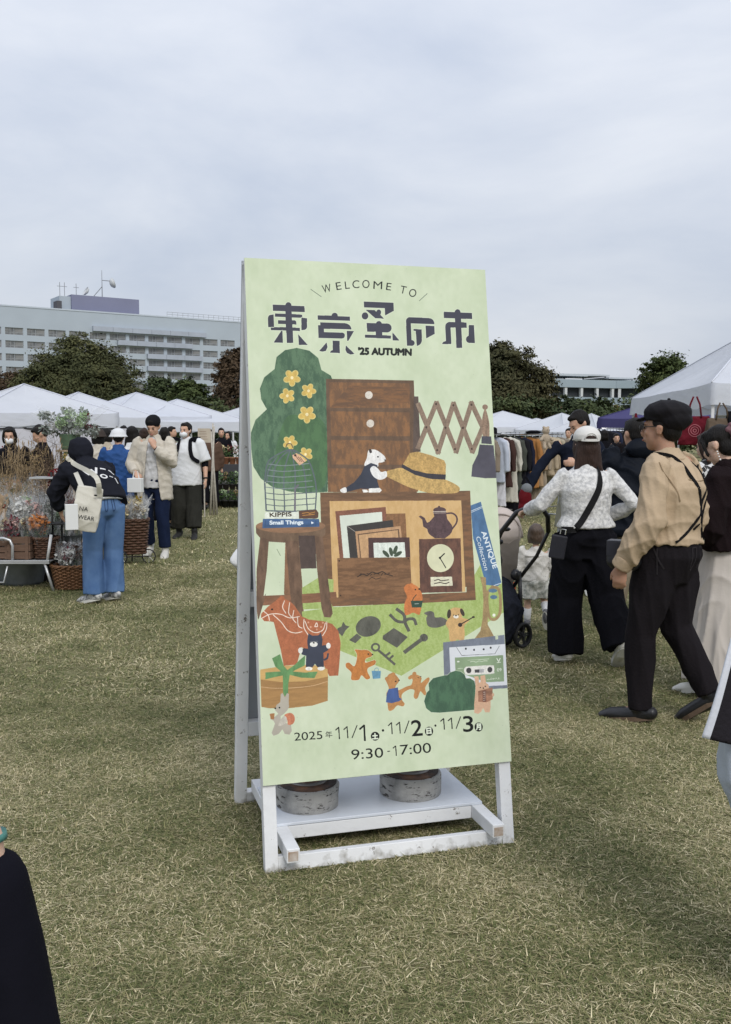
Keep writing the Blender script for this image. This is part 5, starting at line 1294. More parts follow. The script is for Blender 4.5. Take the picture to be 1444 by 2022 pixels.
    def shoes(s, mat, sole=None, big=1.0, name='shoe', sock=None):
        J = s.J; k = s.k * big
        for sd in 'RL':
            a, t = J['a' + sd], J['t' + sd]; d = (t - a); dh = V((d.x, d.y, 0)).normalized() if abs(d.z) < .5 * d.length + 1e9 else d
            f = d.normalized(); side = f.cross(V((0, 0, 1))).normalized(); up = side.cross(f).normalized()
            if up.z < 0: up = -up
            # sole line runs from heel to toe
            heel = a - V((0, 0, 0)); hl = a + f * (-.045 * k) 
            base = -up
            g = [tube_geo([a + f * (-.05 * k) + base * .030 * k, a + f * .03 * k + base * .028 * k, t + base * .004 * k + f * .01 * k, t + f * .055 * k + base * .004 * k],
                          [(.034 * k, .034 * k), (.039 * k, .042 * k), (.043 * k, .029 * k), (.036 * k, .019 * k)], 12, side=side, dome=True),
                 tube_geo([a + base * .01 * k, a + up * .045 * k], [.043 * k, .043 * k], 10, dome=True)]
            o = fuse(name, g, max(.007, s.vox * .7), mat, s.root, 2)
            if sock:
                kn = J['k' + sd]; dn = (kn - a).normalized(); MB().tube([a, a + dn * .05 * k, a + dn * .17 * k], [.040 * k, .041 * k, .049 * k], 12).build('sock', sock, s.root, smooth=True)
            if sole:
                v = []; n = 16
                c0 = a + f * (-.045 * k) + base * .052 * k; c1 = t + f * .05 * k + base * .026 * k
                L = (c1 - c0); mb = MB(); ring = []
                for i in range(n):
                    an = 2 * math.pi * i / n; u = .5 - .56 * math.cos(an); w_ = .041 * k * math.sin(an) * (1 + .12 * (u > .6))
                    ring.append(c0 + L * u + side * w_)
                vs = [p + base * .010 * k for p in ring] + [p + up * .012 * k for p in ring]
                fs = [tuple(range(n)), tuple(reversed(range(n, 2 * n)))] + [(i, i + n, (i + 1) % n + n, (i + 1) % n) for i in range(n)]
                mk('sole', vs, fs, sole, o)
        return s
    def cap(s, mat, brim=True, vox=.007, back=False):
        k = s.k; F = s.HR
        g = [ball_geo(s.hp((0, -.014, .066)), [x * k for x in (.094, .106, .074)], F, 18, 12)]
        g2 = tube_geo([s.hp((0, -.014, .038)), s.hp((0, -.014, .075))], [(.096 * k, .108 * k)] * 2, 20, side=F @ V((1, 0, 0)))
        return fuse('cap', [g[0], g2], vox, mat, s.root, 2)
def strap(name, pts, w, th, mat, parent, nrm=None, n=18):
    """flat band along a curve; nrm gives the outward side for each point"""
    P = [V(p) for p in pts]; Q = []
    ext = [2 * P[0] - P[1]] + P + [2 * P[-1] - P[-2]]
    for i in range(1, len(ext) - 2):
        a, b, c, d = ext[i - 1:i + 3]
        for j in range(6):
            t = j / 6; Q.append(.5 * ((2 * b) + (-a + c) * t + (2 * a - 5 * b + 4 * c - d) * t * t + (-a + 3 * b - 3 * c + d) * t ** 3))
    Q.append(P[-1]); v = []; f = []
    N0 = V(nrm) if nrm is not None else V((0, -1, 0))
    for i, q in enumerate(Q):
        t = (Q[min(i + 1, len(Q) - 1)] - Q[max(i - 1, 0)]).normalized(); nn = (N0 - t * N0.dot(t)).normalized(); sd = t.cross(nn)
        for a, b in ((-1, 0), (1, 0), (1, 1), (-1, 1)): v.append(q + sd * (a * w / 2) + nn * (b * th))
    for i in range(len(Q) - 1):
        for a in range(4): f.append((i * 4 + a, i * 4 + (a + 1) % 4, (i + 1) * 4 + (a + 1) % 4, (i + 1) * 4 + a))
    f += [(3, 2, 1, 0), tuple(range(len(Q) * 4 - 4, len(Q) * 4))]
    o = mk(name, v, f, mat, parent); return o
from mathutils.bvhtree import BVHTree
def wrap(objs, pts, off=.006, spine=None, n=6):
    """resample a curve and press it on the given surfaces from outside, towards a vertical axis"""
    trees = [BVHTree.FromPolygons([v.co.copy() for v in o.data.vertices], [tuple(p.vertices) for p in o.data.polygons]) for o in objs]
    P = [V(p) for p in pts]; Q = []
    ext = [2 * P[0] - P[1]] + P + [2 * P[-1] - P[-2]]
    for i in range(1, len(ext) - 2):
        a, b, c, d = ext[i - 1:i + 3]
        for j in range(n):
            t = j / n; Q.append(.5 * ((2 * b) + (-a + c) * t + (2 * a - 5 * b + 4 * c - d) * t * t + (-a + 3 * b - 3 * c + d) * t ** 3))
    Q.append(P[-1]); out = []; nr = []
    for q in Q:
        ax = V((0, 0, q.z)) if spine is None else spine(q.z); dr = (ax - q); dr.normalize(); st = q - dr * .35; best = None
        for T_ in trees:
            h = T_.ray_cast(st, dr)
            if h[0] is not None and (best is None or h[3] < best[1]): best = (h[0], h[3])
        p = best[0] if best else q
        out.append(p - dr * off); nr.append(-dr)
    for _ in range(2):
        out = [out[0]] + [(out[i - 1] + out[i] * 2 + out[i + 1]) / 4 for i in range(1, len(out) - 1)] + [out[-1]]
    return out, nr
def band(name, out, nr, w, th, mat, parent):
    v = []; f = []
    for i, q in enumerate(out):
        t = (out[min(i + 1, len(out) - 1)] - out[max(i - 1, 0)]).normalized(); nn = (nr[i] - t * nr[i].dot(t)).normalized(); sd = t.cross(nn)
        for a, b in ((-1, -.5), (1, -.5), (1, 1), (-1, 1)): v.append(q + sd * (a * w / 2) + nn * (b * th))
    for i in range(len(out) - 1):
        for a in range(4): f.append((i * 4 + a, i * 4 + (a + 1) % 4, (i + 1) * 4 + (a + 1) % 4, (i + 1) * 4 + a))
    f += [(3, 2, 1, 0), tuple(range(len(out) * 4 - 4, len(out) * 4))]
    return mk(name, v, f, mat, parent)
def bag_geo(name, w, h, d, mat, parent=None, loc=(0, 0, 0), rz=0, bulge=.3, vox=.008, fold=.004, taper=1.0, seed=1):
    """soft bag body: bottom centre at loc"""
    P = [V((0, 0, 0)), V((0, 0, h * .25)), V((0, 0, h * .6)), V((0, 0, h))]
    rs = [(w / 2 * taper, d / 2), (w / 2 * (1 + .02), d / 2 * (1 + bulge)), (w / 2, d / 2 * (1 + bulge * .4)), (w / 2 * .97, d / 2 * .4)]
    g = MB().box((-w / 2 * taper, -d / 2, 0), (w / 2 * taper, d / 2, h * .5)); 
    vs = []; n = 8
    for p, (a, b) in zip(P, rs):
        for sx, sy in ((-1, -1), (0, -1.12), (1, -1), (1.03, 0), (1, 1), (0, 1.12), (-1, 1), (-1.03, 0)): vs.append((sx * a, sy * b, p.z))
    fs = [(r * n + i, r * n + (i + 1) % n, (r + 1) * n + (i + 1) % n, (r + 1) * n + i) for r in range(3) for i in range(n)] + [tuple(reversed(range(n))), tuple(range(3 * n, 4 * n))]
    Mx = Matrix.Translation(V(loc)) @ Matrix.Rotation(rz, 4, 'Z')
    return fuse(name, [([Mx @ V(v) for v in vs], fs)], vox, mat, parent, 1, fold=fold, seed=seed)

BLACKC = cloth('black_cloth', (.0065, .0065, .009)); NAVYC = cloth('navy_cloth', (.009, .012, .022)); WHITEC = cloth('white_cloth', (.62, .63, .64), var=.04)
CREAM = cloth('cream_knit', (.50, .46, .39), bscale=140); DENIM = cloth('blue_denim', (.060, .120, .255), col2=(.125, .215, .385), scale=4, bscale=240)
INDIGO = cloth('indigo_denim', (.010, .016, .040), var=.25); OLIVEC = cloth('charcoal_olive_cloth', (.028, .028, .024)); TAN = cloth('tan_cotton', (.45, .345, .235), var=.07, bump=.15)
CHAR = cloth('charcoal_trousers', (.013, .011, .013), var=.1); BROWNK = cloth('dark_brown_knit', (.012, .0075, .0085), bscale=160, bump=.4); SKIRTW = cloth('pale_beige_skirt', (.50, .46, .42), var=.04, bump=.08)
BLUEJ = cloth('cobalt_nylon', (.026, .075, .22), var=.15, rough=.6); LEATHER = M('black_leather', (.010, .010, .012), rough=.42, var=.2, scale=12, bump=.1, spec=.5)
RUBW = M('white_rubber', (.66, .65, .60), rough=.6, var=.05); RUBB = M('black_rubber', (.02, .02, .02), rough=.7); TOTE = cloth('natural_canvas', (.56, .54, .47), var=.04)
def dist(py): return 1950 * CAMH / (py - HOR)

# --- 1. beret man, walking left and away
CHARS = cloth('trouser_seam', (.030, .027, .030)); DENS = cloth('denim_seam', (.035, .065, .14)); TANS = cloth('shirt_seam', (.30, .22, .14))
def seams(p, obj, mat, side=False):
    k = p.k; P = p.J['pelvis']; sp = lambda z: V((P.x, P.y, z))
    def ln(nm, pts, w=.006): band(nm, *wrap([obj], [V((x, y, z)) * k + V((P.x, P.y, 0)) for x, y, z in pts], .0015, sp), w, .002, mat, p.root)
    for sx in (-1, 1):
        ln('back_pocket', [(sx * .045, -.3, .955), (sx * .11, -.3, .955)]); ln('back_pocket', [(sx * .045, -.3, .955), (sx * .05, -.3, .86), (sx * .078, -.3, .835), (sx * .105, -.3, .86), (sx * .11, -.3, .955)])
        ln('side_seam', [(sx * .3, -.02, 1.0), (sx * .3, -.02, .90), (sx * .3, -.02, .82)])
    if not side: ln('yoke_seam', [(-.16, -.25, .985), (-.06, -.3, .965), (0, -.3, .955), (.06, -.3, .965), (.16, -.25, .985)])
    if side: ln('hip_pocket', [(-.24, .02, .97), (-.3, -.03, .90), (-.28, -.07, .85)], .008)
def beret_man():
    rz = R(52)   # faces left and a little away
    p = Person('person', 'person striding left in a black newsboy cap, tan shirt and black trousers', G(1306, 1424), rz, 1.63,
        pose=dict(pelvis=(0, -.02, .91), waist=(0, -.03, 1.05), chest=(0, -.045, 1.25), neck=(0, .0, 1.42), head=(0, .035, 1.57),
                  sL=(-.20, -.02, 1.375), eL=(-.275, -.02, 1.09), wL=(-.265, .13, .86), sR=(.20, -.03, 1.375), eR=(.27, -.06, 1.09), wR=(.26, .06, .88),
                  hL=(-.09, 0, .88), kL=(-.09, .09, .48), aL=(-.085, .09, .075), tL=(-.09, .24, .03), hR=(.09, -.02, .88), kR=(.09, -.04, .50), aR=(.10, -.22, .17), tR=(.11, -.09, .045)),
        vox=.0075, skinmat=SKIN2, build=1.12, head_yaw=3, head_pitch=0)
    p.hand('L', (.0, .12, -1), (1, .15, 0), .55, thumb=.6); p.hand('R', (0, .3, -1), (-1, 0, 0), .5)
    p.body().face(); p.hair(HAIRB, 'short')
    p.trousers(CHAR, hip=.035, thigh=.102, knee=.078, hem=.066, high=True, fold=.010, to=.0)
    shirt = p.top(TAN, m=.022, hem=-.10, sl=(.064, .072, .068, .046), fold=.012, name='shirt', wide=.010)
    k = p.k
    for sd in 'LR':
        E, Wr = p.J['e' + sd], p.J['w' + sd]; d = (Wr - E).normalized()
        fuse('cuff', [tube_geo([E.lerp(Wr, .80), E.lerp(Wr, 1.03)], [.056 * k, .054 * k], 14)], .0075, TAN, p.root, 1)
    # collar
    nk = p.J['neck']; MB()
    ring = []; g = []
    for a in range(-150, 151, 20):
        an = R(a - 90 + 180 - 90); ring.append(a)
    pts_in = []; pts_out = []
    for i in range(17):
        an = R(20 + i * 20) + math.pi / 2; x, y = math.cos(an), math.sin(an)
        pts_in.append(nk + V((x * .066, y * .064 + .008, .038 + .012 * (-y))) * k); pts_out.append(nk + V((x * .104, y * .098 + .004, -.016 + .012 * (-y))) * k)
    n = len(pts_in); v = pts_in + pts_out + [q + V((0, 0, -.004)) for q in pts_in] + [q + V((0, 0, -.006)) for q in pts_out]
    f = []
    for i in range(n - 1): f += [(i, i + 1, n + i + 1, n + i), (2 * n + i + 1, 2 * n + i, 3 * n + i, 3 * n + i + 1), (n + i, n + i + 1, 3 * n + i + 1, 3 * n + i), (i + 1, i, 2 * n + i, 2 * n + i + 1)]
    mk('collar', v, f, TAN, p.root, smooth=False)
    # newsboy cap: wide soft crown, band and short brim
    F = p.HR; BC = M('cap_black', (.010, .009, .011), rough=.75, var=.2, scale=8, spec=.15, bump=.15)
    g = [ball_geo(p.hp((0, -.030, .088)), [x * k for x in (.110, .126, .064)], F, 20, 12), ball_geo(p.hp((0, -.068, .052)), [x * k for x in (.100, .088, .072)], F, 20, 12),
         tube_geo([p.hp((0, -.012, .040)), p.hp((0, -.014, .085))], [(.092 * k, .108 * k)] * 2, 20, side=F @ V((1, 0, 0)))]
    cp = fuse('cap', g, .0075, BC, p.root, 3, fold=.006, seed=4)
    MB().ball(p.hp((0, -.035, .152)), .009 * k).build('button', BC, cp)
    g = [ball_geo(p.hp((0, .098, .052)), [x * k for x in (.066, .040, .010)], F @ rotm('X', R(-16)), 18, 8)]
    fuse('brim', g, .006, BC, cp, 2)
    p.shoes(LEATHER, M('shoe_sole', (.11, .075, .050), rough=.7), 1.12, sock=BLACKC)
    seams(p, p.tro, CHARS, True)
    m = MB(); m.tube([p.hp((-.078, 0, .012)), p.hp((-.060, .085, .010))], .0022, 5); m.tube([p.hp((.078, 0, .012)), p.hp((.060, .085, .010))], .0022, 5)
    for sx in (-1, 1): m.tube([p.hp((sx * .034 + .024 * math.cos(a), .100, .002 + .019 * math.sin(a))) for a in [i * math.pi / 6 for i in range(13)]], .0018, 4)
    m.tube([p.hp((-.010, .101, .006)), p.hp((.010, .101, .006))], .0018, 4); m.build('glasses', M('glasses_frame', (.03, .03, .03), rough=.3), p.root)
    # suspender-like cords crossing the back, and the bag strap
    J = p.J; bk = -.150
    CORD = cloth('black_cord', (.010, .010, .011))
    sp = lambda z: V((0, -.03 * k, z))
    def sl_(pts, w=.005): band('seam', *wrap([shirt], [V(q) * k for q in pts], .0015, sp), w, .002, TANS, p.root)
    sl_([(-.17, -.25, 1.31), (-.08, -.3, 1.30), (.0, -.3, 1.30), (.08, -.3, 1.30), (.17, -.25, 1.31)]); sl_([(-.3, -.06, 1.40), (-.3, -.10, 1.33), (-.26, -.16, 1.26), (-.24, -.18, 1.20)])
    for w_, pts in ((.017, [(-.085, .06, 1.44), (-.095, -.06, 1.43), (-.08, -.16, 1.33), (-.02, -.2, 1.20), (.04, -.2, 1.10), (.10, -.17, .99)]),
                    (.012, [(.085, .06, 1.44), (.095, -.06, 1.43), (.06, -.17, 1.30), (.01, -.2, 1.18), (-.07, -.2, 1.08), (-.17, -.12, .99)]),
                    (.008, [(.13, -.06, 1.40), (.12, -.16, 1.29), (.05, -.2, 1.14), (-.06, -.2, 1.05)]), (.006, [(.10, -.1, 1.40), (.085, -.2, 1.25), (.05, -.2, 1.10), (.06, -.2, 1.0)])):
        band('back_strap', *wrap([shirt], [V(q) * k for q in pts], .003, sp), w_, .004, CORD, p.root)
    MB().box((.09 * k, -.168 * k, .965 * k), (.112 * k, -.160 * k, .992 * k)).build('clip', M('steel_clip', (.5, .5, .5), rough=.3, metal=1), p.root)
    # bag at the front left hip (hangs, so it is a thing of its own)
    b = thing('shoulder_bag', 'small black leather flap bag with silver clasp at the hip of the capped walker', 'bag', W(1234, 1124, 4.93), R(-28))
    bag_geo('bag_body', .165, .14, .07, LEATHER, b, fold=.002, taper=.72, bulge=.35)
    MB().box((-.084, -.044, .068), (.084, -.037, .142)).box((-.084, -.044, .138), (.084, .038, .147)).build('flap', M('flap_leather', (.024, .024, .032), rough=.38, spec=.5), b, bevel=.006)
    MB().box((-.012, -.052, .050), (.012, -.044, .078)).build('clasp', M('clasp_steel', (.75, .74, .72), rough=.25, metal=1), b, bevel=.004)
    MB().tube([(.078, 0, .13), (.088, 0, .165), (.078, 0, .195), (.068, 0, .165), (.078, 0, .13)], .003, 5).build('ring', _M['clasp_steel'], b)
    strap('strap', [(.078, 0, .19), (.105, .03, .27), (.16, .10, .40)], .012, .004, LEATHER, b, (0, -1, 0))
    return p
beret_man()

# --- 2. capped woman pushing the stroller
def cap_woman():
    loc = G(1152, 1312); rz = R(4)
    p = Person('person', 'person in a white cap, lacy white top and wide black trousers, pushing the stroller', loc, rz, 1.52,
        pose=dict(waist=(0, .0, 1.08), chest=(-.005, .0, 1.27), neck=(-.01, .0, 1.43), head=(.0, .02, 1.575), sL=(-.168, -.01, 1.362), eL=(-.325, .02, 1.15), wL=(-.365, .21, 1.10), sR=(.160, -.01, 1.362), eR=(.335, -.05, 1.16), wR=(.21, .13, 1.06),
                  hL=(-.09, 0, .91), kL=(-.115, .09, .49), aL=(-.12, .05, .085), tL=(-.13, .19, .03), hR=(.09, 0, .91), kR=(.145, -.03, .50), aR=(.205, -.20, .175), tR=(.22, -.09, .055)),
        vox=.0085, female=True, build=1.08, skinmat=SKINP)
    p.hand('L', (-.45, .75, -.25), (0, -.2, -1), .9); p.hand('R', (-.75, .55, .15), (0, -.3, -1), .75)
    p.body(); p.hair(HAIRD, 'long', .19)
    lace = cloth('lace_knit', (.47, .47, .47), col2=(.70, .695, .68), scale=42, contrast=(.40, .58), bump=.4, bscale=60)
    p.trousers(BLACKC, hip=.035, thigh=.124, knee=.118, hem=.125, high=False, fold=.016, to=-.01)
    tp = p.top(lace, m=.024, hem=-.095, sl=(.052, .054, .054, .050), fold=.006, name='top', wide=.008)
    p.shoes(cloth('white_sneaker', (.60, .59, .54)), RUBW, 1.1)
    k = p.k; F = p.HR; CP = cloth('white_cap', (.62, .61, .58), var=.03, bump=.1)
    c = p.cap(CP)
    g = [ball_geo(p.hp((0, .125, .042)), [x * k for x in (.070, .062, .010)], F @ rotm('X', R(-10)), 18, 8)]; fuse('brim', g, .006, CP, c, 2)
    # back opening of the cap with its strap
    m = MB(); m.tube([p.hp((x, -.118 + .18 * x * x * 10 * .12, .040 + (.046 * math.sqrt(max(0, 1 - (x / .046) ** 2))))) for x in [i * .0092 - .046 for i in range(11)]], .004 * k, 6)
    m.build('opening_rim', CP, c, smooth=True)
    v = []
    g = [ball_geo(p.hp((0, -.104, .050)), [x * k for x in (.043, .022, .034)], F, 16, 8)]; fuse('back_opening', g, .006, HAIRD, c, 1)
    strap('cap_strap', [p.hp((-.062, -.100, .040)), p.hp((-.03, -.122, .038)), p.hp((.03, -.122, .038)), p.hp((.062, -.100, .040))], .016, .004, CP, c, (0, -1, 0))
    # crossbody bag
    b = thing('crossbody_pouch', 'flat black pouch on a wide strap at the hip of the stroller pusher', 'bag', W(1098, 1103, 6.02), R(-10))
    b.rotation_euler = (0, R(9), R(-10)); MB().box((-.048, -.014, 0), (.048, .014, .145)).build('pouch', M('pouch_grey', (.020, .020, .027), rough=.6, var=.1, bump=.1), b, bevel=.008)
    MB().tube([(.0, 0, .155), (.0, 0, .185), (.03, 0, .185), (.03, 0, .155)], .004, 6).build('ring', _M['clasp_steel'], b)
    out, nr = wrap([tp, p.bodyo, p.tro], [V(q) * k for q in [(-.15, -.16, .985), (-.09, -.2, 1.06), (.01, -.2, 1.19), (.085, -.2, 1.31), (.125, -.13, 1.40), (.13, -.02, 1.45), (.10, .12, 1.40), (-.02, .2, 1.25)]], .004)
    TW = (b.matrix_basis.inverted() @ p.root.matrix_basis)
    out = [V((.0, 0, .18))] + [TW @ q for q in out]; nr = [V((0, -1, 0))] + [TW.to_3x3() @ q for q in nr]; out = [out[0].lerp(out[1], q) for q in (0, .33, .66)] + out[1:]; nr = [nr[0]] * 3 + nr[1:]
    band('strap', out, nr, .040, .004, cloth('black_webbing', (.016, .016, .017)), b)
    return p
cap_woman()
def decal(obj, name, shapes, org, u, v, mat, parent, off=.003):
    """project flat shapes (in metres on the u,v plane at org) on a surface"""
    T_ = BVHTree.FromPolygons([q.co.copy() for q in obj.data.vertices], [tuple(p.vertices) for p in obj.data.polygons])
    u = V(u).normalized(); v = V(v).normalized(); n = u.cross(v).normalized(); vs = []; fs = []
    for S in shapes:
        k0 = len(vs)
        for a, b in S:
            st = V(org) + u * a + v * b + n * .3; h = T_.ray_cast(st, -n); vs.append((h[0] if h[0] is not None else V(org) + u * a + v * b) + n * off)
        fs.append(tuple(range(k0, len(vs))))
    return mk(name, vs, fs, mat, parent)
def bar(x0, y0, x1, y1, w, n=3):
    d = V((x1 - x0, y1 - y0)); L = d.length; d /= L; q = V((-d.y, d.x)) * w / 2; out = []
    for i in range(n):
        a = V((x0, y0)) + d * (L * i / n); b = V((x0, y0)) + d * (L * (i + 1) / n); out.append([tuple(a - q), tuple(b - q), tuple(b + q), tuple(a + q)])
    return out
def ringshape(cx_, cy_, r0, r1, n=14):
    return [[(cx_ + r * math.cos(a), cy_ + r * math.sin(a)) for r, a in ((r0, 2 * math.pi * i / n), (r1, 2 * math.pi * i / n), (r1, 2 * math.pi * (i + 1) / n), (r0, 2 * math.pi * (i + 1) / n))] for i in range(n)]
def watch(p, sd='L'):
    E, Wr = p.J['e' + sd], p.J['w' + sd]; d = (Wr - E).normalized(); k = p.k
    MB().tube([Wr - d * .035 * k, Wr - d * .012 * k], [.031 * k, .030 * k], 14).build('watch', RUBB, p.root, smooth=True)

# --- brown knit woman, right edge
def knit_woman():
    rz = R(48)
    p = Person('person', 'person with pinned-up dark hair, dark brown knit and long pale skirt at the right edge', G(1432, 1372), rz, 1.535,
        pose=dict(pelvis=(0, 0, .93), chest=(0, .0, 1.26), neck=(0, .03, 1.43), head=(0, .085, 1.565), sL=(-.18, 0, 1.37), eL=(-.27, .02, 1.08), wL=(-.20, .20, .97), sR=(.18, 0, 1.37), eR=(.26, .02, 1.08), wR=(.18, .2, .98), aL=(-.09, .10, .085), tL=(-.09, .24, .03), aR=(.1, -.15, .10), tR=(.1, -.03, .03)),
        vox=.0085, female=True, build=1.05, skinmat=SKINP, head_pitch=24, head_yaw=-4)
    p.hand('L', (.5, .7, -.2), (0, -.5, -1), .6); p.body().face(); p.hair(HAIRB, 'bun')
    k = p.k
    p.skirt(SKIRTW, length=.93, r1=.30, fold=.022)
    p.top(BROWNK, m=.030, hem=-.03, sl=(.085, .098, .095, .050), fold=.012, name='knit', wide=.02)
    P = p.J['neck']; MB().lathe([(.082 * k, -.03), (.074 * k, .0), (.062 * k, .022), (.058 * k, .022), (.070 * k, -.01)], 22, c=P).build('collar', WHITEC, p.root, smooth=True)
    for i, q in enumerate(((-.082, -.016, -.045), (-.084, -.016, -.060), (-.084, -.016, -.078), (-.085, -.016, -.098))):
        MB().ball(p.hp(q), (.0055 + .001 * (i == 3)) * k, None, 8, 6).build('earring_bead', M('pearl', (.75, .73, .70), rough=.25, spec=.6), p.root, smooth=True)
    g = []
    for i in range(9):
        a = i * .7; g.append(ball_geo(p.hp((.042 * math.cos(a), -.112 - .02 * (i % 2), .045 + .042 * math.sin(a))), .020 * k))
    fuse('scrunchie', g, .006, cloth('mauve_scrunchie', (.14, .075, .085), var=.4, scale=30), p.root, 1)
    p.shoes(RUBW, RUBW)
knit_woman()

# --- gingham person behind her
def gingham():
    p = Person('person', 'person in a black and white gingham shirt behind the brown-knit walker', G(1392, 1238), R(40), 1.50, vox=.013, female=True, skinmat=SKINP, head_pitch=10)
    p.body().face(); p.hair(HAIRD, 'long', .12)
    m = bpy.data.materials.new('gingham'); m.use_nodes = True; nt = m.node_tree; L = nt.links; b = nt.nodes['Principled BSDF']; tc = nt.nodes.new('ShaderNodeTexCoord'); ck = nt.nodes.new('ShaderNodeTexChecker'); mp = nt.nodes.new('ShaderNodeMapping')
    mp.inputs['Rotation'].default_value = (0, .5, .3); mp.inputs['Scale'].default_value = (1, .03, 1); L.new(tc.outputs['Object'], mp.inputs[0]); L.new(mp.outputs[0], ck.inputs[0]); ck.inputs['Scale'].default_value = 30
    ck.inputs[1].default_value = (.02, .02, .022, 1); ck.inputs[2].default_value = (.55, .55, .55, 1); L.new(ck.outputs[0], b.inputs['Base Color']); b.inputs['Roughness'].default_value = .9
    p.top(m, m=.03, hem=.1, sl=(.07, .07, .06, .05)); p.trousers(CHAR); p.shoes(RUBW)
gingham()
# --- big navy jacket behind the capped walker
def navy():
    p = Person('person', 'person in a puffy dark navy hooded jacket, half hidden behind the capped walker', G(1246, 1246), R(15), 1.60, vox=.013, build=1.15,
        pose=dict(aL=(-.12, .12, .085), tL=(-.13, .26, .03), aR=(.10, -.12, .10), tR=(.10, .0, .03), eL=(-.30, .04, 1.12), wL=(-.20, .22, 1.08)))
    p.body(); p.hair(HAIRB, 'short'); JK = cloth('dark_navy_nylon', (.006, .008, .013), rough=.6)
    p.trousers(cloth('khaki_cloth', (.26, .22, .16)), thigh=.10, knee=.09, hem=.09); p.top(JK, m=.045, hem=.12, sl=(.095, .09, .08, .055), fold=.018, name='jacket', wide=.035)
    k = p.k; fuse('hood', [ball_geo(p.J['neck'] + V((0, -.075, .03)) * k, (.13 * k, .075 * k, .085 * k))], .012, JK, p.root, 2, fold=.01)
    p.shoes(RUBB, RUBW)
navy()
# --- the tall person in the navy sweater reaching out
def navy_arm():
    p = Person('person', 'person in a navy sweater and khaki vest reaching down towards the stroller with one arm', G(1138, 1172), R(168), 1.70, vox=.013, build=.86,
        pose=dict(sR=(.19, 0, 1.38), eR=(.36, .10, 1.17), wR=(.44, .20, .98), sL=(-.18, 0, 1.38), eL=(-.24, .10, 1.16), wL=(.0, .24, 1.22)), head_pitch=30, head_yaw=-58)
    p.hand('R', (.35, .4, -1), (-1, 0, 0), .8); p.hand('L', (1, .3, 0), (0, -1, 0), .6); p.body().face(); p.hair(HAIRB, 'short')
    p.trousers(cloth('pale_grey_trousers', (.34, .36, .36)), thigh=.11, knee=.10, hem=.10); p.top(NAVYC, m=.02, sl=(.062, .058, .054, .046), name='sweater')
    KH = cloth('khaki_vest', (.24, .235, .18)); p.top(KH, m=.034, hem=.12, sleeve=.06, sl=(.07, .07, .06, .05), name='vest', wide=.02) if False else p.skirt(KH, .42, .20)
    p.shoes(RUBW)
    c = W(1078, 866, 8.6); t = thing('plush_toy', 'small beige plush toy held against the chest of the navy-sweater person', 'toy', c, R(30)); t.scale = (.62, .62, .62)
    PL = cloth('beige_plush', (.40, .33, .25), bump=.5); fuse('body', [ball_geo((0, 0, 0), (.06, .05, .08)), ball_geo((0, 0, .11), .055), ball_geo((-.04, 0, .155), .02), ball_geo((.04, 0, .155), .02), tube_geo([(-.05, 0, .03), (-.1, -.02, -.02)], .022, 8, dome=True), tube_geo([(.05, 0, .03), (.1, -.02, -.02)], .022, 8, dome=True), tube_geo([(-.03, 0, -.05), (-.04, -.03, -.13)], .026, 8, dome=True), tube_geo([(.03, 0, -.05), (.05, -.03, -.12)], .026, 8, dome=True)], .009, PL, t, 1)
    for sx in (-1, 1): MB().ball((sx * .018, -.052, .12), .006).build('eye', EYE, t)
    c = W(1037, 1002, 8.5); t = thing('red_shopping_bag', 'rounded red bag with grey top hanging from the outstretched hand above the stroller', 'bag', c, 0)
    fuse('bag_body', [ball_geo((0, 0, .08), (.058, .045, .11), None), ball_geo((-.012, 0, .0), (.05, .04, .07))], .009, cloth('red_nylon', (.11, .008, .012), rough=.5), t, 2, fold=.006)
    fuse('grey_top', [ball_geo((.012, -.002, .16), (.050, .046, .050))], .009, cloth('grey_nylon', (.16, .17, .18), rough=.5), t, 2); strap('handle', [(-.03, 0, .2), (.0, 0, .26), (.04, 0, .2)], .018, .004, BLACKC, t)
navy_arm()
# --- toddler
def toddler():
    p = Person('person', 'toddler in a frilled white blouse and pale shorts walking beside the stroller', G(1056, 1243), R(-8), .86, vox=.010, child=True, female=True, skinmat=SKINP, cat='child',
        pose=dict(aL=(-.11, .06, .11), tL=(-.12, .20, .04), kR=(.13, .08, .46), aR=(.17, -.16, .26), tR=(.18, -.14, .11), eR=(.30, -.02, .95), wR=(.34, .10, .78)))
    p.body(); p.hair(HAIRC, 'bob'); k = p.k
    BL = cloth('white_blouse', (.60, .585, .55), bump=.3); p.top(BL, m=.035, hem=.02, sl=(.10, .10, .07, .055), name='blouse', wide=.02, fold=.014)
    fuse('frill', [tube_geo([p.J['neck'] - V((0, 0, .02)) * k, p.J['neck'] - V((0, 0, .09)) * k], [(.10 * k, .10 * k), (.20 * k, .16 * k)], 24, side=(1, 0, 0))], .009, BL, p.root, 1, fold=.02, kind='v', seed=5)
    SH = cloth('floral_shorts', (.34, .36, .33), col2=(.60, .60, .56), scale=38, contrast=(.42, .55)); J = p.J
    g = [tube_geo([J['waist'] - V((0, 0, .01)), J['pelvis'], J['pelvis'] - V((0, 0, .06)) * k], [(.16 * k, .13 * k), (.20 * k, .16 * k), (.22 * k, .17 * k)], 18, side=(1, 0, 0), dome=True)]
    for sd in 'RL': g.append(tube_geo([J['h' + sd], J['h' + sd].lerp(J['k' + sd], .45), J['h' + sd].lerp(J['k' + sd], .88)], [.12 * k, .145 * k, .150 * k], 14))
    fuse('shorts', g, .010, SH, p.root, 2, fold=.014, kind='v', seed=8)
    p.shoes(cloth('grey_shoe', (.15, .15, .16)), RUBW, 1.25, sock=WHITEC)
toddler()
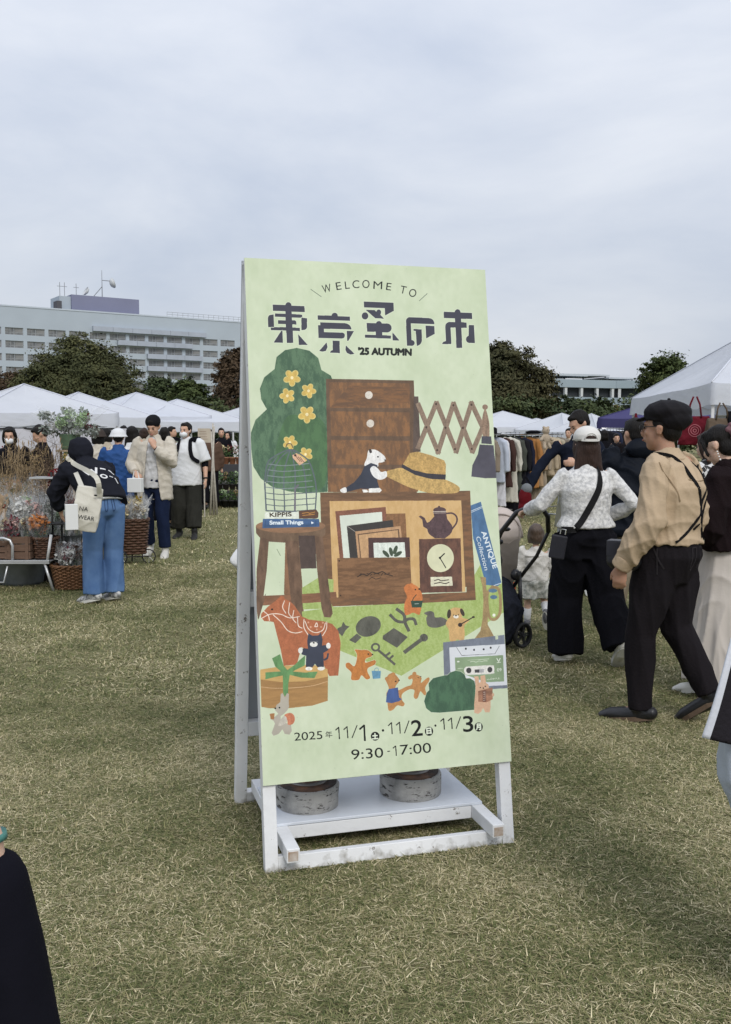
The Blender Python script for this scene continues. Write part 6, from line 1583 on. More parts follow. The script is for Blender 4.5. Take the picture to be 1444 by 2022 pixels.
# --- hooded person bending over the flowers
def hoodie():
    rz = R(40)
    p = Person('person', 'person in a black printed hoodie and blue jeans bending over the flower stall', G(204, 1188), rz, 1.66, vox=.0105,
        pose=dict(pelvis=(0, -.045, .91), waist=(0, .03, 1.02), chest=(0, .19, 1.13), neck=(0, .32, 1.235), head=(0, .42, 1.33),
                  sL=(-.19, .27, 1.20), eL=(-.25, .42, .98), wL=(-.17, .50, .80), sR=(.19, .27, 1.20), eR=(.24, .42, .98), wR=(.16, .52, .84),
                  hL=(-.09, -.07, .87), kL=(-.10, -.02, .48), aL=(-.11, -.04, .085), tL=(-.14, .10, .03), hR=(.09, -.07, .87), kR=(.10, -.02, .48), aR=(.09, -.04, .085), tR=(.10, .11, .03)), head_pitch=40)
    p.body(); p.hair(HAIRB, 'short'); k = p.k
    p.trousers(DENIM, hip=.012, thigh=.102, knee=.090, hem=.096, fold=.011, to=.0)
    fuse('shirt_hem', [tube_geo([V((0, -.05, .905)) * k, V((0, -.03, .965)) * k], [(.200 * k, .155 * k), (.195 * k, .15 * k)], 22, side=(1, 0, 0))], .010, WHITEC, p.root, 1)
    HD = cloth('black_fleece', (.013, .014, .020)); hd = p.top(HD, m=.034, hem=.0, sl=(.088, .078, .068, .050), fold=.014, name='hoodie', wide=.028)
    fuse('hood', [ball_geo(p.hp((0, -.03, .02)), [x * k for x in (.118, .130, .138)], p.HR), ball_geo(p.J['neck'] + V((0, -.05, .0)) * k, (.13 * k, .11 * k, .075 * k))], .0105, HD, p.root, 3, fold=.008)
    WP_ = cloth('print_white', (.62, .62, .62)); u = V((1, 0, 0)); ax = (p.J['neck'] - p.J['pelvis']).normalized(); o = p.J['chest'].lerp(p.J['waist'], .25) + V((.0, -.15, .05)) * k
    sh = bar(-.13, .075, -.105, -.005, .02) + bar(-.105, -.005, -.075, .065, .02) + bar(-.075, .065, -.05, -.005, .02) + bar(-.05, -.005, -.02, .075, .02) + bar(.01, .06, .06, .05, .016) + bar(.09, .05, .13, .00, .016) + ringshape(.0, -.055, .019, .034) + bar(.055, -.05, .085, -.065, .014) + bar(.10, -.07, .12, -.12, .014)
    decal(hd, 'print', sh, o, u, ax, WP_, p.root)
    seams(p, p.tro, DENS)
    p.shoes(M('grey_sneaker', (.20, .20, .20), rough=.8, col2=(.5, .5, .48), scale=30, contrast=(.45, .55)), RUBW, 1.15)
    Mx = p.root.matrix_basis
    c = W(163, 1048, 8.15); t = thing('tote_bag', 'natural canvas tote bag hanging from the shoulder of the hooded person', 'bag', c + V((.01, 0, 0)), R(14)); t.rotation_euler = (0, R(10), R(14))
    bag_geo('bag_body', .21, .37, .09, TOTE, t, vox=.0095, fold=.008, bulge=.5, taper=.9); inv = t.matrix_basis.inverted()
    sL = inv @ (Mx @ (p.J['sL'] + V((-.01, -.02, .10)) * k))
    strap('strap', [(.085, -.05, .30), (.03, -.075, .46), (sL.x * .7 + .0, sL.y - .06, sL.z * .93), (sL.x, sL.y, sL.z), (sL.x * .8, sL.y + .10, sL.z - .06), (-.06, .04, .34)], .040, .004, TOTE, t, (0, -1, 0))
    for i, (s_, w_, zz) in enumerate((('NA', .07, .17), ('WEAR', .13, .10))):
        v_, t_ = text_tris(s_); lo = v_.min(0); hi = v_.max(0); me = [( -.06 + (a - lo[0]) / (hi[0] - lo[0]) * w_, -.079, zz + (b_ - lo[1]) / (hi[1] - lo[1]) * .034) for a, b_ in v_]
        mk('print', me, [tuple(int(x) for x in q) for q in t_], BLACKC, t)
    MB().ball((.05, -.075, .31), (.014, .006, .008)).build('badge', RUBB, t)
    c = W(146, 1046, 8.05); t = thing('paper_bag', 'small white paper bag tucked beside the canvas tote of the hooded person', 'bag', c, R(24))
    MB().box((-.065, -.02, 0), (.035, .02, .21)).build('bag_body', M('white_paper', (.66, .67, .66), rough=.8, var=.03), t, bevel=.004)
hoodie()
# --- man in cream cardigan
def cardigan():
    p = Person('person', 'person in an open cream cardigan and dark jeans holding one hand to the mouth', G(308, 1098), R(172), 1.70, vox=.012,
        pose=dict(sR=(.185, 0, 1.385), eR=(.28, .02, 1.12), wR=(.16, .20, 1.03), sL=(-.185, 0, 1.385), eL=(-.27, .12, 1.15), wL=(-.08, .20, 1.33), aL=(-.14, .05, .085), tL=(-.17, .19, .03), kL=(-.12, .06, .49), aR=(.13, -.15, .12), tR=(.13, -.02, .035)), head_pitch=22)
    p.hand('R', (-.5, .5, -.6), (0, -.5, -1), .8); p.hand('L', (.45, .05, .9), (.5, -.6, .2), .5); p.body().face(); p.hair(HAIRB, 'short'); k = p.k
    fuse('beanie', [ball_geo(p.hp((0, -.02, .062)), [x * k for x in (.094, .106, .084)], p.HR)], .010, cloth('black_knit', (.012, .012, .014), bump=.5), p.root, 2)
    p.trousers(INDIGO, hip=.025, thigh=.098, knee=.08, hem=.075, fold=.010, to=.03); p.top(cloth('pale_tee', (.50, .50, .50)), m=.026, hem=.06, sleeve=.3, name='tee')
    # cardigan: open front made of two long front panels over a back shell
    c = p.top(CREAM, m=.036, hem=.20, sl=(.085, .084, .078, .050), fold=.009, name='cardigan', wide=.024)
    bm = bmesh.new(); bm.from_mesh(c.data)
    kill = [f for f in bm.faces if f.calc_center_median().y > .06 * k and abs(f.calc_center_median().x + .01) < (.05 + .10 * max(0, (1.35 * k - f.calc_center_median().z))) * k and f.calc_center_median().z < 1.5 * k and f.calc_center_median().z < p.J['neck'].z + .05]
    bmesh.ops.delete(bm, geom=kill, context='FACES')
    for _ in range(14):                                  # even out the cut edge
        mv = {}
        for v_ in bm.verts:
            nb_ = [e.other_vert(v_) for e in v_.link_edges if e.is_boundary]
            if len(nb_) == 2: mv[v_] = v_.co * .4 + (nb_[0].co + nb_[1].co) * .3
        for v_, q in mv.items(): v_.co = q
    bm.to_mesh(c.data); bm.free()
    sd = c.modifiers.new('thick', 'SOLIDIFY'); sd.thickness = .008
    watch(p, 'L'); p.shoes(cloth('pale_sneaker', (.55, .54, .50)), RUBW, 1.1)
    c = W(268, 972, 11.25); t = thing('white_paper_bag', 'small white paper bag held by the person in the cream cardigan', 'bag', c, R(-12))
    MB().box((-.085, -.04, 0), (.085, .04, .16)).build('bag_body', _M['white_paper'], t, bevel=.006); MB().tube([(-.03, 0, .16), (-.015, 0, .235), (.03, 0, .235), (.045, 0, .16)], .006, 6).build('handle', _M['white_paper'], t)
cardigan()
def teeman():
    p = Person('person', 'person in a loose white T-shirt, face mask and backpack straps walking towards the camera', G(370, 1062), R(178), 1.66, vox=.013, build=1.05,
        pose=dict(aL=(-.13, .10, .085), tL=(-.15, .24, .03), aR=(.13, -.06, .085), tR=(.15, .08, .03), eL=(-.28, .0, 1.10), wL=(-.30, .08, .86), eR=(.27, -.02, 1.10), wR=(.29, .04, .87)), head_yaw=-18)
    p.body().face(mask=True); p.hair(HAIRB, 'short', vox=.012)
    p.trousers(OLIVEC, hip=.035, thigh=.125, knee=.12, hem=.115, fold=.012); ts = p.top(WHITEC, m=.040, hem=.12, sleeve=.46, sl=(.095, .100, .06, .05), name='tee', wide=.02, fold=.005)
    p.top(BLACKC, m=-.02, hem=-.3, sleeve=.62, sl=(.05, .052, .050, .044), name='under_sleeve', low=4); k = p.k
    for sx in (-1, 1): band('backpack_strap', *wrap([ts], [V(q) * k for q in ((sx * .10, -.10, 1.44), (sx * .115, .04, 1.46), (sx * .13, .2, 1.34), (sx * .15, .2, 1.20), (sx * .19, .08, 1.12))], .012), .052, .012, BLACKC, p.root)
    t = thing('backpack', 'black backpack on the shoulders of the person in the white T-shirt', 'backpack', p.root.matrix_basis @ V((0, -.20, .98)), R(178)); bag_geo('bag_body', .30, .42, .12, BLACKC, t, vox=.014)
    watch(p, 'L'); p.shoes(RUBB, RUBB, 1.1)
teeman()
# --- people further back
def far(label, px, py_or_d, h, rz, top, bot, hair, style='short', hat=None, vox=.018, length=.15, pose=None, skirt=False, face=False, long_=.08, mask=False, pitch=0):
    d = py_or_d; x = (px - CX) / FPX * d
    p = Person('person', label, (x, d, 0), R(rz), h, vox=vox, pose=pose, head_pitch=pitch); p.body(fingers=False); p.hair(hair, style, length, vox=.014)
    if face: p.face(mask=mask)
    p.top(top, m=.028, hem=long_, sl=(.072, .068, .060, .050), wide=.015, fold=.012)
    if skirt: p.skirt(bot, .7, .24)
    else: p.trousers(bot)
    p.shoes(RUBB)
    if hat: fuse('hat', [ball_geo(p.hp((0, -.014, .068)), [q * p.k for q in (.096, .106, .066)], p.HR), tube_geo([p.hp((0, -.014, .075)), p.hp((0, -.014, .035)), p.hp((0, -.014, .005))], [(.10 * p.k, .112 * p.k), (.112 * p.k, .124 * p.k), (.138 * p.k, .150 * p.k)], 20, side=(1, 0, 0))], .013, hat, p.root, 2)
    return p
GREYC = cloth('grey_cloth', (.13, .13, .13)); BEIGE = cloth('beige_cloth', (.40, .35, .27)); MAROON = cloth('maroon_cloth', (.10, .02, .025)); SAGE = cloth('sage_cloth', (.16, .18, .14)); BROWNC = cloth('brown_cloth', (.09, .055, .04)); OLV = cloth('dark_olive_cloth', (.035, .034, .022))
far('person in a cobalt blue jacket and white bucket hat, seen from behind', 235, 12.6, 1.56, 8, BLUEJ, OLV, HAIRB, hat=WHITEC, vox=.013, long_=.14, pose=dict(eL=(-.27, .06, 1.12), wL=(-.10, .18, 1.05), eR=(.27, .06, 1.12), wR=(.1, .18, 1.05)))
far('person in a cream top with a dark cap right of the tall bouquet', 196, 13.4, 1.56, 20, CREAM, GREYC, HAIRB, 'bob', hat=cloth('brown_cap', (.05, .04, .035)), vox=.014)
far('person with dark bobbed hair and pale blouse beside the white bucket hat', 212, 15.0, 1.58, -10, BEIGE, GREYC, HAIRB, 'bob', vox=.016)
far('person with long dark hair and white blouse between the blue jacket and the cardigan', 262, 13.6, 1.60, -15, WHITEC, OLIVEC, HAIRB, 'long', vox=.014, length=.2, skirt=True)
far('person with dark hair seen between the cardigan and the white T-shirt', 326, 15.4, 1.60, 5, BLACKC, BLACKC, HAIRB, 'bob', vox=.016)
far('person in black with a white face mask standing at the far left stall', 22, 12.4, 1.58, 190, BLACKC, BLACKC, HAIRB, 'bob', vox=.014, face=True, mask=True, pitch=12)
far('person in black bending over the goods behind the dry grasses', 84, 12.2, 1.60, 110, BLACKC, BLACKC, HAIRB, 'short', vox=.014, pitch=30)
i_ = 0
for lab, px, d, h, rz, tp, bt, hr, st in (
    ('distant person in grey under the leftmost tents', 52, 18.5, 1.62, 30, GREYC, BLACKC, HAIRB, 'short'),
    ('distant person in maroon between the tall bouquet and the bucket hat', 182, 17.5, 1.58, 150, MAROON, GREYC, HAIRB, 'bob'),
    ('distant person in navy behind the bucket hat', 246, 18.8, 1.66, 200, NAVYC, GREYC, HAIRB, 'short'),
    ('distant person in beige just left of the cardigan', 286, 19.5, 1.62, 40, BEIGE, NAVYC, HAIRD, 'bob'),
    ('distant person in sage green right of the cardigan', 340, 20.5, 1.66, 250, SAGE, BLACKC, HAIRB, 'short'),
    ('distant person in brown right of the masked person in the white T-shirt', 415, 19.5, 1.60, 20, BROWNC, BLACKC, HAIRD, 'long'),
    ('distant person in black at the plant stall beside the sign', 438, 24.5, 1.66, 190, BLACKC, GREYC, HAIRB, 'short'),
    ('distant person in white at the plant stall beside the sign', 452, 25.5, 1.58, 160, WHITEC, NAVYC, HAIRB, 'bob'),
    ('distant person in black in front of the violet tent', 1192, 19.0, 1.58, 10, BLACKC, BLACKC, HAIRB, 'bob'),
    ('distant person with bare face looking out under the violet tent', 1216, 21.5, 1.52, 178, NAVYC, BLACKC, HAIRB, 'short'),
    ('distant person in charcoal at the pole of the big white tent', 1238, 18.0, 1.60, 200, CHAR, BLACKC, HAIRB, 'short'),
    ('distant person in grey under the big white tent', 1298, 19.0, 1.60, 30, GREYC, BLACKC, HAIRB, 'bob'),
    ('distant person in brown left of the clothes rack', 962, 22.0, 1.60, 30, BROWNC, BLACKC, HAIRB, 'short'),
    ('distant person in beige coat behind the clothes rack', 1122, 23.0, 1.64, 150, BEIGE, BLACKC, HAIRB, 'short'),
    ('distant person in sage behind the white capped person', 1178, 24.0, 1.62, 20, SAGE, BLACKC, HAIRD, 'bob')):
    far(lab, px, d, h, rz, tp, bt, hr, st, vox=.022, face=(rz > 90 and rz < 270))
# --- cut figures at the picture edges
def edge_left():
    kk = 1.55 / 1.7; rx, ry = -.76, .97
    q = lambda x, y, z: ((x - rx) / kk, (y - ry) / kk, z / kk)
    p = Person('person', 'person in loose black clothes with a teal bracelet, cut off by the lower left corner', (rx, ry, 0), 0, 1.55, vox=.008, female=True, skinmat=SKINP,
        pose=dict(sR=q(-.60, .97, 1.20), eR=q(-.378, 1.0, .88), wR=q(-.396, 1.0, 1.056)))
    p.hand('R', (-.6, .2, .8), (-.3, -1, 0), .5); p.build = .82; p.body(); p.build = 1; p.hair(HAIRB, 'long', .2); k = p.k
    SL = cloth('black_crepe', (.006, .006, .010), var=.15, bump=.05)
    E, Wr = p.J['eR'], p.J['wR']; d = (Wr - E).normalized()
    MB().tube([Wr - d * .006, Wr + d * .001], [.0215, .0210], 20).build('bracelet', M('teal_bracelet', (.02, .12, .11), rough=.4, col2=(.10, .26, .22), scale=30), p.root, smooth=True)
    p.top(SL, m=.02, hem=.1, sleeve=.5, sl=(.07, .034, .05, .050), name='top', wide=.01, fold=.006)
    T0 = V((rx, ry, 0)); fuse('wide_sleeve', [tube_geo([W(a, b, 1.0) - T0 for a, b in ((-14, 1738), (-6, 1780), (10, 1850), (24, 1940), (38, 2040), (54, 2140), (40, 2240))], [.036, .037, .038, .040, .043, .047, .05], 18, dome=True), tube_geo([W(60, 2120, 1.0) - T0, p.J['sR'] - V((0, 0, .05))], [.036, .05], 14, dome=True)], .008, SL, p.root, 4, fold=.006, kind='v', seed=4)
    p.skirt(SL, .80, .24, fold=.012)
    p.shoes(RUBB)
edge_left()
def edge_right():
    p = Person('person', 'person in a white coat with a black stripe, cut off by the right edge', (1.15, 2.44, 0), R(8), 1.62, vox=.010, female=True, build=.95, skinmat=SKINP,
        pose=dict(eL=(-.185, .03, 1.12), wL=(-.08, .22, 1.0), aL=(-.07, 0, .085), tL=(-.07, .14, .03)))
    p.body(); p.hair(HAIRB, 'bob'); k = p.k
    WC = cloth('white_coat', (.60, .62, .68), var=.03, bump=.1); BLU = cloth('pale_blue_cotton', (.36, .40, .46), var=.08, bump=.1)
    p.top(WC, m=.03, hem=.16, sl=(.06, .06, .055, .05), name='coat', wide=.02, fold=.010); p.trousers(BLU, thigh=.10, knee=.095, hem=.085, high=True)
    p.shoes(RUBW)
    # long coat panel flying out to the left, with its stripe, over a full trouser leg
    Mi = p.root.matrix_basis.inverted()
    def sheet(name, quad, mat, th, n=14, amp=.012, seed=1):
        a, b, c_, d_ = [Mi @ V(q) for q in quad]; v = []; f = []
        nn = (b - a).cross(d_ - a).normalized()
        for j in range(n + 1):
            for i in range(n + 1):
                u, w = i / n, j / n; q = (a * (1 - u) + b * u) * (1 - w) + (d_ * (1 - u) + c_ * u) * w
                v.append(q + nn * amp * math.sin(u * 7 + w * 3 + seed) * (.3 + w))
        f = [(j * (n + 1) + i, j * (n + 1) + i + 1, (j + 1) * (n + 1) + i + 1, (j + 1) * (n + 1) + i) for j in range(n) for i in range(n)]
        o = mk(name, v, f, mat, p.root, True); s_ = o.modifiers.new('th', 'SOLIDIFY'); s_.thickness = th; return o
    y = 2.35; o = sheet('coat_panel', [W(1450, 1262, y), W(1600, 1262, y), W(1560, 1500, y), W(1386, 1456, y)][::-1], WC, .006, n=24)
    o.data.materials.append(cloth('stripe_black', (.020, .018, .022)))
    for f_ in o.data.polygons:
        u = (f_.index % 24) / 24
        if .08 <= u < .30: f_.material_index = 1
    g = [tube_geo([W(1490, 1380, y + .07), W(1472, 1460, y + .07), W(1470, 1530, y + .07), W(1500, 1600, y + .07), W(1540, 1650, y + .07)], [(.05, .05), (.064, .06), (.068, .06), (.060, .055), (.045, .05)], 18, dome=True)]
    o = fuse('skirt_drape', [([Mi @ V(q) for q in g[0][0]], g[0][1])], .009, BLU, p.root, 3, fold=.012, kind='v', seed=2)
edge_right()
def hidden_child():
    p = Person('person', 'child in a puffy white jacket standing behind the welcome sign, one sleeve showing', (-.715, 7.25, 0), R(10), 1.0, vox=.012, child=True, cat='child',
        pose=dict(eL=(-.40, .02, .93), wL=(-.30, .15, .85)))
    p.body(fingers=False); p.hair(HAIRB, 'short'); p.trousers(NAVYC); p.top(WHITEC, m=.05, sl=(.11, .10, .09, .06), name='jacket', wide=.03); p.shoes(RUBW)
hidden_child()
# ------------------------------------------------------------------ stroller
def stroller():
    o = G(1000, 1262); t = thing('stroller', 'beige stroller with black frame between the sign and the person in the white cap', 'stroller', (o.x, 6.75, 0), R(3))
    FR = M('stroller_frame', (.012, .012, .014), rough=.35, spec=.5); FB = cloth('stroller_beige', (.46, .40, .36), bump=.1); SB = cloth('stroller_taupe', (.20, .175, .15), bump=.1)
    hx = .165; HZ = 1.005
    # local: +y is the direction of travel; handle nearest the camera
    def L(px, py, y): w = W(px, py, 6.75 + y); m = Matrix.Rotation(R(-3), 3, 'Z'); return m @ (w - t.location)
    hl = [L(962, 1150, .05), L(972, 1090, -.10), L(990, 1050, -.18), L(1020, 1012, -.24), L(1050, 1000, -.26), L(1070, 1002, -.26), L(1082, 1020, -.24), L(1083, 1050, -.18)]
    MB().tube(hl, .0165, 10).build('handle', FR, t, smooth=True)
    MB().tube([L(1083, 1050, -.18), L(1060, 1098, -.05), L(1020, 1150, .06), L(985, 1200, .16)], .013, 8).tube([L(962, 1150, .05), L(940, 1220, .2)], .013, 8).build('side_frame', FR, t, smooth=True)
    MB().tube([L(1026, 1128, .02), L(1028, 1180, .0), L(1030, 1250, -.02)], .014, 8).build('rear_leg', FR, t, smooth=True)
    MB().tube([L(1030, 1252, -.02), L(905, 1258, -.02)], .012, 8).tube([L(1030, 1240, 0), L(960, 1262, .6)], .012, 8).tube([L(905, 1240, 0), L(900, 1262, .6)], .012, 8).build('axle_frame', FR, t, smooth=True)
    MB().ball(L(1018, 1135, .0), (.035, .03, .04)).build('hinge', FR, t, smooth=True)
    def wheel(c, r):
        w = bpy.data.objects.new('wheel', None); COL.objects.link(w); w.parent = t; w.location = c; w.rotation_euler = (0, 0, R(-52))
        Rx = Matrix.Rotation(R(90), 4, 'Y')
        pr = [(r - .018, -.016), (r - .004, -.018), (r, -.008), (r, .008), (r - .004, .018), (r - .018, .016)]
        v = []; f = []; n = 32
        for a_, z in pr + []:
            for i in range(n): an = 2 * math.pi * i / n; v.append((z, a_ * math.cos(an), a_ * math.sin(an)))
        m = len(pr)
        for j in range(m):
            for i in range(n): a = j * n + i; b = j * n + (i + 1) % n; j2 = (j + 1) % m; f.append((a, b, j2 * n + (i + 1) % n, j2 * n + i))
        mk('tyre', v, f, RUBB, w, True)
        s = MB()
        for i in range(5):
            for q in (-.10, .10): an = i * 2 * math.pi / 5; s.beam((0, .012 * math.cos(an + q * 6), .012 * math.sin(an + q * 6)), (0, (r - .014) * math.cos(an + q), (r - .014) * math.sin(an + q)), .006, .008)
        s.tube([(-.02, 0, 0), (.02, 0, 0)], .016, 12); s.build('rim', M('rim_black', (.03, .03, .032), rough=.4), w)
    wheel(L(1032, 1254, -.03) , .088); wheel(L(902, 1254, -.03), .088); wheel(L(965, 1262, .62) + V((0, 0, -.03)), .075); wheel(L(900, 1262, .62) + V((0, 0, -.03)), .075)
    # seat shell (seen from behind) and canopy
    def P_(pts, y): return [L(a, b, y) for a, b in pts]
    c = L(995, 1110, .16)
    g = [tube_geo([L(968, 1205, .24), L(975, 1160, .16), L(985, 1110, .12), L(990, 1062, .14), L(992, 1040, .2)], [(.11, .045), (.135, .05), (.140, .05), (.130, .055), (.11, .05)], 18, side=(1, 0, 0), dome=True)]
    fuse('seat_back', g, .009, SB, t, 3, fold=.004)
    g = [ball_geo(L(988, 1048, .26), (.155, .20, .170)), ball_geo(L(984, 1060, .36), (.150, .20, .15))]
    cn = fuse('canopy', g, .010, FB, t, 2)
    bm = bmesh.new(); bm.from_mesh(cn.data); zc = L(988, 1075, .26).z
    bmesh.ops.delete(bm, geom=[f for f in bm.faces if f.calc_center_median().z < zc - .02], context='FACES'); bm.to_mesh(cn.data); bm.free()
    cn.modifiers.new('th', 'SOLIDIFY').thickness = .006
    for q in (.12, .30):
        MB().tube([L(988, 1062, q) + V((.158 * math.cos(a), 0, .168 * math.sin(a))) for a in [math.pi * i / 14 for i in range(15)]], .006, 6).build('canopy_seam', M('seam_beige', (.36, .31, .28), rough=.9), t, smooth=True)
    fuse('storage_basket', [tube_geo([L(978, 1238, .0), L(982, 1208, .02), L(978, 1182, .10)], [(.15, .17), (.185, .22), (.15, .2)], 18, side=(1, 0, 0), dome=True)], .011, cloth('basket_mesh', (.016, .018, .026)), t, 2, fold=.012)
    fuse('leg_rest', [ball_geo(L(1000, 1176, .08), (.12, .10, .018), rotm('X', R(-12)))], .008, cloth('dark_grey_pad', (.05, .05, .055)), t, 1)
    m = MB(); m.ball(L(984, 1092, -.02), (.022, .02, .035)).ball(L(986, 1070, -.06), (.03, .02, .02)).ball(L(988, 1108, .0), (.016, .016, .04)).ball(L(1000, 1045, -.12), (.03, .02, .015)); m.build('hanging_clip', FR, t, smooth=True)
    c = W(1013, 1172, 8.4); b = thing('orange_bag', 'small orange cloth bag seen behind the stroller frame', 'bag', (c.x - .08, 8.4, 0)); bag_geo('bag_body', .20, .22, .10, cloth('orange_cloth', (.42, .085, .035)), b, vox=.012, fold=.008)
    g = G(1206, 1004); s = thing('picnic_sheet', 'turquoise picnic sheet lying on the grass behind the person in the white cap', 'sheet', (g.x, g.y, .0), R(12))
    v = []; f = []; n = 10
    for j in range(n + 1):
        for i in range(n + 1): v.append(((i / n - .5) * 1.1, (j / n - .5) * 1.6, .05 + .018 * math.sin(i * 1.7 + j) + .012 * math.cos(j * 2.1)))
    f = [(j * (n + 1) + i, j * (n + 1) + i + 1, (j + 1) * (n + 1) + i + 1, (j + 1) * (n + 1) + i) for j in range(n) for i in range(n)]
    mk('sheet_cloth', v, f, M('turquoise_plastic', (.20, .50, .56), rough=.4), s, True)
stroller()

# ------------------------------------------------------------------ clothes racks
STEEL = M('chrome_steel', (.55, .55, .56), rough=.25, metal=.9)
def garment(name, label, cat, loc, rz, length, width, col, group, pant=False, thick=.06, open_=True):
    t = thing(name, label, cat, loc, rz, group)
    mat = cloth('garment_%02x%02x%02x' % tuple(min(255, int(c * 255)) for c in col), col, var=.10)
    g = []
    if pant:
        for sx in (-.5, .5): g.append(tube_geo([(0, sx * .14, -.10), (0, sx * .17, -length * .5), (0, sx * .19, -length)], [(.035, .07), (.040, .09), (.035, .10)], 10, side=(1, 0, 0)))
    else:
        g.append(tube_geo([(0, 0, -.055), (0, 0, -.10), (0, 0, -.30), (0, 0, -length * .7), (0, 0, -length)], [(.028, .10), (thick * .75, width / 2), (thick, width * .44), (thick * 1.05, width * .47), (thick * 1.1, width * .52)], 16, side=(1, 0, 0)))
        for sy in (-1, 1): g.append(tube_geo([(0, sy * width * .44, -.12), (.01, sy * (width * .52), -.30), (.015, sy * (width * .54), -min(length * .85, .62))], [(.045, .05), (.052, .05), (.042, .045)], 10, side=(1, 0, 0)))
    fuse('cloth', g, .016, mat, t, 2, fold=.016, kind='v', seed=int(abs(loc[0] * 100)) % 91)
    MB().tube([(0, 0, -.055), (0, 0, -.01), (0, .012, .012), (0, 0, .026), (0, -.014, .014)], .004, 5).tube([(0, -width * .36, -.105), (0, 0, -.05), (0, width * .36, -.105)], .006, 5).build('hanger', RUBB, t)
    return t
def rack(px0, px1, d0, d1, py, items, label, grp, rackname='clothes_rack', low=True):
    a = W(px0, py, d0); b = W(px1, py + (0), d1); b.z = a.z; dr = (b - a); Ln = dr.length; rz = math.atan2(dr.y, dr.x)
    t = thing(rackname, label, 'clothes rack', (a.x, a.y, 0), rz)
    MB().tube([(0, 0, a.z), (Ln, 0, a.z)], .014, 8).build('rail', STEEL, t, smooth=True)
    for x in (.03, Ln - .03):
        MB().tube([(x, 0, .06), (x, 0, a.z)], .014, 8).build('post', STEEL, t, smooth=True); MB().tube([(x, -.28, .06), (x, .28, .06)], .014, 8).build('foot', STEEL, t, smooth=True)
        for sy in (-.26, .26): MB().ball((x, sy, .03), (.012, .03, .03)).build('castor', RUBB, t)
    MB().tube([(.03, 0, .22), (Ln - .03, 0, .22)], .010, 8).build('lower_rail', STEEL, t, smooth=True)
    for i, (q, lab, cat, ln, wd, col) in enumerate(items):
        p = a + dr * q
        garment(cat.replace(' ', '_'), lab, cat, (p.x, p.y, a.z), rz + R(random.Random(i).uniform(-9, 9)) + R(14), ln, wd, col, grp, pant=(cat == 'trousers'))
items = [(.01, 'brown trousers at the far left end of the clothes rack', 'trousers', 1.10, .40, (.14, .10, .075)), (.05, 'taupe long shirt beside the brown trousers on the rack', 'shirt', .95, .44, (.22, .18, .14)),
 (.13, 'pale grey-blue shirt on the rack', 'shirt', .80, .46, (.42, .46, .54)), (.17, 'long white dress hanging below the pale grey-blue shirt', 'dress', 1.20, .42, (.56, .56, .60)), (.23, 'chocolate brown jacket on the rack', 'jacket', .88, .46, (.055, .030, .026)),
 (.29, 'off-white long coat beside the chocolate jacket', 'coat', 1.14, .46, (.50, .48, .42)), (.34, 'dark green-grey coat on the rack', 'coat', .95, .46, (.06, .065, .055)), (.40, 'long black coat on the rack', 'coat', 1.32, .48, (.012, .012, .015)), (.45, 'long midnight blue coat beside the long black coat', 'coat', 1.28, .48, (.014, .016, .03)),
 (.54, 'orange-brown jacket on the rack', 'jacket', .92, .48, (.36, .17, .06)), (.60, 'camel jacket behind the orange-brown one', 'jacket', .90, .46, (.34, .24, .15)), (.65, 'sand coloured long coat on the rack', 'coat', 1.15, .46, (.30, .25, .19)), (.73, 'beige zipped jacket on the rack', 'jacket', .72, .50, (.38, .31, .22)),
 (.79, 'light tan jacket beside the beige zipped one', 'jacket', .74, .50, (.42, .34, .24)), (.86, 'pale khaki coat with dark buttons near the rack end', 'coat', .96, .48, (.36, .32, .24)), (.93, 'grey-brown wool coat at the right end of the rack', 'coat', 1.0, .48, (.20, .17, .14))]
rack(950, 1112, 16.2, 17.6, 857, items, 'long chrome clothes rack full of coats right of the welcome sign', 'garments on the clothes rack')
c = W(972, 846, 16.3); t = thing('black_hat', 'black felt hat resting on the end of the clothes rack', 'hat', c + V((0, 0, -.09))); MB().lathe([(.15, 0), (.15, .008), (.085, .012), (.082, .09), (.05, .11), (.01, .10)], 20).build('felt', BLACKC, t, smooth=True)
c = W(1054, 848, 16.9); t = thing('beret_hat', 'flat black beret on top of the clothes rack', 'hat', c + V((0, 0, -.075))); MB().lathe([(.08, 0), (.14, .02), (.14, .04), (.06, .06), (.01, .06)], 20).build('felt', BLACKC, t, smooth=True)
items = [(.1 + .11 * i, lab, cat, ln, .46, col) for i, (lab, cat, ln, col) in enumerate((('black coat at the left of the rack under the violet tent', 'coat', 1.0, (.012, .012, .014)), ('charcoal jacket on the rack under the violet tent', 'jacket', .8, (.03, .03, .032)), ('navy jacket on the rack under the violet tent', 'jacket', .85, (.02, .025, .05)), ('black dress on the rack under the violet tent', 'dress', 1.1, (.01, .01, .012)), ('dark grey coat on the rack under the violet tent', 'coat', .95, (.05, .05, .052)), ('brown-black leather jacket on the rack under the violet tent', 'jacket', .75, (.03, .02, .018)), ('slate cardigan on the rack under the violet tent', 'cardigan', .8, (.05, .055, .07))))]
rack(1188, 1242, 22.5, 23.2, 846, items, 'clothes rack with dark clothes under the violet tent', 'dark garments under the violet tent')

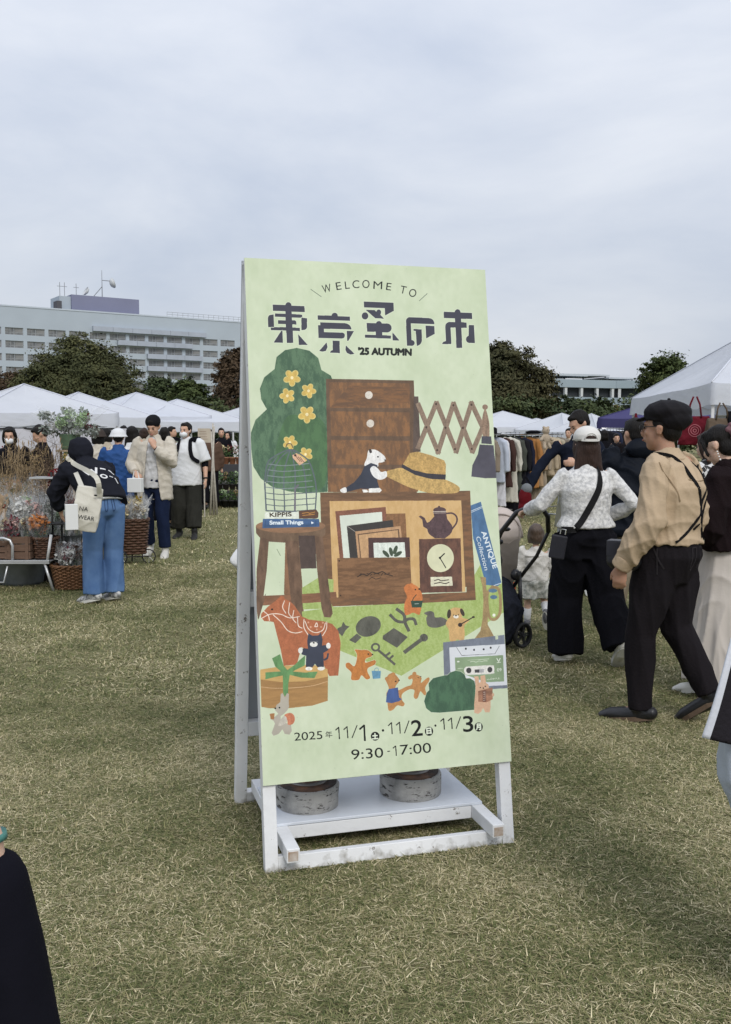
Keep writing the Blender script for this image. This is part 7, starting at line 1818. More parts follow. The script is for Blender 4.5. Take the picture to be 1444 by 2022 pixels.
# ------------------------------------------------------------------ plants, bouquets, baskets
def petals_mat(nm, cols): return leaf_mat(nm, cols, 6.0)
FL = dict(cream=petals_mat('petals_cream', [(.42, .36, .20), (.58, .50, .30), (.66, .60, .44)]), red=petals_mat('petals_red', [(.10, .010, .012), (.24, .025, .030), (.34, .06, .05)]),
          wine=petals_mat('petals_wine', [(.05, .010, .016), (.13, .02, .03), (.20, .06, .06)]), white=petals_mat('petals_white', [(.42, .42, .40), (.56, .56, .54), (.66, .66, .64)]),
          mint=petals_mat('petals_mint', [(.16, .26, .13), (.32, .42, .24), (.48, .55, .38)]), grey=petals_mat('leaves_silver', [(.14, .17, .14), (.24, .27, .24), (.38, .40, .38)]),
          yellow=petals_mat('petals_yellow', [(.40, .26, .03), (.55, .38, .06), (.60, .46, .12)]), orange=petals_mat('petals_orange', [(.30, .10, .03), (.42, .16, .05), (.50, .24, .10)]),
          green=petals_mat('foliage_green', [(.03, .055, .02), (.06, .10, .035), (.12, .16, .06)]), straw=petals_mat('dry_straw', [(.15, .11, .055), (.28, .20, .10), (.42, .33, .19)]),
          brown=petals_mat('dry_brown', [(.05, .03, .02), (.11, .06, .04), (.18, .10, .06)]), pink=petals_mat('petals_pink', [(.30, .16, .15), (.42, .27, .24), (.52, .40, .36)]))
def cloud(name, parent, mat, blobs, n, size, seed):
    rg = np.random.default_rng(seed); P = []
    for (c, r) in blobs:
        k = n; d = rg.normal(size=(k, 3)); d /= np.linalg.norm(d, axis=1)[:, None]; P.append(np.array(c) + d * np.array(r if isinstance(r, (tuple, list)) else (r, r, r)) * rg.uniform(.55, 1.05, k)[:, None])
    P = np.concatenate(P); k = len(P); N_ = rg.normal(size=(k, 3)); N_ /= np.linalg.norm(N_, axis=1)[:, None]
    a = np.cross(N_, rg.normal(size=(k, 3))); a /= np.linalg.norm(a, axis=1)[:, None]; b = np.cross(N_, a); s = (size * rg.uniform(.6, 1.3, k))[:, None]
    Vv = np.stack([P - a * s, P - b * s * .6, P + a * s, P + b * s * .6], 1).reshape(-1, 3)
    me = bpy.data.meshes.new(name); me.from_pydata(Vv.tolist(), [], [(4 * i, 4 * i + 1, 4 * i + 2, 4 * i + 3) for i in range(k)])
    at = me.attributes.new('tint', 'FLOAT', 'POINT'); at.data.foreach_set('value', np.repeat(rg.uniform(0, 1, k), 4).astype(np.float32)); me.materials.append(mat)
    return from_mesh(name, me, parent)
def stalks(name, parent, mat, n, base, h, spread, seed, r=.004, seedhead=None, curl=.3):
    rg = random.Random(seed); m = MB()
    for i in range(n):
        a = rg.uniform(0, 6.28); q = spread * math.sqrt(rg.random()); hh = h * rg.uniform(.65, 1.05); x, y = math.cos(a) * q, math.sin(a) * q
        p0 = V((base[0] + x * .25, base[1] + y * .25, base[2])); p2 = V((base[0] + x, base[1] + y, base[2] + hh)); p1 = p0.lerp(p2, .5) + V((rg.uniform(-1, 1), rg.uniform(-1, 1), 0)) * curl * .1 * h / .5
        m.tube([p0, p1, p2], [r, r * .8, r * .4], 3, cap=False)
        if curl > .5:
            for q in range(3):
                b0 = p0.lerp(p2, rg.uniform(.4, .95)); m.tube([b0, b0 + V((rg.uniform(-1, 1), rg.uniform(-1, 1), rg.uniform(.1, 1))) * h * .13, b0 + V((rg.uniform(-1, 1), rg.uniform(-1, 1), rg.uniform(.4, 1))) * h * .22], [r * .6, r * .45, r * .3], 3, cap=False)
        if seedhead: m.tube([p2 - V((0, 0, .02)), p2 + (p2 - p1).normalized() * seedhead * .5, p2 + (p2 - p1).normalized() * seedhead], [.002, seedhead * .12, .001], 5, cap=False)
    return m.build(name, mat, parent)
CEL = bpy.data.materials.new('cellophane'); CEL.use_nodes = True
_b = CEL.node_tree.nodes['Principled BSDF']; _b.inputs['Base Color'].default_value = (.78, .80, .82, 1); _b.inputs['Roughness'].default_value = .12; _b.inputs['Alpha'].default_value = .10; _b.inputs['Specular IOR Level'].default_value = .8
STEM = M('stem_green', (.06, .09, .03), rough=.8); TWIG = M('dry_twig', (.26, .19, .11), rough=.9, var=.3); TWIGD = M('brown_twig', (.09, .06, .04), rough=.9, var=.3); KRAFT = M('kraft_paper', (.34, .25, .16), rough=.85, var=.1)
def sleeve(parent, h, r, seed, mat=None, base=0.0):
    rg = random.Random(seed); n = 20; v = []; f = []; rows = 7
    for j in range(rows + 1):
        q = j / rows
        for i in range(n):
            a = 2 * math.pi * i / n; rr = (.025 + (r - .025) * q ** .8) * (1 + (.12 + .12 * q) * math.sin(i * 2.9 + j * .8 + seed) * rg.uniform(.6, 1.3)); v.append((math.cos(a) * rr, math.sin(a) * rr, base + h * q + (.05 * math.sin(i * 1.9 + seed) + .03 * math.sin(i * 4.1)) * (q ** 3)))
    f = [(j * n + i, j * n + (i + 1) % n, (j + 1) * n + (i + 1) % n, (j + 1) * n + i) for j in range(rows) for i in range(n)]
    return mk('wrapper', v, f, mat or CEL, parent)
def bouquet(label, loc, h, r, kinds, seed, tilt=0, wrap_=True, group='wrapped bouquets at the flower stall', kraft=False, rz=0):
    t = thing('bouquet', label, 'bouquet', loc, rz, group); t.rotation_euler = (R(random.Random(seed).uniform(-8, 8)), R(tilt), R(seed * 37))
    stalks('stems', t, STEM, 7, (0, 0, 0), h * .75, r * .5, seed, .003)
    rg = random.Random(seed)
    for i, kd in enumerate(kinds):
        bl = [((rg.uniform(-1, 1) * r * .6, rg.uniform(-1, 1) * r * .6, h * rg.uniform(.62, .92)), rg.uniform(.04, .065) if i == 0 else .035) for _ in range(9)]
        cloud('flowers' if i == 0 else 'filler', t, FL[kd], bl, 40, .019 if i == 0 else .012, seed * 7 + i)
    cloud('leaves', t, FL['green'], [((0, 0, h * .5), (r * .6, r * .6, h * .2))], 60, .022, seed + 5)
    if wrap_: sleeve(t, h * 1.02, r * 1.25, seed, KRAFT if kraft else None)
    return t
WICK = M('wicker_brown', (.17, .085, .040), rough=.6, var=.3, scale=20, spec=.4); WICKD = M('wicker_dark', (.085, .045, .028), rough=.65, var=.3, scale=20)
def wicker(parent, rx0, ry0, rx1, ry1, h, mat, stakes=34, rows=16, name='basket_weave', z0=0.0):
    m = MB(); n = stakes * 2
    for j in range(rows):
        q = (j + .5) / rows; rx = rx0 + (rx1 - rx0) * q; ry = ry0 + (ry1 - ry0) * q; z = z0 + h * q; pts = []
        for i in range(n + 1):
            a = 2 * math.pi * i / n; wv = 1 + (.045 if (i // 2 + j) % 2 == 0 else -.045); s_ = abs(math.cos(a)) ** 4 + abs(math.sin(a)) ** 4; sq = s_ ** -.16
            pts.append((rx * math.cos(a) * wv * sq, ry * math.sin(a) * wv * sq, z))
        m.tube(pts, h / rows * .46, 4, cap=False)
    o = m.build(name, mat, parent)
    m = MB()
    for i in range(stakes):
        a = 2 * math.pi * (i + .25) / stakes; s_ = (abs(math.cos(a)) ** 4 + abs(math.sin(a)) ** 4) ** -.16
        m.tube([(rx0 * math.cos(a) * s_, ry0 * math.sin(a) * s_, z0), (rx1 * math.cos(a) * s_, ry1 * math.sin(a) * s_, z0 + h)], .006, 4)
    m.build('basket_stakes', mat, parent)
    m = MB()
    for ph in (0, math.pi):
        m.tube([((rx1 * 1.02 + .010 * math.cos(i * 1.1 + ph)) * math.cos(2 * math.pi * i / 70) * (abs(math.cos(2 * math.pi * i / 70)) ** 4 + abs(math.sin(2 * math.pi * i / 70)) ** 4) ** -.16, (ry1 * 1.02 + .010 * math.cos(i * 1.1 + ph)) * math.sin(2 * math.pi * i / 70) * (abs(math.cos(2 * math.pi * i / 70)) ** 4 + abs(math.sin(2 * math.pi * i / 70)) ** 4) ** -.16, z0 + h + .010 * math.sin(i * 1.1 + ph)) for i in range(71)], .009, 5, cap=False)
    m.build('basket_rim', mat, parent, smooth=True)
    MB().lathe([(.01, 0), (rx0 * .9, 0), (rx0 * .92, .01)], 16, c=(0, 0, z0)).build('basket_base', mat, parent)
    MB().tube([(0, 0, z0 + h * .5), (0, 0, z0 + h * .8)], [(rx1 * .9, ry1 * .9)] * 2, 20).build('basket_shade', M('basket_shadow', (.05, .035, .025)), parent)  # dark plug: the shade inside the basket, put in as colour
# floor basket
c = G(132, 1168); t = thing('wicker_basket', 'low round-cornered wicker basket on the grass filled with wrapped dried flowers', 'basket', (c.x + .02, c.y + .18, .012), R(15)); wicker(t, .165, .145, .205, .18, .22, WICK, rows=14)
bc = V((c.x + .02, c.y + .18, .16))
for i in range(8):
    a = i * .79; q = .10 if i < 6 else .03
    bouquet(('brown and white wrapped dried bouquet in the floor basket, ' + ('front left', 'front middle', 'front right', 'right side', 'back right', 'back left', 'centre', 'top')[i]), (bc.x + q * math.cos(a + 3.6), bc.y + q * math.sin(a + 3.6), bc.z), .26, .07, (('brown', 'white'), ('white', 'wine'), ('brown', 'pink'))[i % 3], 60 + i, tilt=random.Random(i).uniform(-25, 25), group='bouquets in the floor basket')
# wheeled basket trolley
c = G(262, 1114); d_ = c.y; t = thing('wheeled_basket', 'tall woven brown basket trolley holding cream dried flowers', 'basket trolley', (c.x - .01, d_ + .1, 0), R(20)); wicker(t, .135, .13, .172, .16, .40, WICKD, stakes=18, rows=13, z0=.11)
for sx in (-1, 1):
    w = bpy.data.objects.new('wheel', None); COL.objects.link(w); w.parent = t; w.location = (sx * .16, -.10, .085); w.rotation_euler = (0, 0, R(62))
    MB().tube([(0, .078 * math.cos(a), .078 * math.sin(a)) for a in [i * math.pi / 12 for i in range(25)]], .007, 6, cap=False).build('tyre', RUBB, w); s_ = MB()
    for i in range(8): s_.tube([(0, 0, 0), (0, .074 * math.cos(i * .785), .074 * math.sin(i * .785))], .0025, 4)
    s_.build('spokes', M('pale_metal', (.5, .5, .48), rough=.4, metal=.5), w)
MB().tube([(-.2, -.1, .085), (.2, -.1, .085)], .008, 6).tube([(0, .12, .10), (0, .16, .0)], .008, 6).build('axle', RUBB, t)
for i, (dx, dy, k_) in enumerate(((-.09, -.05, 'cream'), (.08, -.06, 'cream'), (.0, .06, 'yellow'), (-.15, .05, 'cream'), (.14, .06, 'white'))):
    bouquet(('cream dried bouquet in the wheeled basket, ' + ('front left', 'front right', 'middle', 'back left', 'back right')[i]), (c.x - .01 + dx, d_ + .1 + dy, .34), .40, .13, (k_, 'straw'), 80 + i, tilt=(-14, 14, 0, -22, 24)[i], group='cream bouquets in the wheeled basket')
# the metal cart with crates
MET = M('cart_metal', (.48, .49, .50), rough=.35, metal=.5)
c0 = G(92, 1168); CYD = 9.25
def Cc(px, py, y=CYD): return W(px, py, y)
t = thing('flower_cart', 'pale metal cart with rounded end frame at the left edge carrying crates of flowers', 'cart', (Cc(40, 1170).x, CYD, 0)); I = lambda p: p - V(t.location)
pts = [I(Cc(-30, 1063)), I(Cc(8, 1063)), I(Cc(20, 1067)), I(Cc(25, 1078)), I(Cc(25, 1108))]
MB().tube(pts, .014, 8).build('end_frame', MET, t, smooth=True)
zt_ = Cc(40, 1106).z; x0_, x1_ = I(Cc(-60, 1100)).x, I(Cc(98, 1100)).x
MB().box((x0_, -.02, zt_ - .035), (x1_, .02, zt_)).box((x0_, .63, zt_ - .035), (x1_, .67, zt_)).box((x0_, -.02, zt_ - .02), (x1_, .65, zt_ - .012)).build('shelf', MET, t, bevel=.003)
MB().tube([(x1_ - .05, 0, zt_ - .02), (x1_ + .03, 0, 0)], .013, 8).build('leg', MET, t, smooth=True); MB().tube([(x1_ - .05, .64, zt_ - .02), (x1_ + .03, .64, 0)], .013, 8).build('leg', MET, t, smooth=True)
MB().tube([(x1_ - .02, 0, zt_), (x1_ + .02, 0, zt_ + .24)], .014, 8).build('handle_post', M('white_pole', (.62, .62, .62), rough=.4), t, smooth=True)
MB().tube([I(Cc(-20, 1150)), I(Cc(8, 1150)), I(Cc(15, 1118))], .009, 8).build('brace', MET, t, smooth=True)
CR = M('crate_wood', (.13, .080, .055), rough=.85, var=.2, stretch=(1, 1, 8))
def crate(px, w, h, dpt, y, label, rz=0, z=None):
    p = Cc(px, 1100, y); t = thing('wooden_crate', label, 'crate', (p.x, y, zt_ + .001 if z is None else z), rz, 'crates on the flower cart')
    n = 3; sh = h / n
    for k_ in range(n):
        z0 = k_ * sh + .004; z1 = (k_ + 1) * sh - .006
        MB().box((-w / 2, -dpt / 2, z0), (w / 2, -dpt / 2 + .012, z1)).build('plank', CR, t); MB().box((-w / 2, dpt / 2 - .012, z0), (w / 2, dpt / 2, z1)).build('plank', CR, t)
        MB().box((-w / 2, -dpt / 2 + .013, z0), (-w / 2 + .012, dpt / 2 - .013, z1)).build('plank', CR, t); MB().box((w / 2 - .012, -dpt / 2 + .013, z0), (w / 2, dpt / 2 - .013, z1)).build('plank', CR, t)
    for sx in (-1, 1): MB().box((sx * (w / 2 - .03) - .015, -dpt / 2 - .010, 0), (sx * (w / 2 - .03) + .015, -dpt / 2 - .001, h)).build('batten', CR, t)
    MB().box((-w / 2 + .013, -dpt / 2 + .013, .002), (w / 2 - .013, dpt / 2 - .013, .012)).build('base', CR, t)
crate(48, .22, .22, .30, CYD + .2, 'taller brown crate in the middle of the flower cart'); crate(10, .20, .18, .28, CYD + .22, 'dark crate at the left end of the flower cart', z=None)
t = thing('woven_hamper', 'small dark woven hamper at the right end of the flower cart', 'basket', (Cc(78, 1100).x, CYD + .2, zt_), 0); wicker(t, .09, .10, .11, .12, .19, WICKD, stakes=16, rows=9)
k_ = 0
kinds = [('cream', 'brown'), ('pink', 'white'), ('wine', 'red'), ('white', 'grey'), ('straw', 'cream'), ('orange', 'brown'), ('grey', 'white'), ('wine', 'pink'), ('white', 'mint'), ('red', 'wine')]
names = ['cream and brown', 'pink and white', 'wine red', 'white and silver', 'straw and cream', 'orange gerbera', 'silver leaf', 'wine and pink', 'white and mint', 'red and wine']
spots = [(-8, 1062, 0, 2, 'at the left end of the cart'), (12, 1068, 0, 7, 'in the left crate, in front'), (30, 1060, 0, 4, 'standing in the taller crate, left'), (52, 1056, 0, 0, 'standing in the taller crate, middle'), (66, 1062, .1, 1, 'standing in the taller crate, right'), (84, 1066, 0, 5, 'in the dark hamper'), (40, 1050, .15, 3, 'behind the taller crate'),
         (4, 1040, .2, 9, 'behind the left crate'), (24, 1036, .3, 6, 'second row behind the left crate'), (60, 1036, .3, 8, 'second row behind the taller crate'), (90, 1046, .3, 3, 'second row behind the dark hamper')]
for i, (px, py, dy, kk_, wh) in enumerate(spots):
    p = W(px, 1098, CYD + .15 + dy); bouquet(names[kk_] + ' wrapped bouquet ' + wh, (p.x, CYD + .15 + dy, zt_ + .06 + dy * .25), .34 + (.12 if dy else 0), .085, kinds[kk_], 100 + i, tilt=random.Random(i).uniform(-22, 22), group='bouquets on the flower cart', kraft=(i == 7))
# buckets of flowers behind the cart, on the ground and on stands
GAL = M('galvanised', (.20, .22, .24), rough=.45, metal=.6, var=.15, scale=10)
def bucket(name, label, loc, r, h, mat, cat='bucket', group=None):
    t = thing(name, label, cat, loc, 0, group); pr = [(r * .78, 0)]
    for i in range(1, 9): pr.append((r * (.78 + .22 * i / 8) + (.004 if i % 2 else 0), h * i / 8))
    MB().lathe(pr + [(r * 1.03, h + .006), (r * .96, h + .004), (r * .94, h - .03)], 26).build('bucket_wall', mat, t, smooth=True)
    return t
p = W(40, 1164, CYD + .45); bucket('metal_tub', 'large ribbed galvanised tub on the grass under the flower cart', (p.x, CYD + .5, 0), .26, .30, GAL, 'tub')
p = W(8, 1164, CYD + .45); bucket('metal_tub', 'galvanised tub at the left edge under the flower cart', (p.x - .35, CYD + .6, 0), .22, .28, GAL, 'tub')
rows_ = [(-25, 10.2, .45, 'yellow', 'green', 'yellow flowers in the bucket at the left edge', .50), (20, 10.1, .42, 'white', 'grey', 'wrapped white flowers in the first bucket row', .44), (60, 10.2, .42, 'grey', 'white', 'wrapped silver foliage in the first bucket row', .50), (98, 10.0, .36, 'green', 'mint', 'green leaves in the bucket near the black stand', .42), (135, 10.4, .36, 'wine', 'red', 'dark red flowers in the bucket behind the hooded person', .50),
         (2, 10.9, .55, 'yellow', 'orange', 'golden flowers in the second bucket row at the left', .50), (45, 10.9, .55, 'green', 'white', 'mixed green bunch in the second bucket row', .50), (85, 10.9, .50, 'white', 'pink', 'pale pink bunch in the second bucket row', .5), (120, 11.0, .5, 'red', 'wine', 'bright red bunch beside the hooded person', .55), (165, 11.1, .4, 'wine', 'brown', 'dark bunch hidden behind the hooded person', .5)]
for i, (px, d, z, k1, k2, lab, h) in enumerate(rows_):
    x = (px - CX) / FPX * d; b = bucket('flower_bucket', 'dark bucket holding the ' + lab.split(' in the ')[0] + (' (first row)' if i < 5 else ' (second row)'), (x, d, z * .45), .13, .26, M('dark_bucket', (.035, .04, .042), rough=.5), group='flower buckets at the stall'); 
    MB().box((-.16, -.16, -z * .45 + .002), (.16, .16, -.002)).build('stand_block', M('dark_crate', (.05, .04, .035), rough=.9), b)
    for q in range(2):
        bouquet(lab + (', taller bunch' if q else ', front bunch'), (x + (.05 if q else -.05), d + (.06 if q else -.05), z * .45 + .16), h + .08 * q, .13, (k1, k2) if q == 0 else (k2, k1), 200 + i * 3 + q, tilt=(-9, 9)[q], wrap_=True, group='bunches in the stall buckets')
# dry grasses and twigs
for i, (px, d, top, n, mt, lab, sp, cu) in enumerate(((40, 10.0, 884, 26, TWIG, 'tall spray of dry straw-coloured grass left of the hooded person',   .26, 1.0), (78, 10.3, 880, 34, TWIG, 'wide spray of golden dry grass beside the hooded person', .30, .9), (104, 10.2, 858, 30, TWIGD, 'bundle of thin curly brown twigs next to the black stand', .24, 1.0), (14, 10.6, 880, 30, TWIG, 'pale feathery grass bunch at the left edge', .2, .3))):
    x = (px - CX) / FPX * d; zt2 = CAMH + (HOR - top) / FPX * d; b = thing('dry_grass_bunch', lab, 'dried grass', (x, d, .35)); stalks('stalks', b, mt, n, (0, 0, .1), zt2 - .45, sp, 300 + i, .0028, seedhead=.05 if i != 2 else None, curl=cu)
    bucket('tall_vase', 'tall dark vase under the ' + lab.split(' next')[0].split(' left of')[0].split(' beside')[0].split(' at the')[0], (x, d, 0), .09, .55, M('dark_vase', (.03, .03, .032), rough=.5), 'vase')
    if i in (0, 1, 3): tag(cloud('seed_heads', b, FL['straw'], [((random.Random(i * 9 + q).uniform(-sp, sp), random.Random(q + i).uniform(-.1, .1), (zt2 - .35) * random.Random(q).uniform(.55, .95)), (.04, .04, .09)) for q in range(9)], 22, .010, 310 + i), kind='stuff')
# black stand with two poles
p = Cc(116, 1150, 9.5); t = thing('display_stand', 'thin black metal display stand beside the hooded person', 'stand', (p.x, 9.5, 0)); m = MB()
for dx in (-.045, .045): MB().tube([(dx, 0, 0), (dx, 0, 1.12)], .010, 6).build('post', RUBB, t, smooth=True)
MB().box((-.22, -.12, 1.06), (.12, .12, 1.075)).build('shelf', MET, t); MB().box((-.2, -.12, .62), (.1, .12, .632)).build('shelf', RUBB, t)
# tall bouquet in a green pot
d = 10.6; x = (140 - CX) / FPX * d; zb = CAMH - 28 / FPX * d
t = thing('plant_stand', 'narrow wooden stand carrying the large pale green bouquet', 'stand', (x, d, 0)); MB().tube([(-.10, 0, 0), (-.10, 0, zb)], .016, 6).tube([(.10, 0, 0), (.10, 0, zb)], .016, 6).tube([(0, .14, 0), (0, .1, zb)], .016, 6).build('legs', M('pale_wood', (.40, .32, .22), rough=.8), t); MB().lathe([(.15, 0), (.15, .02)], 20, c=(0, 0, zb - .02)).build('tray', _M['pale_wood'], t)
bucket('green_pot', 'green enamel pot holding the large pale green bouquet', (x, d, zb + .001), .11, .16, M('green_enamel', (.08, .13, .08), rough=.4), 'pot')
t = thing('large_bouquet', 'very large bouquet of pale green hydrangeas and silver leaves above the hooded person', 'bouquet', (x, d, zb + .12)); stalks('stems', t, STEM, 14, (0, 0, 0), .16, .12, 5, .004)
rg = random.Random(4)
cloud('hydrangea_heads', t, FL['mint'], [((rg.uniform(-.12, .2), rg.uniform(-.14, .05), rg.uniform(.12, .26)), .055) for _ in range(13)], 70, .013, 51)
cloud('white_sprays', t, FL['white'], [((rg.uniform(-.26, .05), rg.uniform(-.12, .1), rg.uniform(.10, .28)), .045) for _ in range(9)], 50, .012, 52)
cloud('silver_leaves', t, FL['grey'], [((rg.uniform(-.27, .27), rg.uniform(-.12, .15), rg.uniform(.05, .30)), (.06, .05, .05)) for _ in range(18)], 30, .026, 53)
cloud('dark_berries', t, FL['wine'], [((rg.uniform(.16, .28), rg.uniform(-.1, .1), rg.uniform(.12, .24)), .04) for _ in range(4)], 30, .012, 54)
v = []; n = 26
o_ = sleeve(t, .30, .36, 9); 
# red apples-and-ribbon wreath bag by the hooded person
c = Cc(116, 948, 9.6); t = thing('red_wreath', 'red berry wreath with a white ribbon hanging on the black stand', 'wreath', c); cloud('berries', t, FL['red'], [((.075 * math.cos(a), -.02, .09 * math.sin(a)), .035) for a in [i * .7 for i in range(9)]], 40, .013, 61)
strap('ribbon', [(-.03, -.05, .03), (.02, -.06, .0), (.06, -.05, .01)], .022, .004, WHITEC, t)

# ------------------------------------------------------------------ stalls under the left tents and beside the sign
TABLE = M('table_cloth_dark', (.05, .05, .055), rough=.9); WHT = cloth('stall_sheet', (.50, .50, .54), var=.03)
def table(px0, px1, d, h, label, mat=TABLE, dp=.6, clothh=.25):
    x0 = (px0 - CX) / FPX * d; x1 = (px1 - CX) / FPX * d; w = x1 - x0; t = thing('stall_table', label, 'table', ((x0 + x1) / 2, d + dp / 2, 0))
    MB().box((-w / 2, -dp / 2, h - .03), (w / 2, dp / 2, h)).build('tabletop', _M['pale_wood'], t)
    MB().box((-w / 2 - .005, -dp / 2 - .01, h - .03 - clothh), (w / 2 + .005, -dp / 2 - .003, h + .004)).build('table_skirt', mat, t)
    for sx in (-1, 1):
        for sy in (-1, 1): MB().box((sx * (w / 2 - .04) - .015, sy * (dp / 2 - .04) - .015, 0), (sx * (w / 2 - .04) + .015, sy * (dp / 2 - .04) + .015, h - .03)).build('leg', POLE, t)
    return t, x0, x1
TERRA = M('terracotta', (.26, .13, .08), rough=.85, var=.15)
def pot(label, loc, r, h, kind, seed, mat=TERRA, top=.16, group='potted plants on the stall by the sign'):
    t = thing('potted_plant', label, 'potted plant', loc, 0, group); MB().lathe([(r * .72, 0), (r * .95, h * .8), (r * 1.08, h * .8), (r * 1.1, h), (r * .9, h)], 14).build('pot', mat, t, smooth=True)
    cloud('foliage', t, FL['green'], [((0, 0, h + top * .4), (r * 1.3, r * 1.3, top * .6))], 60, .03, seed); cloud('flowers', t, FL[kind], [((random.Random(seed + q).uniform(-r, r), random.Random(seed * 3 + q).uniform(-r, r), h + top * random.Random(q).uniform(.5, 1)), .05) for q in range(4)], 16, .022, seed + 1); return t
DS = 21.0
table(410, 474, DS, .86, 'dark-fronted plant table left of the sign, upper tier', clothh=.28); table(408, 474, DS - .65, .34, 'low bench in front of the plant table left of the sign', dp=.5, clothh=.3)
for i in range(5):
    px = 418 + i * 13; x = (px - CX) / FPX * DS
    pot(('leftmost', 'second', 'middle', 'fourth', 'rightmost')[i] + ' terracotta pot on the upper plant table left of the sign', (x, DS + .2, .862), .075, .15, ('red', 'white', 'cream', 'wine', 'pink')[i], 400 + i, top=.22)
    pot(('leftmost', 'second', 'middle', 'fourth', 'rightmost')[i] + ' black nursery pot on the low bench left of the sign', ((px - CX) / FPX * (DS - .6), DS - .45, .342), .07, .13, ('green', 'mint', 'straw', 'green', 'mint')[i], 420 + i, mat=RUBB, top=.22, group='nursery pots on the low bench')
    pot(('leftmost', 'second', 'middle', 'fourth', 'rightmost')[i] + ' dark pot standing on the grass before the low bench', ((px - CX) / FPX * (DS - .95), DS - .95, .01), .08, .16, ('green', 'green', 'mint', 'green', 'straw')[i], 440 + i, mat=RUBB, top=.18, group='pots on the grass by the bench')
t = thing('pole_stand', 'pale birch pole stand at the corner of the plant stall', 'pole', ((421 - CX) / FPX * 18.2, 18.2, 0)); 
for i, (dx, tp) in enumerate(((-.03, 842), (.03, 852), (0, 836))): MB().tube([(dx * 2, .02 * i, 0), (-dx, .02 * i, CAMH + (HOR - tp) / FPX * 18.2)], [.022, .016], 7).build('birch_pole', M('birch', (.42, .39, .34), rough=.85, var=.2, scale=20), t, smooth=True)
c = W(402, 874, 17.5); t = thing('price_card', 'cream price board hanging at the plant stall right of the masked person', 'sign', (c.x, 17.5, 0), R(-6)); MB().box((-.10, 0, c.z - .0), (.13, .012, c.z + .25)).build('board', M('cream_board', (.46, .40, .32), rough=.8), t)
MB().tube([(0, .02, 0), (0, .02, c.z)], .012, 6).build('post', _M['birch'], t)
for zz in (.06, .10, .15, .19): MB().box((-.07, -.004, c.z + zz), (.09 - zz * .2, -.001, c.z + zz + .008)).build('lettering', M('faint_ink', (.28, .2, .16)), t)
table(-40, 70, 14.5, .80, 'long dark table behind the dry grasses at the far left', clothh=.7); table(80, 170, 15.5, .80, 'dark table behind the tall bouquet', clothh=.7); table(250, 330, 17.5, .78, 'table under the sharp-peaked white tent', clothh=.7); table(335, 405, 19.5, .78, 'table behind the person in the white T-shirt', clothh=.7)
for i in range(10):
    px = -30 + i * 20; x = (px - CX) / FPX * 14.7
    pot('plant on the dark tables behind the flower stall, number counted from the left: ' + ('one', 'two', 'three', 'four', 'five', 'six', 'seven', 'eight', 'nine', 'ten')[i], (x, 14.75 if px < 72 else 15.75, .802), .09, .16, ('white', 'yellow', 'red', 'mint', 'pink')[i % 5], 460 + i, top=.3, group='plants on the dark tables')
c = W(60, 874, 16.5); t = thing('backdrop_sheet', 'plain white backdrop sheet hanging under the leftmost tent', 'sheet', (c.x, 17.2, 0)); v = []; f = []
for i in range(25):
    x = -1.5 + i * .125; yy = .03 * math.sin(i * 1.3); v += [(x, yy, .25), (x, yy, CAMH + .12)]
f = [(2 * i, 2 * i + 2, 2 * i + 3, 2 * i + 1) for i in range(24)]; mk('cloth', v, f, WHT, t, True); MB().tube([(-1.52, 0, CAMH + .12), (1.52, 0, CAMH + .12)], .015, 6).build('rail', RUBB, t)
for sx in (-1.5, 1.5): MB().tube([(sx, 0, 0), (sx, 0, CAMH + .12)], .015, 6).build('post', RUBB, t)
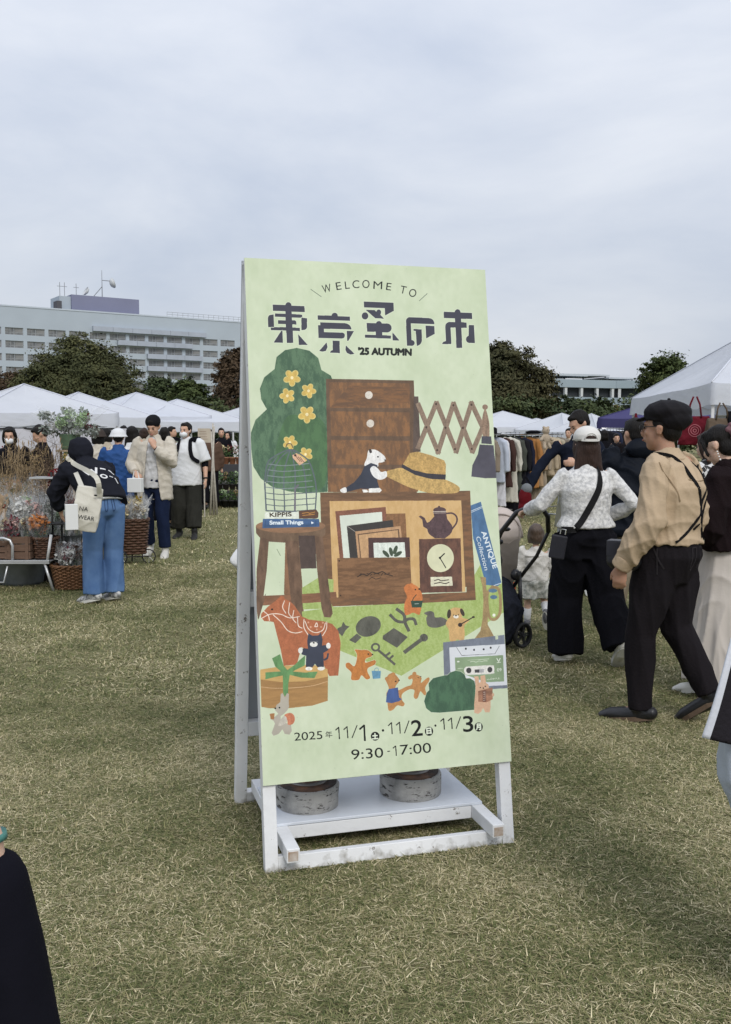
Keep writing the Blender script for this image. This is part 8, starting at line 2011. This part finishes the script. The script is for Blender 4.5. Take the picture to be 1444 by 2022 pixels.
# ------------------------------------------------------------------ bags under the big white tent
def hung_bag(label, px, py, d, w, h, mat, tri=False, emblem=False, rz=0, top=None):
    c = W(px, py, d); t = thing('hanging_bag', label, 'bag', (c.x, d, c.z), rz, 'bags hanging from the big tent')
    zt3 = top if top else .30
    if tri:
        mk('cloth', *(lambda: ([(-w / 2, -.02, -h), (w / 2, -.02, -h), (w * .08, -.01, 0), (-w * .08, -.01, 0), (-w / 2, .02, -h), (w / 2, .02, -h), (w * .08, .01, 0), (-w * .08, .01, 0)], [(0, 1, 2, 3), (7, 6, 5, 4), (0, 4, 5, 1), (1, 5, 6, 2), (2, 6, 7, 3), (3, 7, 4, 0)]))(), mat, t)
    else:
        bag_geo('bag_body', w, h, .10, mat, t, loc=(0, 0, -h), vox=.014, fold=.012, taper=1.08)
        for sx in (-1, 1): MB().tube([(sx * w * .22, -.03, -.02), (sx * w * .16, -.02, zt3 * .6), (sx * .02, 0, zt3)], .012, 6).build('handle', mat, t, smooth=True)
    if emblem:
        ob = [o for o in t.children if o.name.startswith('bag_body')][0]
        for nm_, r0, r1 in (('emblem', .075, .083), ('emblem', .045, .054), ('emblem', .015, .026)): decal(ob, nm_, ringshape(0, -h * .5, r0, r1, 18), (0, -.1, 0), (1, 0, 0), (0, 0, 1), cloth('emblem_pink', (.36, .12, .14)), t, .006)
    return t
REDB = cloth('red_canvas', (.11, .010, .018), rough=.8); BRB = cloth('brown_canvas', (.10, .075, .055)); 
hung_bag('dark red tote bag with a round emblem hanging from the big white tent', 1372, 822, 13.2, .38, .38, REDB, emblem=True, rz=R(-14), top=.26)
hung_bag('brown satchel hanging right of the dark red tote', 1424, 826, 13.0, .40, .30, BRB, rz=R(12), top=.2)
hung_bag('black patterned pouch hanging at the far right under the big tent', 1452, 812, 13.0, .20, .30, BLACKC, top=.2)
hung_bag('narrow red pennant-shaped bag near the tent corner post', 1337, 798, 14.0, .16, .40, REDB, tri=True)
hung_bag('narrow red pennant-shaped bag beside the far tent leg', 1256, 816, 17.0, .18, .42, REDB, tri=True)
c = W(1262, 935, 17.6); t = thing('red_banner', 'bright red cloth banner on the far leg of the big white tent', 'banner', (c.x, 17.6, 0)); v = []
for i in range(9): v += [(-.13 + i * .035, .02 * math.sin(i * 1.8), .75), (-.10 + i * .032, .02 * math.sin(i * 1.8 + .4), 1.66)]
mk('cloth', v, [(2 * i, 2 * i + 2, 2 * i + 3, 2 * i + 1) for i in range(8)], cloth('bright_red_cloth', (.30, .015, .025)), t, True); MB().tube([(0, .03, 0), (0, .03, 1.7)], .012, 6).build('post', POLE, t)
table(1290, 1460, 15.4, .80, 'stall table under the big white tent', mat=BLACKC, clothh=.75)
t = thing('backdrop_sheet', 'white back wall sheet of the big white tent', 'sheet', (8.7, 19.3, 0)); v = []
for i in range(31): v += [(-1.9 + i * .125, .03 * math.sin(i * 1.3), .1), (-1.9 + i * .125, .03 * math.sin(i * 1.3), 1.85)]
mk('cloth', v, [(2 * i, 2 * i + 2, 2 * i + 3, 2 * i + 1) for i in range(30)], WHT, t, True); MB().tube([(-1.9, 0, 1.86), (1.85, 0, 1.86)], .015, 6).build('rail', POLE, t)
bpy.data.scenes.remove(TMP)
